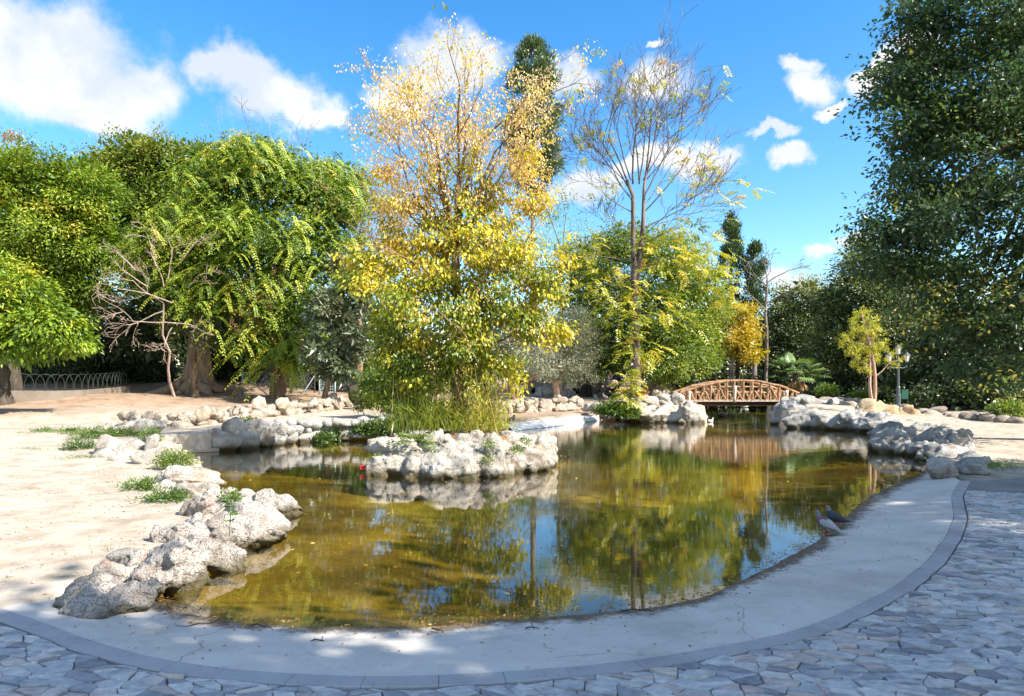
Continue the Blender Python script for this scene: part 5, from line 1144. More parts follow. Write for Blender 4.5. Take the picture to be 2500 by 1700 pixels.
# reaching sprays that break the outline
g = Geo(); r = random.Random(29); tp = []
for a, b in [((2330, 330), (2135, 165)), ((2320, 200), (2185, 70)), ((2300, 250), (2150, 190)), ((2330, 420), (2180, 300)), ((2330, 480), (2175, 420)), ((2330, 560), (2150, 480)), ((2330, 600), (2075, 545)), ((2300, 620), (2085, 590)), ((2320, 660), (2100, 640)), ((2340, 120), (2200, 20)), ((2300, 640), (2170, 690)), ((2380, 700), (2230, 770)), ((2600, 470), (2280, 508)), ((2600, 300), (2330, 250)), ((2620, 640), (2350, 700)), ((2600, 150), (2360, 60))]:
    A_, B_ = np.array(tuple(wp(a[0], a[1], Y))), np.array(tuple(wp(b[0], b[1], Y - .5))); P = curve(A_, B_, 8, (0, 0, .15), .02, r); g.tube(P, taper(.035, .008, 8), 5, cap=False)
    Q_ = resample(P, 26)[6:]; n = len(Q_); C = np.repeat(Q_, 5, 0) + lv.r.normal(size=(n * 5, 3)) * np.array([.22, .2, .14])
    lv.cluster(C, nrm(lv.r.normal(size=C.shape)), 7, .11, .11, .07, .45 + lv.r.normal(size=len(C)) * .16, droop=.35)
g.obj('branches', B_DARK, t)
for px, py, n in [(2240, 760, 22), (2420, 700, 20), (2300, 760, 14), (2480, 560, 14), (2350, 300, 8), (2440, 930, 20), (2240, 470, 8), (2490, 750, 10)]:
    C = np.array(tuple(wp(px, py, Y - .9))) + lv.r.normal(size=(n, 3)) * np.array([.5, .4, .3]); lv.cluster(C, nrm(lv.r.normal(size=C.shape)), 6, .12, .11, .07, np.full(n, .93), droop=.4)
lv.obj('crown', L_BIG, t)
# two further trees of the same row behind the camera, they shade the paving
for i_, (x, y, z, rr, lab) in enumerate(SHADE_TREES):
    t = tree('shade_tree', Vector((x + 1.0, y - 1.5, .1)), lab, group='tall trees shading the paving behind the viewer')
    bl = [(Vector((x, y, z)), (rr, rr, 1.7)), (Vector((x + 1.2, y - 1.0, z + 1.2)), (rr * .8, rr * .8, 1.5)), (Vector((x - .9, y + .4, z + .4)), (rr * .7, rr * .7, 1.2))]
    trunk_obj(t, [Vector((x + 1.0, y - 1.5, 0)), Vector((x + .4, y - .8, z - .8))], .3, .18, B_DARK, [b[0] for b in bl], .08, seed=40 + i_)
    lv = Leaves(140 + i_); lv.crown(bl, (7000, 5200, 4600, 1100)[i_], 8, .25, .26, .17, .45, inner=.15, cull=.3, low=-1); lv.obj('crown', L_BIG, t)
# dark undergrowth behind the bridge; under the left trees added for the deep shade
for i_, (px, py, Y, w, hh_, lab) in enumerate([(20, 900, 36, 120, 50, 'dark bush added for the deep shade behind the left end of the hoop fence'), (200, 895, 36, 120, 55, 'dark bush added for the deep shade behind the right end of the hoop fence'), (330, 905, 38, 90, 45, 'dark bush added for the deep shade left of the old buttressed tree'), (590, 900, 37, 80, 55, 'dark shaded bush right of the old buttressed tree'), (720, 905, 38, 90, 50, 'dark shaded bush behind the chain link fence'), (830, 900, 38, 80, 55, 'dark shaded bush behind the torn mesh'),
        (1990, 935, 46, 70, 36, 'dark bush right behind the fan palm'), (2060, 950, 40, 70, 34, 'dark bush between the fan palm and the young pine'), (1870, 950, 50, 60, 34, 'dark bush left of the fan palm'), (1690, 975, 46.2, 50, 22, 'dark bush on the far bank seen through the left part of the footbridge'), (1790, 974, 46.4, 60, 22, 'dark bush on the far bank seen through the middle of the footbridge'), (1890, 972, 46.4, 55, 24, 'dark bush on the far bank seen through the right part of the footbridge'), (1640, 940, 45, 50, 40, 'dark bush left of the footbridge behind the stone wall'), (2170, 965, 36.5, 80, 24, 'dark bush behind the street lamp foot')]):
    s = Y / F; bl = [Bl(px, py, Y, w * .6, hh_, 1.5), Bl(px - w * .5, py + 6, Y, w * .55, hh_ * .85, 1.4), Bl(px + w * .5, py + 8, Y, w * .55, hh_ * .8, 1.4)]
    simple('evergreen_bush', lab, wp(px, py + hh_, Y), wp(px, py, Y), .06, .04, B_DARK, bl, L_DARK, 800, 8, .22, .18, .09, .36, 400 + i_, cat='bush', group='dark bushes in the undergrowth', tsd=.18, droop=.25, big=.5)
# far woodland closing the horizon
lv = Leaves(150); bl = []
r = random.Random(77)
for x in range(-64, 70, 6):
    yy = 70 + 8 * r.random() - abs(x) * .25; h_ = (5.5 + 2.5 * r.random()) if -16 < x < 34 else (9 + 3 * r.random())
    bl.append((Vector((x, yy, 2 + h_ * .42)), (5.2, 3.5, h_ * .62)))
for y in range(24, 66, 6):
    bl.append((Vector((-34 - r.random() * 4 - (y - 24) * .2, y, 5)), (4, 5, 5.5))); bl.append((Vector((33 + r.random() * 4 + (y - 24) * .2, y, 5)), (4, 5, 6)))
for x, y, h_ in [(-22, 44, 3.2), (-17, 45, 3.2), (-12, 45, 3.2), (-7, 46, 3.0), (-27, 42, 4), (-2, 47, 3.0), (3, 50, 3), (-24, 48, 5.2), (-19, 49, 5.2), (-14, 49, 5.4), (-9, 49, 5.0)]:
    bl.append((Vector((x, y, 2.2 + h_ * .5)), (3.4, 2.4, h_)))
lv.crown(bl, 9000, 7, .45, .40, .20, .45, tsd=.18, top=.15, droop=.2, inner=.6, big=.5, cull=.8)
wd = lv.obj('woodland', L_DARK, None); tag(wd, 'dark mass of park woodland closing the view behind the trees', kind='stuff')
# ------------------------------------------------------------------ rustic footbridge
M_LOG = barkmat('weathered_log', (.22, .115, .06), (.46, .29, .175), 9, .5)
M_LOGP = barkmat('pale_log', (.46, .36, .27), (.70, .60, .49), 9, .5)
M_BEAM = plain('dark_beam', (.065, .032, .02), .8, .2, .4, 5)
YB = 30.2
def zb_(x, y, Y=YB): return wp(1640 + x / 6.456, 900 + y / 6.456, Y)
br = thing('footbridge', zb_(1060, 560), 'small arched wooden footbridge of peeled logs crossing the narrow channel', 'footbridge')
TOPL = [(140, 385), (440, 280), (700, 226), (930, 197), (1130, 190), (1350, 202), (1700, 272), (2000, 390)]
def log(name, a, b, r_, mat, par, k=7, bow=0.0):
    g = Geo(); P = curve(a, b, 5, (0, 0, bow), .012, random.Random(len(COL.objects))); g.tube(P, taper(r_, r_ * .86, 5), k, cap=True); return g.obj(name, mat, par)
px2m = YB / F / 6.456
def topz(x): return np.interp(x, [p[0] for p in TOPL], [p[1] for p in TOPL])
for side, (dy, dx, full) in enumerate([(0.0, 0, True), (1.35, 0, True)]):
    off = Vector((dx, dy, 0))
    rail = br
    for (x0, y0), (x1, y1) in zip(TOPL[:-1], TOPL[1:]): log('handrail', zb_(x0 - 6, y0 + (3 if side else 0)) + off, zb_(x1 + 6, y1) + off, .062, M_LOG, br)
    for x in (180, 375, 500, 615, 745, 870, 1130, 1270, 1410, 1550, 1695, 1830, 1900, 1955):
        yb = 500 if x < 1800 else 480 if x < 1880 else 465
        log('upright', zb_(x, topz(x) + 10) + off, zb_(x + random.uniform(-6, 6), yb + 12) + off, .055, M_LOG, br)
    for x, yt in ((268, 350), (985, 270), (1795, 342)):
        log('post', zb_(x + 4, yt) + off - Vector((0, .07, 0)), zb_(x - 6, 535) + off - Vector((0, .07, 0)), .078, M_LOGP if side == 0 else M_LOG, br, 8)
    log('upright', zb_(985, 205) + off, zb_(985, 290) + off, .052, M_LOG, br)
    for a, b in (((500, 300), (985, 288)), ((985, 288), (1540, 290)), ((290, 385), (740, 375)), ((870, 380), (1260, 378)), ((1260, 378), (1690, 385))):
        log('cross_rail', zb_(*a) + off + Vector((0, .03, 0)), zb_(*b) + off + Vector((0, .03, 0)), .045, M_LOG, br)
    for a, b in (((300, 390), (352, 505)), ((488, 382), (412, 505)), ((520, 362), (600, 505)), ((738, 340), (660, 505)), ((762, 322), (852, 505)), ((962, 400), (912, 505)), ((1012, 342), (1118, 505)), ((1258, 362), (1180, 505)), ((1302, 352), (1400, 505)),
                 ((1538, 345), (1460, 505)), ((1565, 312), (1668, 505)), ((1788, 430), (1728, 505)), ((195, 395), (240, 480)), ((1890, 400), (1850, 480))):
        log('brace', zb_(*a) + off - Vector((0, .035, 0)), zb_(*b) + off - Vector((0, .035, 0)), .045, M_LOG, br, 6)
for dy in (0.08, 1.27):
    g = Geo(); a, b = zb_(330, 556), zb_(1800, 556); g.box((a + b) / 2 + Vector((0, dy, 0)), ((b - a).length, .16, 66 * px2m)); g.obj('beam', M_BEAM, br, smooth=False)
n = 44
for i in range(n):
    x = 190 + (1850 - 190) * (i + .5) / n; g = Geo(); c = zb_(x, 513) + Vector((0, .68, random.uniform(-.004, .004))); g.box(c, ((1850 - 190) / n * px2m * .93, 1.55, .045)); g.obj('plank', M_LOGP, br, smooth=False)
g = Geo(); g.box(zb_(330, 590) + Vector((0, .7, -.1)), (.35, 1.6, .5)); g.obj('abutment', M_ROCKB, br, smooth=False)

# ------------------------------------------------------------------ street lamp and the green board on it
M_IRON = plain('dark_green_iron', (.075, .10, .105), .45, .5, .3, 12)
gm, N = newmat('frosted_glass'); finish(N, (.80, .74, .64), .35, spec=.5)
YL = 28.0; b0 = wp(2193, 994, YL)
lp = thing('street_lamp', b0, 'dark iron street lamp with three lanterns standing at the shrubbery edge', 'street lamp')
def lathe(name, c, prof, mat, par, k=12):
    V = [(c[0] + r_ * math.cos(a), c[1] + r_ * math.sin(a), c[2] + z) for r_, z in prof for a in np.linspace(0, 2 * math.pi, k, endpoint=False)]
    i = np.arange(len(prof) - 1)[:, None] * k; j = np.arange(k)[None, :]; j2 = (j + 1) % k
    return link(name, mesh_np(name, V, np.stack([i + j, i + j2, i + k + j2, i + k + j], -1).reshape(-1, 4), smooth=False), mat, par)
sL = YL / F
Ht = (994 - 866) * sL
lathe('pole', b0, [(.13, -.5), (.13, .0), (.13, .10), (.095, .13), (.095, .45), (.11, .48), (.085, .51), (.07, .78), (.085, .80), (.05, .86), (.042, Ht * .8), (.038, Ht), (0, Ht)], M_IRON, lp)
def lantern(c):
    root = lathe('lantern', c, [(.03, -.05), (.07, 0.0), (.08, .02)], M_IRON, lp, 6)
    for nme, prof, mt in (('pane', [(.075, .02), (.135, .27)], gm), ('cap', [(.155, .27), (.15, .29), (.06, .37), (.02, .40), (.02, .43), (0, .44)], M_IRON)):
        lathe(nme, c, prof, mt, root, 6)
    g = Geo()
    for a in np.linspace(0, 2 * math.pi, 6, endpoint=False): g.tube([c + Vector((.077 * math.cos(a), .077 * math.sin(a), .02)), c + Vector((.138 * math.cos(a), .138 * math.sin(a), .27))], .008, 4)
    g.obj('glazing_bars', M_IRON, root)['kind'] = 'stuff'
lantern(b0 + Vector((0, 0, Ht)))
zl = (994 - 884) * sL
for sg, dx in ((-1, -22 * sL), (1, 21 * sL)):
    g = Geo(); g.tube(resample([b0 + Vector((0, 0, zl - .22)), b0 + Vector((dx * .5, 0, zl - .26)), b0 + Vector((dx, 0, zl - .2)), b0 + Vector((dx, 0, zl))], 10), .02, 6); g.obj('arm', M_IRON, lp); lantern(b0 + Vector((dx, 0, zl)))
M_GREEN = plain('green_board', (.008, .075, .05), .5, .4, .12, 3)
bd = thing('notice_board', wp(2209, 963, YL - .05), 'plain dark green board fixed to the lower part of the street lamp', 'board')
g = Geo(); g.box(wp(2209, 963, YL - .05), (17 * sL, .04, 23 * sL), Euler((0, .04, 0))); g.obj('panel', M_GREEN, bd, smooth=False)
g = Geo(); g.box(wp(2199, 957, YL - .02), (6 * sL, .02, .03)); g.obj('bracket', M_IRON, bd, smooth=False)

# ------------------------------------------------------------------ young pine with two pale trunks
Y = 26.3
t = tree('young_pine', wp(2122, 998, Y), 'young bright lime green pine with two pinkish trunks among the ochre rocks')
g = Geo(); r = random.Random(14); tp = []
g.tube(resample([wp(2132, 1000, Y), wp(2137, 950, Y), wp(2135, 900, Y), wp(2126, 850, Y), wp(2112, 800, Y), wp(2103, 765, Y)], 12), taper(.085, .03, 12), 8, cap=False); g.obj('trunk', B_PINK, t)
g = Geo(); g.tube(resample([wp(2131, 1000, Y - .1), wp(2123, 950, Y - .1), wp(2124, 900, Y), wp(2123, 855, Y)], 9), taper(.07, .04, 9), 8, cap=False); g.obj('second_trunk', B_PINK, t)
g = Geo()
cl = [(2105, 762, 22, 14), (2085, 785, 20, 16), (2120, 785, 24, 18), (2095, 805, 26, 16), (2135, 800, 20, 16), (2148, 812, 12, 14), (2120, 825, 24, 14), (2065, 830, 18, 12), (2058, 832, 10, 12), (2080, 845, 22, 14), (2070, 862, 18, 12), (2100, 850, 24, 16), (2095, 880, 20, 12),
      (2125, 860, 20, 14), (2150, 850, 14, 14), (2140, 875, 16, 10), (2158, 838, 12, 8), (2090, 890, 14, 8), (2110, 900, 16, 8), (2150, 880, 14, 8), (2175, 862, 10, 8), (2120, 908, 6, 10), (2185, 890, 8, 5), (2196, 879, 6, 4), (2130, 840, 20, 12), (2078, 815, 16, 10)]
lv = Leaves(160); rr = lv.r
limbs(g, wp(2125, 850, Y), [wp(c[0], c[1], Y + r.uniform(-.3, .3)) for c in cl if c[1] < 860 and c[0] not in (2196, 2185)], .022, r, 5, .05)
limbs(g, wp(2124, 895, Y), [wp(c[0], c[1], Y + r.uniform(-.3, .3)) for c in cl if c[1] >= 860 and c[0] < 2170], .016, r, 4, .05)
g.tube(resample([wp(2139, 918, Y), wp(2155, 905, Y), wp(2172, 885, Y), wp(2196, 879, Y)], 8), taper(.025, .008, 8), 5, cap=False); g.obj('limb', B_PINK, t)
for px, py, rx, ry in cl:
    n = int(rx * ry / 30) + 2; C = np.array(tuple(wp(px, py, Y))) + rr.normal(size=(n, 3)) * np.array([rx * .5, rx * .45, ry * .45]) * Y / F
    lv.cluster(C, nrm(rr.normal(size=(n, 3)) + [0, 0, .5]), 22, .03, .12, .018, .6 + rr.normal(size=n) * .16, droop=-.1, flat=1)
lv.obj('crown', L_PINE, t)

# ------------------------------------------------------------------ fan palm
Y = 36.5
pm = tree('fan_palm', wp(1948, 962, Y), 'fan palm with drooping green fans behind the right end of the footbridge', 'palm')
g = Geo(); g.tube([wp(1948, 966, Y), wp(1946, 930, Y), wp(1945, 905, Y)], [.26, .24, .2], 9); g.obj('trunk', B_DARK, pm)
L_PALM = leafmat('palm_green', [(0, (.03, .06, .018)), (.5, (.07, .125, .03)), (1, (.20, .28, .09))], .3, gain=1.7)
r = np.random.default_rng(8); c0 = np.array(tuple(wp(1945, 905, Y)))
for i in range(22):
    a = i * 2.4; el = r.uniform(-.15, 1.2) if i > 3 else r.uniform(-.5, 0); d = np.array([math.cos(a) * math.cos(el), math.sin(a) * math.cos(el), math.sin(el)]); ln = r.uniform(.7, 1.3)
    tip = c0 + d * ln + np.array([0, 0, -.15 * ln])
    sdv = np.cross(d, [0, 0, 1]); sdv /= np.linalg.norm(sdv); up = np.cross(sdv, d); V = []; T = []; nb = 18
    P = np.linspace(c0, tip, 5); P[2:4, 2] += .06
    for p in P: V += [p - sdv * .014, p + sdv * .014]
    for q in range(4): T += [(2 * q, 2 * q + 1, 2 * q + 3), (2 * q, 2 * q + 3, 2 * q + 2)]
    for b in range(nb):
        th = (b / (nb - 1) - .5) * 3.9; dv = d * math.cos(th) + sdv * math.sin(th); w = np.cross(dv, up); R_ = .62 * (1 - .25 * abs(th) / 2)
        o = len(V); dr = np.array([0, 0, -.16 * R_]); V += [tip, tip + dv * R_ * .6 - w * .035 + up * .02, tip + dv * R_ * .6 + w * .035 + up * .02, tip + dv * R_ + dr - up * .02]
        T += [(o, o + 1, o + 2), (o + 1, o + 3, o + 2)]
    link('frond', mesh_np('frond', V, T, {'tint': np.full(len(V), np.clip(.5 + r.normal() * .2, 0, 1))}), L_PALM, pm)
for i in range(5):
    a = -1.57 + (i - 2) * .5; g = Geo(); d = np.array([math.cos(a), math.sin(a), 0]); 
    lv = Leaves(170 + i); tip = c0 + d * .35 + [0, 0, -.55]; lv.add(np.tile(tip, (9, 1)), d * .3 + [0, 0, -1] + lv.r.normal(size=(9, 3)) * .25, np.tile(d, (9, 1)), .6, .09, np.full(9, .5)); lv.obj('dead_frond', L_RUST, pm)

# ------------------------------------------------------------------ fences
M_GALV = plain('galvanised', (.30, .33, .35), .5, .5, .2, 10, .6)
M_BLUEG = plain('pale_blue_paint', (.42, .55, .60), .5, .4, .12, 10)
def mesh_panel(par, a, b, h, name='wire_mesh', step=.11, sag=None, rad=.0035, mat=None):
    a = Vector(a); b = Vector(b); u = (b - a); L = u.length; u.normalize(); g = Geo()
    k = int((L + h) / step)
    sg = sag or (lambda s_, z_: 0.0)
    def P(s_, z_): return a + u * s_ + Vector((0, 0, z_ - sg(s_, z_)))
    for i in range(k):
        s0 = -h + i * step
        for m_ in (1, -1):
            p0, p1 = (s0, 0.0), (s0 + h, h)
            q = []
            for tt in np.linspace(0, 1, 7):
                ss = p0[0] + (p1[0] - p0[0]) * tt; zz = p0[1] + (p1[1] - p0[1]) * tt
                if m_ < 0: zz = h - zz
                if 0 <= ss <= L: q.append(P(ss, zz))
            if len(q) > 1: g.tube(q, rad, 3, cap=False)
    o = g.obj(name, mat or M_GALV, par); o['kind'] = 'stuff'; return o
fe = thing('chain_link_fence', wp(680, 968, 33), 'chain link fence with dark posts behind the drooping tree trunk', 'fence')
pts = [wp(592, 966, 32), wp(710, 966, 32.6), wp(768, 967, 32.8)]
hF = (964 - 902) * 32 / F
for i, p in enumerate(pts):
    g = Geo(); g.tube([p, p + Vector((0, 0, hF))], .05 if i == 0 else .035, 6); g.obj('post', M_GALV if i == 0 else B_DARK, fe)
mesh_panel(fe, pts[0], pts[1], hF * .97); mesh_panel(fe, pts[1], pts[2], hF * .97)
for a, b in ((pts[0] + Vector((0, -.05, hF * .85)), wp(655, 966, 31.4)), (pts[2] + Vector((0, -.05, hF * .8)), wp(735, 968, 31.5))):
    g = Geo(); g.tube([a, b], .028, 5); g.obj('strut', M_GALV, fe)
gt = thing('metal_gate', wp(798, 968, 30.5), 'pale blue metal gate with wire grid beside the leaning loquat tree', 'gate')
pa, pb = wp(780, 964, 30.5), wp(818, 963, 30.5); hG = (964 - 908) * 30.5 / F
for p in (pa, pb):
    g = Geo(); g.tube([p, p + Vector((0, 0, hG * (1.0 if p is pa else .96)))], .04, 6); g.obj('post', M_BLUEG, gt)
g = Geo()
for i in range(8): z = hG * (.12 + .11 * i); g.tube([pa + Vector((0, 0, z)), pb + Vector((0, 0, z))], .008, 4, cap=False)
for i in range(1, 7): q = pa.lerp(pb, i / 7); g.tube([q + Vector((0, 0, hG * .1)), q + Vector((0, 0, hG * .9))], .006, 4, cap=False)
g.obj('wire_grid', M_BLUEG, gt)['kind'] = 'stuff'
for a, b in ((pa + Vector((0, 0, hG * .1)), pb + Vector((0, 0, hG * .9))),):
    g = Geo(); g.tube([a, b], .02, 5); g.obj('brace', M_BLUEG, gt)
sf = thing('chain_link_fence', wp(880, 950, 29.5), 'sagging torn chain link mesh left of the leaning bush', 'fence')
a, b = wp(822, 962, 30), wp(925, 962, 29); hS = (962 - 898) * 29.5 / F
g = Geo(); p = wp(905, 962, 29.2); g.tube([p, p + Vector((0, 0, hS))], .03, 6); g.obj('post', M_GALV, sf)
mesh_panel(sf, a, b, hS * .95, sag=lambda s_, z_: .38 * math.sin(min(max(s_ / 1.8, 0), 1) * math.pi) * (z_ / hS), step=.10, rad=.005)
st = thing('tree_stump', wp(870, 988, 27), 'dark brown upright hollow stump beside the path left of the island bush', 'stump')
g = Geo(); P = [wp(874, 990, 27), wp(870, 970, 27), wp(862, 942, 27)]; g.tube(P, [.16, .30, .24], 10); g.obj('wood', B_DARK, st)
# hoop fence on its concrete kerb
M_HOOP = plain('old_green_iron', (.022, .028, .026), .55, .5, .4, 20)
hk = thing('planter_kerb', wp(180, 975, 25.5), 'long pale concrete bed edging below the hoop fence on the left terrace', 'edging')
KP = [wp(-60, 972, 24.0), wp(40, 972, 24.5), wp(130, 972, 25.2), wp(200, 969, 26.2), wp(270, 962, 28.2), wp(310, 957, 30)]
KPs = resample(KP, 24); V = []
for p in KPs:
    for dy, dz in ((0, -.35), (0, .24), (.32, .27), (.32, -.35)): V.append(p + np.array([0, dy, dz]))
i_ = np.arange(23)[:, None] * 4 + np.arange(3)[None, :]
link('edging', mesh_np('edging', V, np.stack([i_, i_ + 4, i_ + 5, i_ + 1], -1).reshape(-1, 4)), concrete('shaded_concrete', (0.20, 0.17, 0.14), wet=False), hk)  # base colour darkened in place of the dappled shade on it
hf = thing('hoop_fence', wp(150, 955, 26), 'low iron fence of overlapping hoops on the concrete edging at the left', 'fence')
Lk = np.r_[0, np.cumsum(np.linalg.norm(np.diff(KPs[:, :2], axis=0), axis=1))]
def kp_(s_): return np.array([np.interp(s_, Lk, KPs[:, 0]), np.interp(s_, Lk, KPs[:, 1]) + .16, np.interp(s_, Lk, KPs[:, 2]) + .26])
s_ = 0.0; hh_ = 40 * 25.5 / F
while s_ < Lk[-1] - .65:
    P = []
    for tt in np.linspace(0, 1, 12):
        q = kp_(s_ + .62 * (0.5 - .5 * math.cos(tt * math.pi))); z = hh_ * min(1.0, math.sin(tt * math.pi) ** .55); P.append(q + np.array([0, 0, z]))
    g = Geo(); g.tube(P, .011, 5, cap=False); g.obj('hoop', M_HOOP, hf); s_ += .33
g = Geo(); g.tube([kp_(x) + np.array([0, 0, .06]) for x in np.linspace(0, Lk[-1], 16)], .01, 4, cap=False); g.obj('rail', M_HOOP, hf)
# duck shelters
ds = thing('duck_shelter', wp(1340, 968, 45), 'low buff wall with small arched duck openings behind the olive tree', 'duck shelter')
M_BUFF = plain('buff_render', (.33, .26, .20), .9, .1, .25, 3)
Yd = 44.0
g = Geo(); a, b = wp(1285, 975, Yd), wp(1470, 975, Yd); hd = 40 * Yd / F
g.box((a + b) / 2 + Vector((0, .3, hd / 2)), ((b - a).length, .5, hd)); g.obj('wall', M_BUFF, ds, smooth=False)
M_HOLE_SHADE = plain('opening_shade', (.012, .010, .008), .9, .0)  # solid near-black fill; the shade inside the holes is its colour
for px in (1305, 1319, 1331, 1390, 1402, 1415, 1445):
    p = wp(px, 956, Yd); V = [(p.x + .2 * math.cos(a), p.y + .04, p.z + .24 * math.sin(a)) for a in np.linspace(0, math.pi, 8)] + [(p.x - .2, p.y + .04, p.z - .25), (p.x + .2, p.y + .04, p.z - .25)]
    bm = bmesh.new(); f = bm.faces.new([bm.verts.new(v) for v in V]); ex = bmesh.ops.extrude_face_region(bm, geom=[f]); bmesh.ops.translate(bm, verts=[v for v in ex['geom'] if isinstance(v, bmesh.types.BMVert)], vec=(0, .2, 0)); bmesh.ops.recalc_face_normals(bm, faces=bm.faces)
    me = bpy.data.meshes.new('opening_fill'); bm.to_mesh(me); bm.free(); o = link('opening_fill', me, M_HOLE_SHADE, ds); o.location.y -= .0

# ------------------------------------------------------------------ grasses, herbs and small plants
def grass(lv, c, rx, ry, n, L, Wd, tint, zf=None, lean=.5):
    r = lv.r; P = np.array(tuple(c)) + np.stack([r.normal(size=n) * rx, r.normal(size=n) * ry, np.zeros(n)], -1)
    if zf is not None: P[:, 2] = [zf(a, b) for a, b in P[:, :2]]
    d = np.stack([r.normal(size=n) * lean, r.normal(size=n) * lean, np.ones(n)], -1); d = nrm(d)
    l = L * r.uniform(.5, 1.2, n)
    lv.add(P, d, r.normal(size=(n, 3)), l * .55, Wd, tint + r.normal(size=n) * .15, 0); e = d.copy(); e[:, :2] *= 2.2; e[:, 2] -= .35
    lv.add(P + d * (l * .5)[:, None], e, r.normal(size=(n, 3)), l * .55, Wd * .8, tint + r.normal(size=n) * .15, 0)
def plantobj(name, label, cat, c, build, mat, group=None):
    t = thing(name, c, label, cat, group); lv = Leaves(200 + len(COL.objects) % 997); build(lv, np.array(tuple(c))); lv.obj('foliage', mat, t); return t
def herb(rx, ry, rz, n, L=.05, Wd=.032, tint=.5, nl=7, droop=0.1):
    def b(lv, c):
        r = lv.r; d = nrm(r.normal(size=(n, 3))); d[:, 2] = np.abs(d[:, 2]); C = c + d * np.array([rx, ry, rz]) * r.uniform(.45, 1.05, n)[:, None]
        lv.cluster(C, d, nl, L * .8, L, Wd, tint + r.normal(size=n) * .15, droop=droop, flat=.8)
    return b
# bamboo and grass on the island
ic = wp(1170, 1050, 14.3)
def bam(lv, c):
    r = lv.r
    for i in range(150):
        p = c + np.array([r.normal() * .30, r.normal() * .22, -.1]); d = nrm(np.array([r.normal() * .28, r.normal() * .28, 1.0])); ln = r.uniform(.6, 1.75)
        n = 26; tt = r.uniform(.12, 1, n); P = p + d * (ln * tt)[:, None] + r.normal(size=(n, 3)) * .04; dd = d * .7 + r.normal(size=(n, 3)) * .75; dd[:, 2] -= .25
        lv.add(P, dd, r.normal(size=(n, 3)), r.uniform(.09, .17, n), .017, .62 + .22 * tt + r.normal(size=n) * .14 - .3 * (r.random() < .22), 0)
    grass(lv, c, .35, .25, 500, .5, .012, .45)
bb = plantobj('bamboo_clump', 'feathery yellow bamboo clump growing on the right part of the island', 'bamboo', ic, bam, L_BAMBOO)
g = Geo(); r = random.Random(5)
for i in range(45):
    p = ic + Vector((r.gauss(0, .25), r.gauss(0, .2), -.15)); g.tube(curve(p, p + Vector((r.gauss(0, .3), r.gauss(0, .3), r.uniform(.8, 1.7))), 4), [.008, .007, .005, .003], 4, cap=False)
g.obj('canes', plain('cane', (.42, .36, .10), .6), bb)['kind'] = 'stuff'
ic2 = wp(1050, 1052, 14.2)
def ree(lv, c):
    r = lv.r; grass(lv, c, .42, .25, 1500, .75, .016, .28, lean=.35)
    for i in range(50):
        p = c + np.array([r.normal() * .4, r.normal() * .22, 0]); d = nrm(np.array([r.normal() * .22, r.normal() * .2, 1.0])); ln = r.uniform(.7, 1.9); n = 14; tt = r.uniform(.3, 1, n)
        dd = d * .5 + r.normal(size=(n, 3)) * .7; dd[:, 2] -= .2; lv.add(p + d * (ln * tt)[:, None], dd, r.normal(size=(n, 3)), r.uniform(.12, .24, n), .02, .30 + r.normal(size=n) * .2, 0)
rb = plantobj('reed_clump', 'green reeds and long grass on the left part of the island', 'reeds', ic2, ree, L_BAMBOO)
g = Geo()
for i in range(16):
    p = ic2 + Vector((r.gauss(0, .35), r.gauss(0, .2), -.1)); g.tube(curve(p, p + Vector((r.gauss(0, .25), r.gauss(0, .2), r.uniform(1.0, 1.9))), 4), [.009, .008, .006, .003], 4, cap=False)
g.obj('canes', plain('pale_cane', (.50, .46, .20), .6), rb)['kind'] = 'stuff'
def fern(n, ln, L, tint=.6, up=.6, npair=10):
    def b(lv, c):
        r = lv.r; a = r.uniform(0, 6.28, n); d = np.stack([np.cos(a), np.sin(a), np.full(n, up) + r.normal(size=n) * .2], -1)
        lv.fronds(np.tile(c, (n, 1)) + r.normal(size=(n, 3)) * .03, d, ln * r.uniform(.7, 1.1, n), npair, L, L * .38, tint + r.normal(size=n) * .1, droop=.35, hang=.15)
    return b
plantobj('tree_seedling', 'bright green feathery leaved seedling on the left top of the island rocks', 'plant', wp(1012, 1075, 12.9), fern(12, .5, .11, .62), L_HERB)
for px, py, Y, rx, lab in [(1195, 1090, 12.6, .11, 'small green weed tuft in a crack in the middle of the island rocks'), (1262, 1105, 12.6, .09, 'tiny weed tuft between boulders towards the right end of the island'), (1195, 1128, 12.4, .1, 'weed tuft low on the island above the waterline'), (1285, 1081, 13.2, .1, 'small green tuft on the grey right hand island boulder'), (918, 1122, 12.9, .07, 'small weed at the left tip of the island')]:
    plantobj('weed', lab, 'weed', wp(px, py, Y), herb(rx, rx, rx * .9, 26, .045, .022, .55), L_HERB)
# left bank plants
for px, py, zz, rx, rz, n, lab, tt in [(235, 1075, .30, .62, .30, 420, 'broad low green herb patch spreading over the white rocks at the left bank', .55), (195, 1100, .22, .40, .24, 230, 'rounded dark green herb at the left end of the white rocks', .35), (300, 1068, .34, .5, .22, 300, 'trailing green herb on top of the rocks near the left corner', .6),
                                   (368, 1075, .40, .28, .30, 170, 'green bush hanging beside the stained concrete wall', .6), (428, 1136, .25, .36, .24, 330, 'bright light green mounded herb at the water edge', .78), (352, 1198, .14, .26, .14, 120, 'grassy green weed beside the white boulders on the sand', .55),
                                   (410, 1228, .12, .34, .15, 170, 'low weeds with dry stems in front of the rounded white boulder', .45), (120, 1060, .36, .50, .12, 200, 'long strip of low grass beyond the sand at the far left', .4), (178, 1058, .38, .35, .12, 140, 'grass tuft at the end of the concrete strip', .4), (560, 1224, .25, .12, .08, 40, 'small weed on the outcrop ridge', .6)]:
    plantobj('herb', lab, 'herb', gp(px, py, zz), herb(rx, rx * .7, rz, int(n * .7), .05, .022, tt - .18, 8), L_HERB)
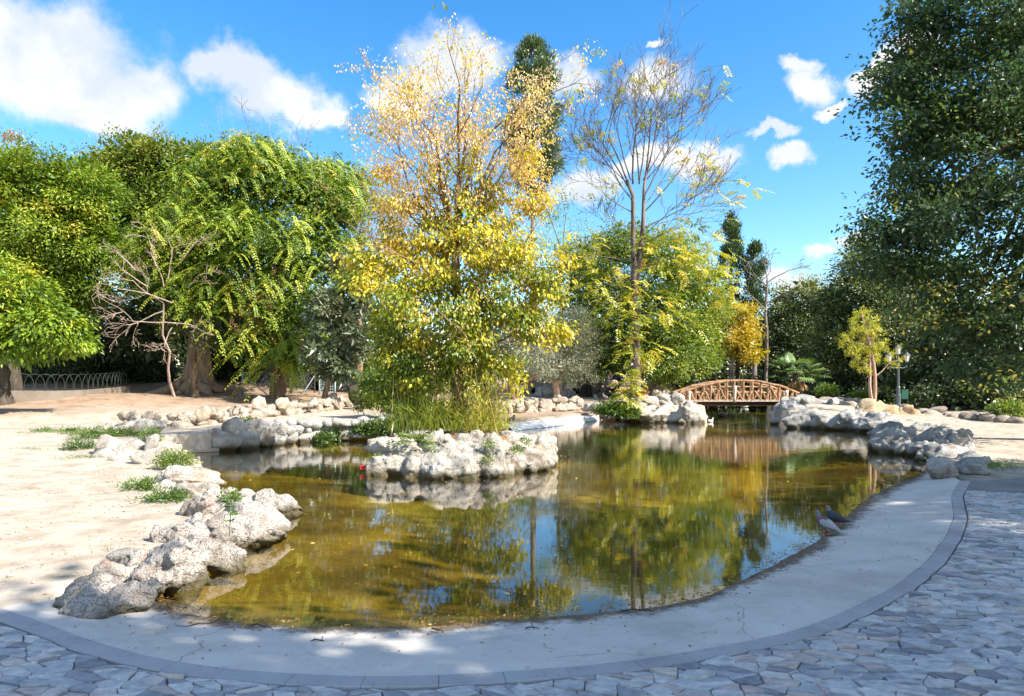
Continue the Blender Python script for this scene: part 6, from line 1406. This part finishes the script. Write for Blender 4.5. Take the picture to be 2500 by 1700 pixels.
def tufts(lv, c):
    r = lv.r
    for px, py, zz, n, L in [(120, 1062, .36, 260, .22), (60, 1066, .34, 120, .18), (190, 1062, .37, 200, .2), (70, 1010, .62, 160, .10), (30, 1020, .6, 120, .10), (110, 1005, .65, 100, .1), (340, 1190, .14, 160, .16), (400, 1225, .1, 120, .15), (220, 1120, .2, 120, .14), (185, 1125, .18, 100, .14), (60, 1098, .25, 60, .08), (100, 1100, .24, 60, .08), (265, 1345, .1, 30, .06), (2400, 1150, .14, 90, .16), (2440, 1135, .18, 90, .14), (2422, 1142, .16, 160, .2)]:
        q = np.array(tuple(gp(px, py, zz))); grass(lv, q, .24, .12, n, L, .012, .5, lean=.6)
o = None
lvt = Leaves(300); tufts(lvt, None); o = lvt.obj('grass', L_HERB, None); tag(o, 'short thin grass tufts along the sandy left bank and right path', kind='stuff')
# shrubs on the pond edges
plantobj('low_shrub', 'small spreading green shrub on top of the far left stone edging', 'shrub', wp(600, 1046, 19.6), lambda lv, c: (fern(34, .55, .12, .42, .55, 8)(lv, c), herb(.42, .3, .28, 130, .07, .04, .38)(lv, c)), L_HERB)
for px, py, Y, rx, rz, n, lab in [(693, 1066, 19.4, .26, .22, 110, 'small ivy tuft hanging on the stone edging left of the middle'), (790, 1074, 19.6, .30, .18, 120, 'dark ivy low on the far stone edging'), (820, 1066, 20, .34, .24, 150, 'dark ivy tuft in the middle of the far stone edging'), (905, 1056, 20, .55, .32, 330, 'large dark ivy mass covering the far stone edging'), (960, 1052, 20, .55, .36, 330, 'dark ivy mass of the stone edging next to the island reeds'), (660, 1060, 19.6, .2, .2, 70, 'ivy sprig below the small spreading shrub')]:
    plantobj('ivy', lab, 'ivy', wp(px, py, Y), herb(rx, .25, rz, n, .07, .05, .18, 7, .4), L_HERB)
# sapling and ivy at the left foot of the bridge bank
Y = 28.6
plantobj('ivy_bush', 'round dark green ivy bush overhanging the water left of the bridge bank', 'bush', wp(1500, 1008, Y), lambda lv, c: (herb(.95, .5, .42, 520, .09, .06, .42, 8, .4)(lv, c), herb(.6, .4, .3, 260, .09, .06, .5, 8, .5)(lv, c + np.array([.5, -.1, -.1]))), L_HERB)
t = tree('tree_sapling', wp(1530, 995, Y), 'upright yellow green feathery sapling in front of the tall tree trunk', 'sapling')
g = Geo(); g.tube([wp(1528, 1000, Y), wp(1530, 960, Y), wp(1532, 930, Y)], [.025, .02, .01], 5); g.obj('stem', B_BROWN, t)
lv = Leaves(301); rr = lv.r
for py, n, ln, up in [(925, 9, .75, .9), (940, 9, .8, .5), (955, 10, .85, .35), (970, 10, .8, .2), (985, 10, .7, .1)]:
    a = rr.uniform(0, 6.28, n); P = np.array([tuple(wp(1531 + rr.normal() * 3, py + rr.uniform(-10, 8), Y)) for _ in range(n)]); lv.fronds(P, np.stack([np.cos(a), np.sin(a), up + rr.normal(size=n) * .3], -1), ln * rr.uniform(.6, 1.1, n), 10, .20, .07, .60 + rr.normal(size=n) * .1, droop=.45, hang=.15)
lv.obj('crown', L_TALL, t)
# oak like seedling on the near outcrop
b0 = wp(560, 1302, 6.9)
t = tree('tree_seedling', b0, 'thin seedling with a few dark lobed leaves rising from the near rock outcrop', 'seedling')
g = Geo(); g.tube([b0 + Vector((0, 0, -.02)), b0 + Vector((.01, 0, .15)), b0 + Vector((.012, 0, .34))], [.006, .005, .003], 5); g.obj('stem', plain('green_stem', (.12, .16, .05), .6), t)
lv = Leaves(302); rr = lv.r
P, D_, T_ = [], [], []
for z in (.12, .17, .2, .24, .27, .3, .32, .34, .35):
    a = rr.uniform(0, 6.28); d = np.array([math.cos(a), .6 * math.sin(a), .25]); q = np.array(tuple(b0)) + [.012, 0, z]
    for kk, (dl, L) in enumerate([(0, .085), (.9, .05), (-.9, .05)]):
        dd = np.array([math.cos(a + dl), .6 * math.sin(a + dl), .2]); P.append(q + d * (.02 if kk == 0 else .035)); D_.append(dd); T_.append(.25 + rr.normal() * .08)
lv.add(np.array(P), np.array(D_), np.tile([0, -.4, 1.0], (len(P), 1)) + rr.normal(size=(len(P), 3)) * .2, .07, .045, np.array(T_)); lv.obj('leaves', L_HERB, t)
for px, py, Y, lab in [(2460, 1010, 23, 'light green low plant behind the stone border at the right'), (2100, 975, 32, 'light green low plant in the shrubbery left of the street lamp'), (2020, 960, 33, 'bright green low shrub right of the fan palm')]:
    plantobj('low_plant', lab, 'plant', wp(px, py, Y), herb(.5, .4, .35, 160, .12, .07, .62), L_HERB)

# ------------------------------------------------------------------ litter and twigs
lvt = Leaves(310); rr = lvt.r
def scatter(P, L, tint, up=True):
    n = len(P); a = rr.uniform(0, 6.28, n); lvt.add(P, np.stack([np.cos(a), np.sin(a), rr.normal(size=n) * .12], -1), np.tile([0, 0, 1.0], (n, 1)) + rr.normal(size=(n, 3)) * .25, L * rr.uniform(.6, 1.3, n), L * .5, tint + rr.normal(size=n) * .25, .1)
n = 1500; k = rr.integers(0, NS - 1, n); t_ = np.clip(1 + rr.normal(size=n) * .10, .5, 1.2)[:, None]; P = kin[k] + dirv[k] * t_ + rr.normal(size=(n, 3)) * .03; P[:, 2] = np.interp(t_[:, 0], [0, .15, .35, .6, .82, 1.0, 1.2], [.125, .113, .084, .05, .028, .012, .006]); scatter(P, .035, .25)
n = 160; k = rr.integers(0, NS - 1, n); t_ = rr.random((n, 1)); P = kin[k] + dirv[k] * t_; P[:, 2] = np.interp(t_[:, 0], [0, .15, .35, .6, .82, 1.0], [.12, .113, .084, .05, .028, .012]); scatter(P, .03, .2)
n = 500; P = np.stack([rr.uniform(-6, 9, n), rr.uniform(5, 21, n), np.full(n, .004)], -1); P = P[inside(poly_w, P[:, 0], P[:, 1])]; scatter(P, .05, .7)
n = 420; P = np.stack([rr.normal(size=n) * .7 - .72, 14.0 + rr.normal(size=n) * .55, np.zeros(n)], -1); P[:, 2] = .60 + .1 * rr.random(n) - .18 * ((P[:, 0] + .72) / 1.2) ** 2 - .1 * ((P[:, 1] - 14.2) / 1) ** 2; scatter(P, .06, .35)
n = 900; P = np.stack([rr.uniform(-16, 3, n), rr.uniform(23.5, 33, n), np.zeros(n)], -1); P = P[~inside(cut, P[:, 0], P[:, 1])]; P[:, 2] = idw(P[:, 0], P[:, 1])[0] + .03; scatter(P, .07, .4)
n = 700; P = np.stack([rr.uniform(-7.5, -3.0, n), rr.uniform(5.5, 15, n), np.zeros(n)], -1); P = P[~inside(cut, P[:, 0], P[:, 1])]; P[:, 2] = idw(P[:, 0], P[:, 1])[0] + .012; scatter(P, .035, .4)
o = lvt.obj('fallen_leaves', L_LITTER, None); tag(o, 'small brown and yellow fallen leaves along the water edge and on the soil', kind='stuff')
n = 600; lvt = Leaves(311); rr = lvt.r; P = np.stack([rr.uniform(-6, 9, n), rr.uniform(5, 20, n), np.zeros(n)], -1); dd_ = polydist(poly_w, P[:, 0], P[:, 1]); P[:, 2] = -.10 - .30 * np.clip(dd_ / 3, 0, 1); P = P[inside(poly_w, P[:, 0], P[:, 1]) & (dd_ > .5)]
scatter(P, .06, .25); o = lvt.obj('sunken_leaves', L_LITTER, None); tag(o, 'dark leaves lying on the pond bed', kind='stuff')
for px, py, a, L, lab in [(500, 1520, .5, .38, 'long dark twig lying at the near left water edge'), (640, 1532, -.5, .2, 'short forked twig at the near water edge below the outcrop'), (780, 1568, .02, .14, 'straight reddish twig on the concrete rim near the middle'), (1068, 1540, -.9, .14, 'bent dark twig at the water edge in the lower middle'), (1300, 1535, .0, .1, 'tiny straight twig on the rim in the lower middle'),
                          (1555, 1492, .0, .24, 'dark twig lying along the wet edge right of the middle'), (2100, 1232, .6, .42, 'dark wet stick at the water edge beyond the pigeons'), (395, 1545, .3, .18, 'curved twig on the rim left of the crack')]:
    p = gp(px, py, .03); t = thing('twig', p, lab, 'twig', 'twigs on the concrete rim'); g = Geo(); d = Vector((math.cos(a), math.sin(a) * .8, .0)) * L
    g.tube(curve(p - d / 2 + Vector((0, 0, .0)), p + d / 2, 6, (0, 0, .012), .05, random.Random(px)), taper(.006, .003, 6), 5); g.tube(curve(p + d * .1, p + d * .25 + Vector((-.03, .05, .02)), 4), .003, 4); g.obj('stick', B_DARK, t)

# loose gravel on the sand and the paths
n = 5200; P = np.stack([rr.uniform(-9, -2.4, n), rr.uniform(5.2, 22, n), np.zeros(n)], -1); P2 = np.stack([rr.uniform(8, 18, 1400), rr.uniform(11, 27, 1400), np.zeros(1400)], -1); P = np.concatenate([P, P2])
P = P[~inside(cut, P[:, 0], P[:, 1]) & (vnoise(P[:, 0], P[:, 1], .6, 2.0, 2) > -.15)]; P[:, 2] = idw(P[:, 0], P[:, 1])[0] + .006
sz = (.006 + .020 * rr.random(len(P)) ** 3)[:, None]; oct_ = np.array([[1, 0, 0], [0, 1, 0], [-1, 0, 0], [0, -1, 0], [0, 0, .7], [0, 0, -.5]]); a = rr.uniform(0, 6.28, len(P))
R_ = np.stack([np.cos(a), -np.sin(a), np.sin(a), np.cos(a)], -1).reshape(-1, 2, 2); V = np.tile(oct_, (len(P), 1, 1)) * rr.uniform(.6, 1.3, (len(P), 6, 1)); V[:, :, :2] = np.einsum('nij,nkj->nki', R_, V[:, :, :2]); V = V * sz[:, :, None] + P[:, None, :]
T = (np.array([[0, 1, 4], [1, 2, 4], [2, 3, 4], [3, 0, 4], [1, 0, 5], [2, 1, 5], [3, 2, 5], [0, 3, 5]])[None] + 6 * np.arange(len(P))[:, None, None]).reshape(-1, 3)
o = link('gravel', mesh_np('gravel', V.reshape(-1, 3), T), plain('gravel', (.40, .34, .28), .9, .1, .6, 30)); tag(o, 'fine loose gravel strewn over the sandy bank and paths', kind='stuff')
# ------------------------------------------------------------------ birds
def loft(rings, k=12):
    """rings = (centre, side radius, vertical radius, direction of the long axis)"""
    V = []
    for c, a, b, tdir in rings:
        tdir = Vector(tdir).normalized(); sd_ = tdir.cross(Vector((0, 0, 1)))
        sd_ = Vector((0, 1, 0)) if sd_.length < .05 else sd_.normalized(); up = sd_.cross(tdir)
        for q in range(k):
            an = 2 * math.pi * q / k; V.append(tuple(Vector(c) + sd_ * math.cos(an) * a + up * math.sin(an) * b))
    n = len(rings); i = np.arange(n - 1)[:, None] * k; j = np.arange(k)[None, :]; j2 = (j + 1) % k
    return np.array(V), np.stack([i + j, i + j2, i + k + j2, i + k + j], -1).reshape(-1, 4)
def bird(name, label, loc, rz, body, neck, head, beak, cols, legs=None, wing=None, group=None, scale=1.0, cat='bird', tail=None):
    """local frame: x forward, z up. body/neck = ring lists (x, z, half width, half height)"""
    t = thing(name, loc, label, cat, group, rz); t.scale = (scale,) * 3
    def part(nm, V, Fq, mat, smooth=True):
        o = link(nm, mesh_np(nm, V, Fq, smooth=smooth), mat, t, world=False); return o
    pts = [Vector((x, 0, z)) for x, z, a, b in body + neck + head]; prm = body + neck + head; rings = []
    for i, (p, q) in enumerate(zip(pts, prm)):
        d = (pts[min(i + 1, len(pts) - 1)] - pts[max(i - 1, 0)]); rings.append((p, q[2], q[3], d))
    V, Fq = loft(rings)
    ob = part('body', V, Fq, cols['body'])
    nb = len(body); me = ob.data
    if 'neck' in cols:
        me.materials.append(cols['neck']); k0 = (nb - 1) * 12
        for p in me.polygons:
            if p.index >= k0 - 12: p.material_index = 1
    if 'head' in cols:
        me.materials.append(cols['head']); k0 = (nb + len(neck) - 1) * 12
        for p in me.polygons:
            if p.index >= k0: p.material_index = len(me.materials) - 1
    bx_, bz, bl_, bw = beak[:4]; ba = beak[4] if len(beak) > 4 else -.2
    dv = Vector((math.cos(ba), 0, math.sin(ba)))
    V, Fq = loft([(Vector((bx_, 0, bz)), bw, bw * .8, dv), (Vector((bx_, 0, bz)) + dv * bl_ * .6, bw * .7, bw * .5, dv), (Vector((bx_, 0, bz)) + dv * bl_, bw * .25, bw * .2, dv)], 8); part('beak', V, Fq, cols['beak'])
    hx, hz, ha, hb = head[len(head) // 2]
    for sg in (-1, 1):
        g = Geo(); e = Vector((hx + ha * .25, sg * ha * .93, hz + hb * .2)); g.tube([e, e + Vector((0, sg * .002, 0))], ha * .16, 6); o = link('eye', g.mesh('eye'), cols['eye'], t, world=False)
    if wing:
        for sg in (-1, 1):
            rings = []
            for i, (x, z, w_, h_) in enumerate(wing):
                x2, z2 = (wing[min(i + 1, len(wing) - 1)][:2]); x1, z1 = wing[max(i - 1, 0)][:2]; yw = np.interp(x, [q[0] for q in body], [q[2] for q in body]) * .88
                rings.append((Vector((x, sg * yw, z)), w_, h_, Vector((x2 - x1, 0, z2 - z1))))
            V, Fq = loft(rings, 10); part('wing', V, Fq, cols['wing'])
            if 'bar' in cols:
                for x in (wing[1][0] + .02, wing[2][0]):
                    yw = np.interp(x, [q[0] for q in body], [q[2] for q in body]) * .88; zz = np.interp(x, [q[0] for q in wing], [q[1] for q in wing])
                    g = Geo(); g.tube(curve((x - .01, sg * (yw + .020), zz - .022), (x + .018, sg * (yw + .018), zz + .026), 5, (0, sg * .006, 0)), .0055, 5); link('wing_bar', g.mesh('wing_bar'), cols['bar'], t, world=False)
    if tail:
        V, Fq = loft([(Vector((x, 0, z)), a, b, Vector((-1, 0, tail[-1][1] - tail[0][1]))) for x, z, a, b in tail], 10); part('tail', V, Fq, cols.get('tail', cols['body']))
    if legs:
        for sg in (-1, 1):
            g = Geo(); x0, z0 = legs; g.tube([(x0, sg * .025, z0), (x0 - .008, sg * .027, .03), (x0, sg * .028, .006)], [.009, .0055, .005], 6)
            for da in (-.5, 0, .5, 3.14): g.tube([(x0, sg * .028, .006), (x0 + .032 * math.cos(da), sg * .028 + .032 * math.sin(da), .004)], [.004, .003], 5)
            link('leg', g.mesh('leg', True), cols['leg'], t, world=False)
    return t
def bm_(name, c, v=.2, sc=40, spec=.3): return plain(name, c, .6, spec, v, sc, bump=.25)
BK = bm_('bird_black', (.009, .009, .010), spec=.1); PALE = bm_('pigeon_pale', (.36, .36, .37), .3); SLATE = bm_('pigeon_slate', (.045, .05, .065), .45); PURP = bm_('pigeon_purple', (.16, .10, .14), .5); GREYH = bm_('pigeon_grey_head', (.17, .17, .20)); TEAL = bm_('pigeon_teal_neck', (.035, .065, .085), .5)
RED = plain('coral_red', (.50, .08, .05)); ORNG = plain('orange_beak', (.60, .30, .06)); BROWNB = bm_('duck_brown', (.27, .15, .08), .4); WHT = bm_('bird_white', (.78, .77, .74), .06); BARM = bm_('wing_bar_brown', (.14, .09, .085)); DKB = bm_('pigeon_dark', (.05, .045, .05))
# body rings run from tail to breast
PB = [(-.145, .075, .012, .008), (-.11, .085, .030, .026), (-.06, .105, .052, .048), (.0, .13, .064, .062), (.045, .152, .062, .062)]
PN = [(.075, .185, .044, .046), (.088, .215, .031, .033)]
PH = [(.095, .245, .026, .028), (.105, .262, .024, .025), (.118, .270, .014, .015), (.124, .271, .004, .004)]
PW = [(.055, .155, .008, .02), (.03, .15, .014, .042), (-.03, .13, .016, .044), (-.09, .10, .012, .030), (-.16, .066, .005, .010)]
PT = [(-.10, .085, .03, .014), (-.17, .058, .034, .007), (-.225, .036, .032, .004)]
# front pigeon, seen from its side and turned away; the tail points to the lower right
p1 = gp(2016, 1303, .012)
bird('pigeon', 'pale grey pigeon with brown wing bars standing nearest at the water edge', p1, math.radians(138), PB, PN, PH, (.120, .266, .026, .008, -.35), dict(body=PALE, neck=PURP, head=GREYH, beak=GREYH, eye=ORNG, wing=PALE, bar=BARM, leg=RED, tail=PALE), legs=(.0, .085), wing=PW, tail=PT, group='pigeons at the near water edge', scale=.9)
p2 = gp(2040, 1286, .012)
bird('pigeon', 'dark slate pigeon touching beaks with the pale one behind it', p2, math.radians(172), [(x, z * .93, a, b) for x, z, a, b in PB], PN, PH, (.120, .266, .026, .008, -.3), dict(body=SLATE, neck=TEAL, head=GREYH, beak=DKB, eye=ORNG, wing=SLATE, leg=RED, tail=DKB), legs=(.0, .085), wing=PW, tail=[(-.10, .088, .03, .014), (-.17, .078, .034, .007), (-.235, .068, .032, .005)], group='pigeons at the near water edge', scale=.9)
g = Geo()
lvt = Leaves(320); q = np.array(tuple(gp(2012, 1307, .015))); lvt.add(np.array([q, q + [.02, .01, 0]]), np.array([[-1, .3, .5], [1, -.3, .1]]), np.array([[0, 0, 1.], [0, 0, 1]]), .11, .06, np.array([.7, .62])); o = lvt.obj('dry_leaf', L_LITTER, None); tag(o, 'curled orange dry leaf at the feet of the pale pigeon', 'leaf')
# black swan
SB = [(-.42, .20, .02, .02), (-.36, .20, .10, .07), (-.25, .16, .17, .12), (-.05, .13, .21, .15), (.15, .12, .19, .14), (.27, .14, .12, .10)]
SN = [(.33, .20, .065, .06), (.36, .30, .05, .05), (.345, .42, .042, .042), (.31, .54, .038, .038), (.31, .64, .036, .036), (.345, .70, .036, .036)]
SH = [(.40, .715, .042, .04), (.44, .705, .036, .036), (.47, .69, .02, .022), (.48, .687, .006, .006)]
bird('black_swan', 'black swan with a red beak swimming under the footbridge', gp(1763, 1018, 0), math.radians(184), SB, SN, SH, (.46, .69, .10, .02, -.25), dict(body=BK, beak=RED, eye=RED, wing=BK), wing=[(.12, .2, .02, .07), (.0, .22, .03, .10), (-.15, .22, .03, .10), (-.3, .24, .02, .06), (-.42, .25, .006, .01)], cat='swan', scale=.66)
DB = [(-.23, .10, .01, .01), (-.19, .085, .05, .04), (-.1, .06, .085, .075), (.03, .05, .095, .08), (.12, .06, .075, .07), (.165, .085, .05, .05)]
DN = [(.185, .13, .034, .034), (.19, .175, .028, .03)]
DH = [(.20, .21, .032, .033), (.225, .222, .030, .030), (.25, .215, .015, .016), (.256, .213, .004, .004)]
DW = [(.08, .085, .012, .04), (.0, .09, .018, .05), (-.1, .10, .012, .035), (-.19, .115, .005, .01)]
def duck(label, p, rz, body, beak, head=None, sc=1.0, group='small birds on and by the pond', name='duck', cat='duck'):
    c = dict(body=body, beak=beak, eye=BK, wing=body)
    if head: c['neck'] = head
    return bird(name, label, p, math.radians(rz), DB, DN, DH, (.245, .215, .055, .016, -.15), c, wing=DW, group=group, scale=sc, cat=cat)
duck('light brown duck swimming in front of the ivy bush', gp(1490, 1030.5, 0), 0, BROWNB, ORNG, bm_('duck_pale_head', (.42, .30, .20)))
duck('small white bird floating beside the left bridge bank', gp(1735, 1031, 0), 40, WHT, ORNG, sc=.75)
duck('dark duck swimming far under the right half of the footbridge', gp(1838, 1004, 0), 150, BK, DKB, sc=.9)
duck('white duck swimming far under the middle of the footbridge', gp(1817, 995, 0), 170, WHT, ORNG, sc=1.2)
duck('brown duck resting near the right bridge bank', gp(1897, 1009, 0), 180, BROWNB, ORNG, sc=.9)
for px, py, z, c, rz, lab in [(1387, 984, .66, WHT, 20, 'white bird standing on the terrace beside the olive trunk'), (1454, 978, .68, PALE, 100, 'pale bird on the terrace left of the stroller'), (1478, 980, .68, PALE, 200, 'pale bird on the terrace at the stroller wheels')]:
    Yq = F * (H - z) / (py - HY); q = Vector(((px - CX) / F * Yq, Yq, ground_z((px - CX) / F * Yq, Yq)))
    bird('pigeon', lab, q, math.radians(rz), PB, PN, PH, (.120, .266, .026, .008, -.35), dict(body=c, beak=ORNG, eye=BK, wing=c, leg=RED), legs=(.0, .085), wing=PW, tail=PT, group='pale birds on the far terrace', scale=1.3)
bird('pigeon', 'dark pigeon perched on the tilted concrete slab behind the island', wp(1249, 1035, 24.6), math.radians(40), PB, PN, PH, (.120, .266, .026, .008, -.35), dict(body=DKB, beak=DKB, eye=BK, wing=DKB, leg=RED), legs=(.0, .085), wing=PW, tail=PT, scale=1.25)
# red scrap by the island
t = thing('plastic_scrap', gp(893, 1152, 0), 'small crumpled red scrap at the left tip of the island', 'litter')
bm = bmesh.new(); bmesh.ops.create_grid(bm, x_segments=6, y_segments=6, size=.09)
for v in bm.verts: v.co = Vector((v.co.x, v.co.y * .5, .06 + .05 * mnoise.noise(v.co * 14) + abs(v.co.x) * .5)); v.co = Matrix.Rotation(1.1, 3, 'X') @ v.co
bmesh.ops.solidify(bm, geom=bm.faces[:], thickness=.004)
me = bpy.data.meshes.new('scrap'); bm.to_mesh(me); bm.free(); o = link('scrap', me, plain('red_plastic', (.65, .03, .05), .4, .5), t, world=False); o.location = (0, 0, .05)

# ------------------------------------------------------------------ people with a pushchair on the far terrace
def person(label, loc, rz, skel, rad, mats, hair, scale=1.0):
    """skel: joint -> (x, y, z); facing local -y. one skinned surface for body and clothes, hair as a child"""
    t = thing('person', loc, label, 'person', None, rz); t.scale = (scale,) * 3
    names = list(skel); E = [('pelvis', 'waist'), ('waist', 'chest'), ('chest', 'neck'), ('neck', 'jaw'), ('jaw', 'crown')]
    for s_ in 'lr': E += [('chest', 'sh' + s_), ('sh' + s_, 'el' + s_), ('el' + s_, 'wr' + s_), ('wr' + s_, 'ha' + s_), ('pelvis', 'hip' + s_), ('hip' + s_, 'kn' + s_), ('kn' + s_, 'an' + s_), ('an' + s_, 'to' + s_)]
    me = bpy.data.meshes.new('body'); me.from_pydata([skel[n_] for n_ in names], [(names.index(a), names.index(b)) for a, b in E], [])
    o = bpy.data.objects.new('body', me); COL.objects.link(o); o.parent = t
    sk = o.modifiers.new('skin', 'SKIN'); ss = o.modifiers.new('sub', 'SUBSURF'); ss.levels = ss.render_levels = 1
    for i, n_ in enumerate(names):
        key = n_ if n_ in rad else n_[:-1]; d = me.skin_vertices[0].data[i]; d.radius = rad[key]; d.use_root = (n_ == 'pelvis')
    m, N = newmat('clothes'); obc = N.add('ShaderNodeTexCoord').outputs['Object']; z = N.add('ShaderNodeSeparateXYZ', ins={0: obc}).outputs[2]
    zz = N.math('DIVIDE', z, 1.75); c = N.ramp(zz, [(0.0, mats['shoe']), (.055, mats['legs']), (mats.get('waist', .54), mats['top']), (.845, mats['skin'])], 'CONSTANT')
    c = N.mixc(N.mapr(N.noise(obc, 14, 3), .45, .55, 0, mats.get('patt', .15)), c, mats.get('patc', (.03, .03, .03))); finish(N, c, .85)
    me.materials.append(m)
    hd = skel['crown']; bm = bmesh.new(); bmesh.ops.create_icosphere(bm, subdivisions=2, radius=1)
    for v in bm.verts:
        back = max(0, v.co.y); v.co = Vector((v.co.x * .102, v.co.y * .115 + .025, v.co.z * .12 - (.10 + mats.get('long', .0)) * back * (v.co.z < .2))) + Vector(hd) + Vector((0, 0, .0))
        if v.co.y < hd[1] - .05 and v.co.z < hd[2] + .02: v.co.y = hd[1] - .02
    h = bpy.data.meshes.new('hair'); bm.to_mesh(h); bm.free(); ho = link('hair', h, hair, t, world=False)
    sm = plain('skin', mats['skin'], .6); j = Vector(skel['jaw'])
    g = Geo(); g.tube([j + Vector((0, -.085, .045)), j + Vector((0, -.108, .02))], [.010, .014], 6); link('nose', g.mesh('nose'), sm, t, world=False)
    for sg in (-1, 1):
        g = Geo(); g.tube([j + Vector((sg * .033, -.088, .055)), j + Vector((sg * .033, -.094, .055))], .010, 6); link('eye', g.mesh('eye'), BK, t, world=False)
    return t
SK = dict(pelvis=(0, 0, .95), waist=(0, 0, 1.10), chest=(0, .0, 1.36), neck=(0, .0, 1.50), jaw=(0, -.02, 1.58), crown=(0, -.01, 1.68),
          shl=(.18, 0, 1.42), ell=(.24, -.04, 1.14), wrl=(.20, -.26, 1.02), hal=(.18, -.34, 1.02), shr=(-.18, 0, 1.42), elr=(-.24, -.04, 1.14), wrr=(-.20, -.26, 1.02), har=(-.18, -.34, 1.02),
          hipl=(.10, 0, .90), knl=(.11, -.03, .50), anl=(.11, .02, .09), tol=(.12, -.14, .04), hipr=(-.10, 0, .90), knr=(-.11, .02, .50), anr=(-.11, .06, .09), tor=(-.12, -.10, .04))
RD = dict(pelvis=(.15, .11), waist=(.14, .10), chest=(.17, .12), neck=(.055, .055), jaw=(.078, .088), crown=(.075, .085), sh=(.065, .065), el=(.045, .045), wr=(.03, .03), ha=(.035, .022), hip=(.09, .09), kn=(.06, .06), an=(.042, .042), to=(.042, .035))
pz = .70; Yp = 38.5
qa = wp(1478, 930, Yp - .6); qa.z = ground_z(qa.x, qa.y)
person('woman with long light brown hair in a dark patterned top bending over beside the stroller', qa, math.radians(75), {**SK, 'chest': (0, -.16, 1.28), 'neck': (0, -.24, 1.40), 'jaw': (0, -.30, 1.45), 'crown': (0, -.32, 1.55), 'shl': (.17, -.18, 1.33), 'shr': (-.17, -.18, 1.33), 'ell': (.22, -.28, 1.06), 'elr': (-.22, -.28, 1.06), 'wrl': (.16, -.46, .92), 'wrr': (-.16, -.46, .92), 'hal': (.14, -.53, .90), 'har': (-.14, -.53, .90)}, RD,
       dict(shoe=(.03, .03, .03), legs=(.03, .03, .035), top=(.07, .07, .07), skin=(.50, .32, .23), patt=.5, patc=(.35, .34, .33), long=.16), plain('hair_brown', (.30, .16, .08), .6), .92)
qb = wp(1506, 930, Yp + .3); qb.z = ground_z(qb.x, qb.y)
person('person in dark blue and black clothes standing behind the pink stroller', qb, math.radians(-20), SK, RD, dict(shoe=(.02, .02, .02), legs=(.015, .015, .018), top=(.02, .03, .06), skin=(.45, .28, .20)), plain('hair_dark', (.03, .02, .015), .6), .92)
# pushchair
q = wp(1500, 930, Yp - 1.2); q.z = ground_z(q.x, q.y)
sc_ = thing('stroller', q, 'baby stroller with a dusty pink hood and black frame on the terrace', 'stroller', None, math.radians(20)); sc_.scale = (.95,) * 3
PINK = plain('dusty_pink_fabric', (.58, .34, .31), .85, .1, .1, 6); BLKF = plain('black_fabric', (.018, .018, .02), .85, .1)
def lpart(nm, g, mat, par=sc_): return link(nm, g.mesh(nm, True), mat, par, world=False)
bm = bmesh.new(); bmesh.ops.create_icosphere(bm, subdivisions=3, radius=1)
for v in bm.verts: v.co = Vector((v.co.x * .26, v.co.y * .34, v.co.z * .30)); 
bmesh.ops.delete(bm, geom=[v for v in bm.verts if v.co.z < -.16 or (v.co.y < -.12 and v.co.z < .0)], context='VERTS')
bmesh.ops.solidify(bm, geom=bm.faces[:], thickness=.02)
for f in bm.faces: f.smooth = True
me = bpy.data.meshes.new('hood'); bm.to_mesh(me); bm.free(); o = link('hood', me, PINK, sc_, world=False); o.location = (0, .05, .86)
bm = bmesh.new(); bmesh.ops.create_icosphere(bm, subdivisions=3, radius=1)
for v in bm.verts: v.co = Vector((v.co.x * .23, v.co.y * .38, max(v.co.z, -1) * .22 if v.co.z < 0 else v.co.z * .06))
me = bpy.data.meshes.new('seat'); bm.to_mesh(me); bm.free(); o = link('seat', me, BLKF, sc_, world=False); o.location = (0, -.02, .62)
bm = bmesh.new(); bmesh.ops.create_icosphere(bm, subdivisions=2, radius=1)
for v in bm.verts: v.co = Vector((v.co.x * .18, v.co.y * .14, v.co.z * .07))
me = bpy.data.meshes.new('footmuff'); bm.to_mesh(me); bm.free(); o = link('footmuff', me, PINK, sc_, world=False); o.location = (.05, -.36, .38)
for sg in (-1, 1):
    g = Geo(); g.tube([(sg * .24, .45, 1.0), (sg * .24, .1, .55), (sg * .24, -.32, .12)], .014, 6); lpart('frame_tube', g, BLKF)
    g = Geo(); g.tube([(sg * .24, .0, .45), (sg * .24, .30, .13)], .014, 6); lpart('frame_tube', g, BLKF)
    for y, rr_ in ((-.34, .11), (.32, .13)):
        a = np.linspace(0, 2 * math.pi, 15); g = Geo(); g.tube([(sg * .26, y + rr_ * math.cos(u), rr_ + rr_ * math.sin(u)) for u in a], .022, 6, cap=False)
        for u in a[:-1:3]: g.tube([(sg * .26, y, rr_), (sg * .26, y + rr_ * math.cos(u), rr_ + rr_ * math.sin(u))], .008, 4, cap=False)
        lpart('wheel', g, BLKF)
g = Geo(); g.tube([(-.24, .45, 1.0), (.24, .45, 1.0)], .016, 6); lpart('handle', g, BLKF)
g = Geo(); g.box((0, -.02, .24), (.42, .5, .16)); lpart('basket', g, BLKF)
plantobj('dry_plant', 'small rust red dry plant at the right foot of the tall trunk', 'plant', wp(1570, 967, 35.6), herb(.16, .12, .3, 40, .12, .07, .9, 6), L_RUST)
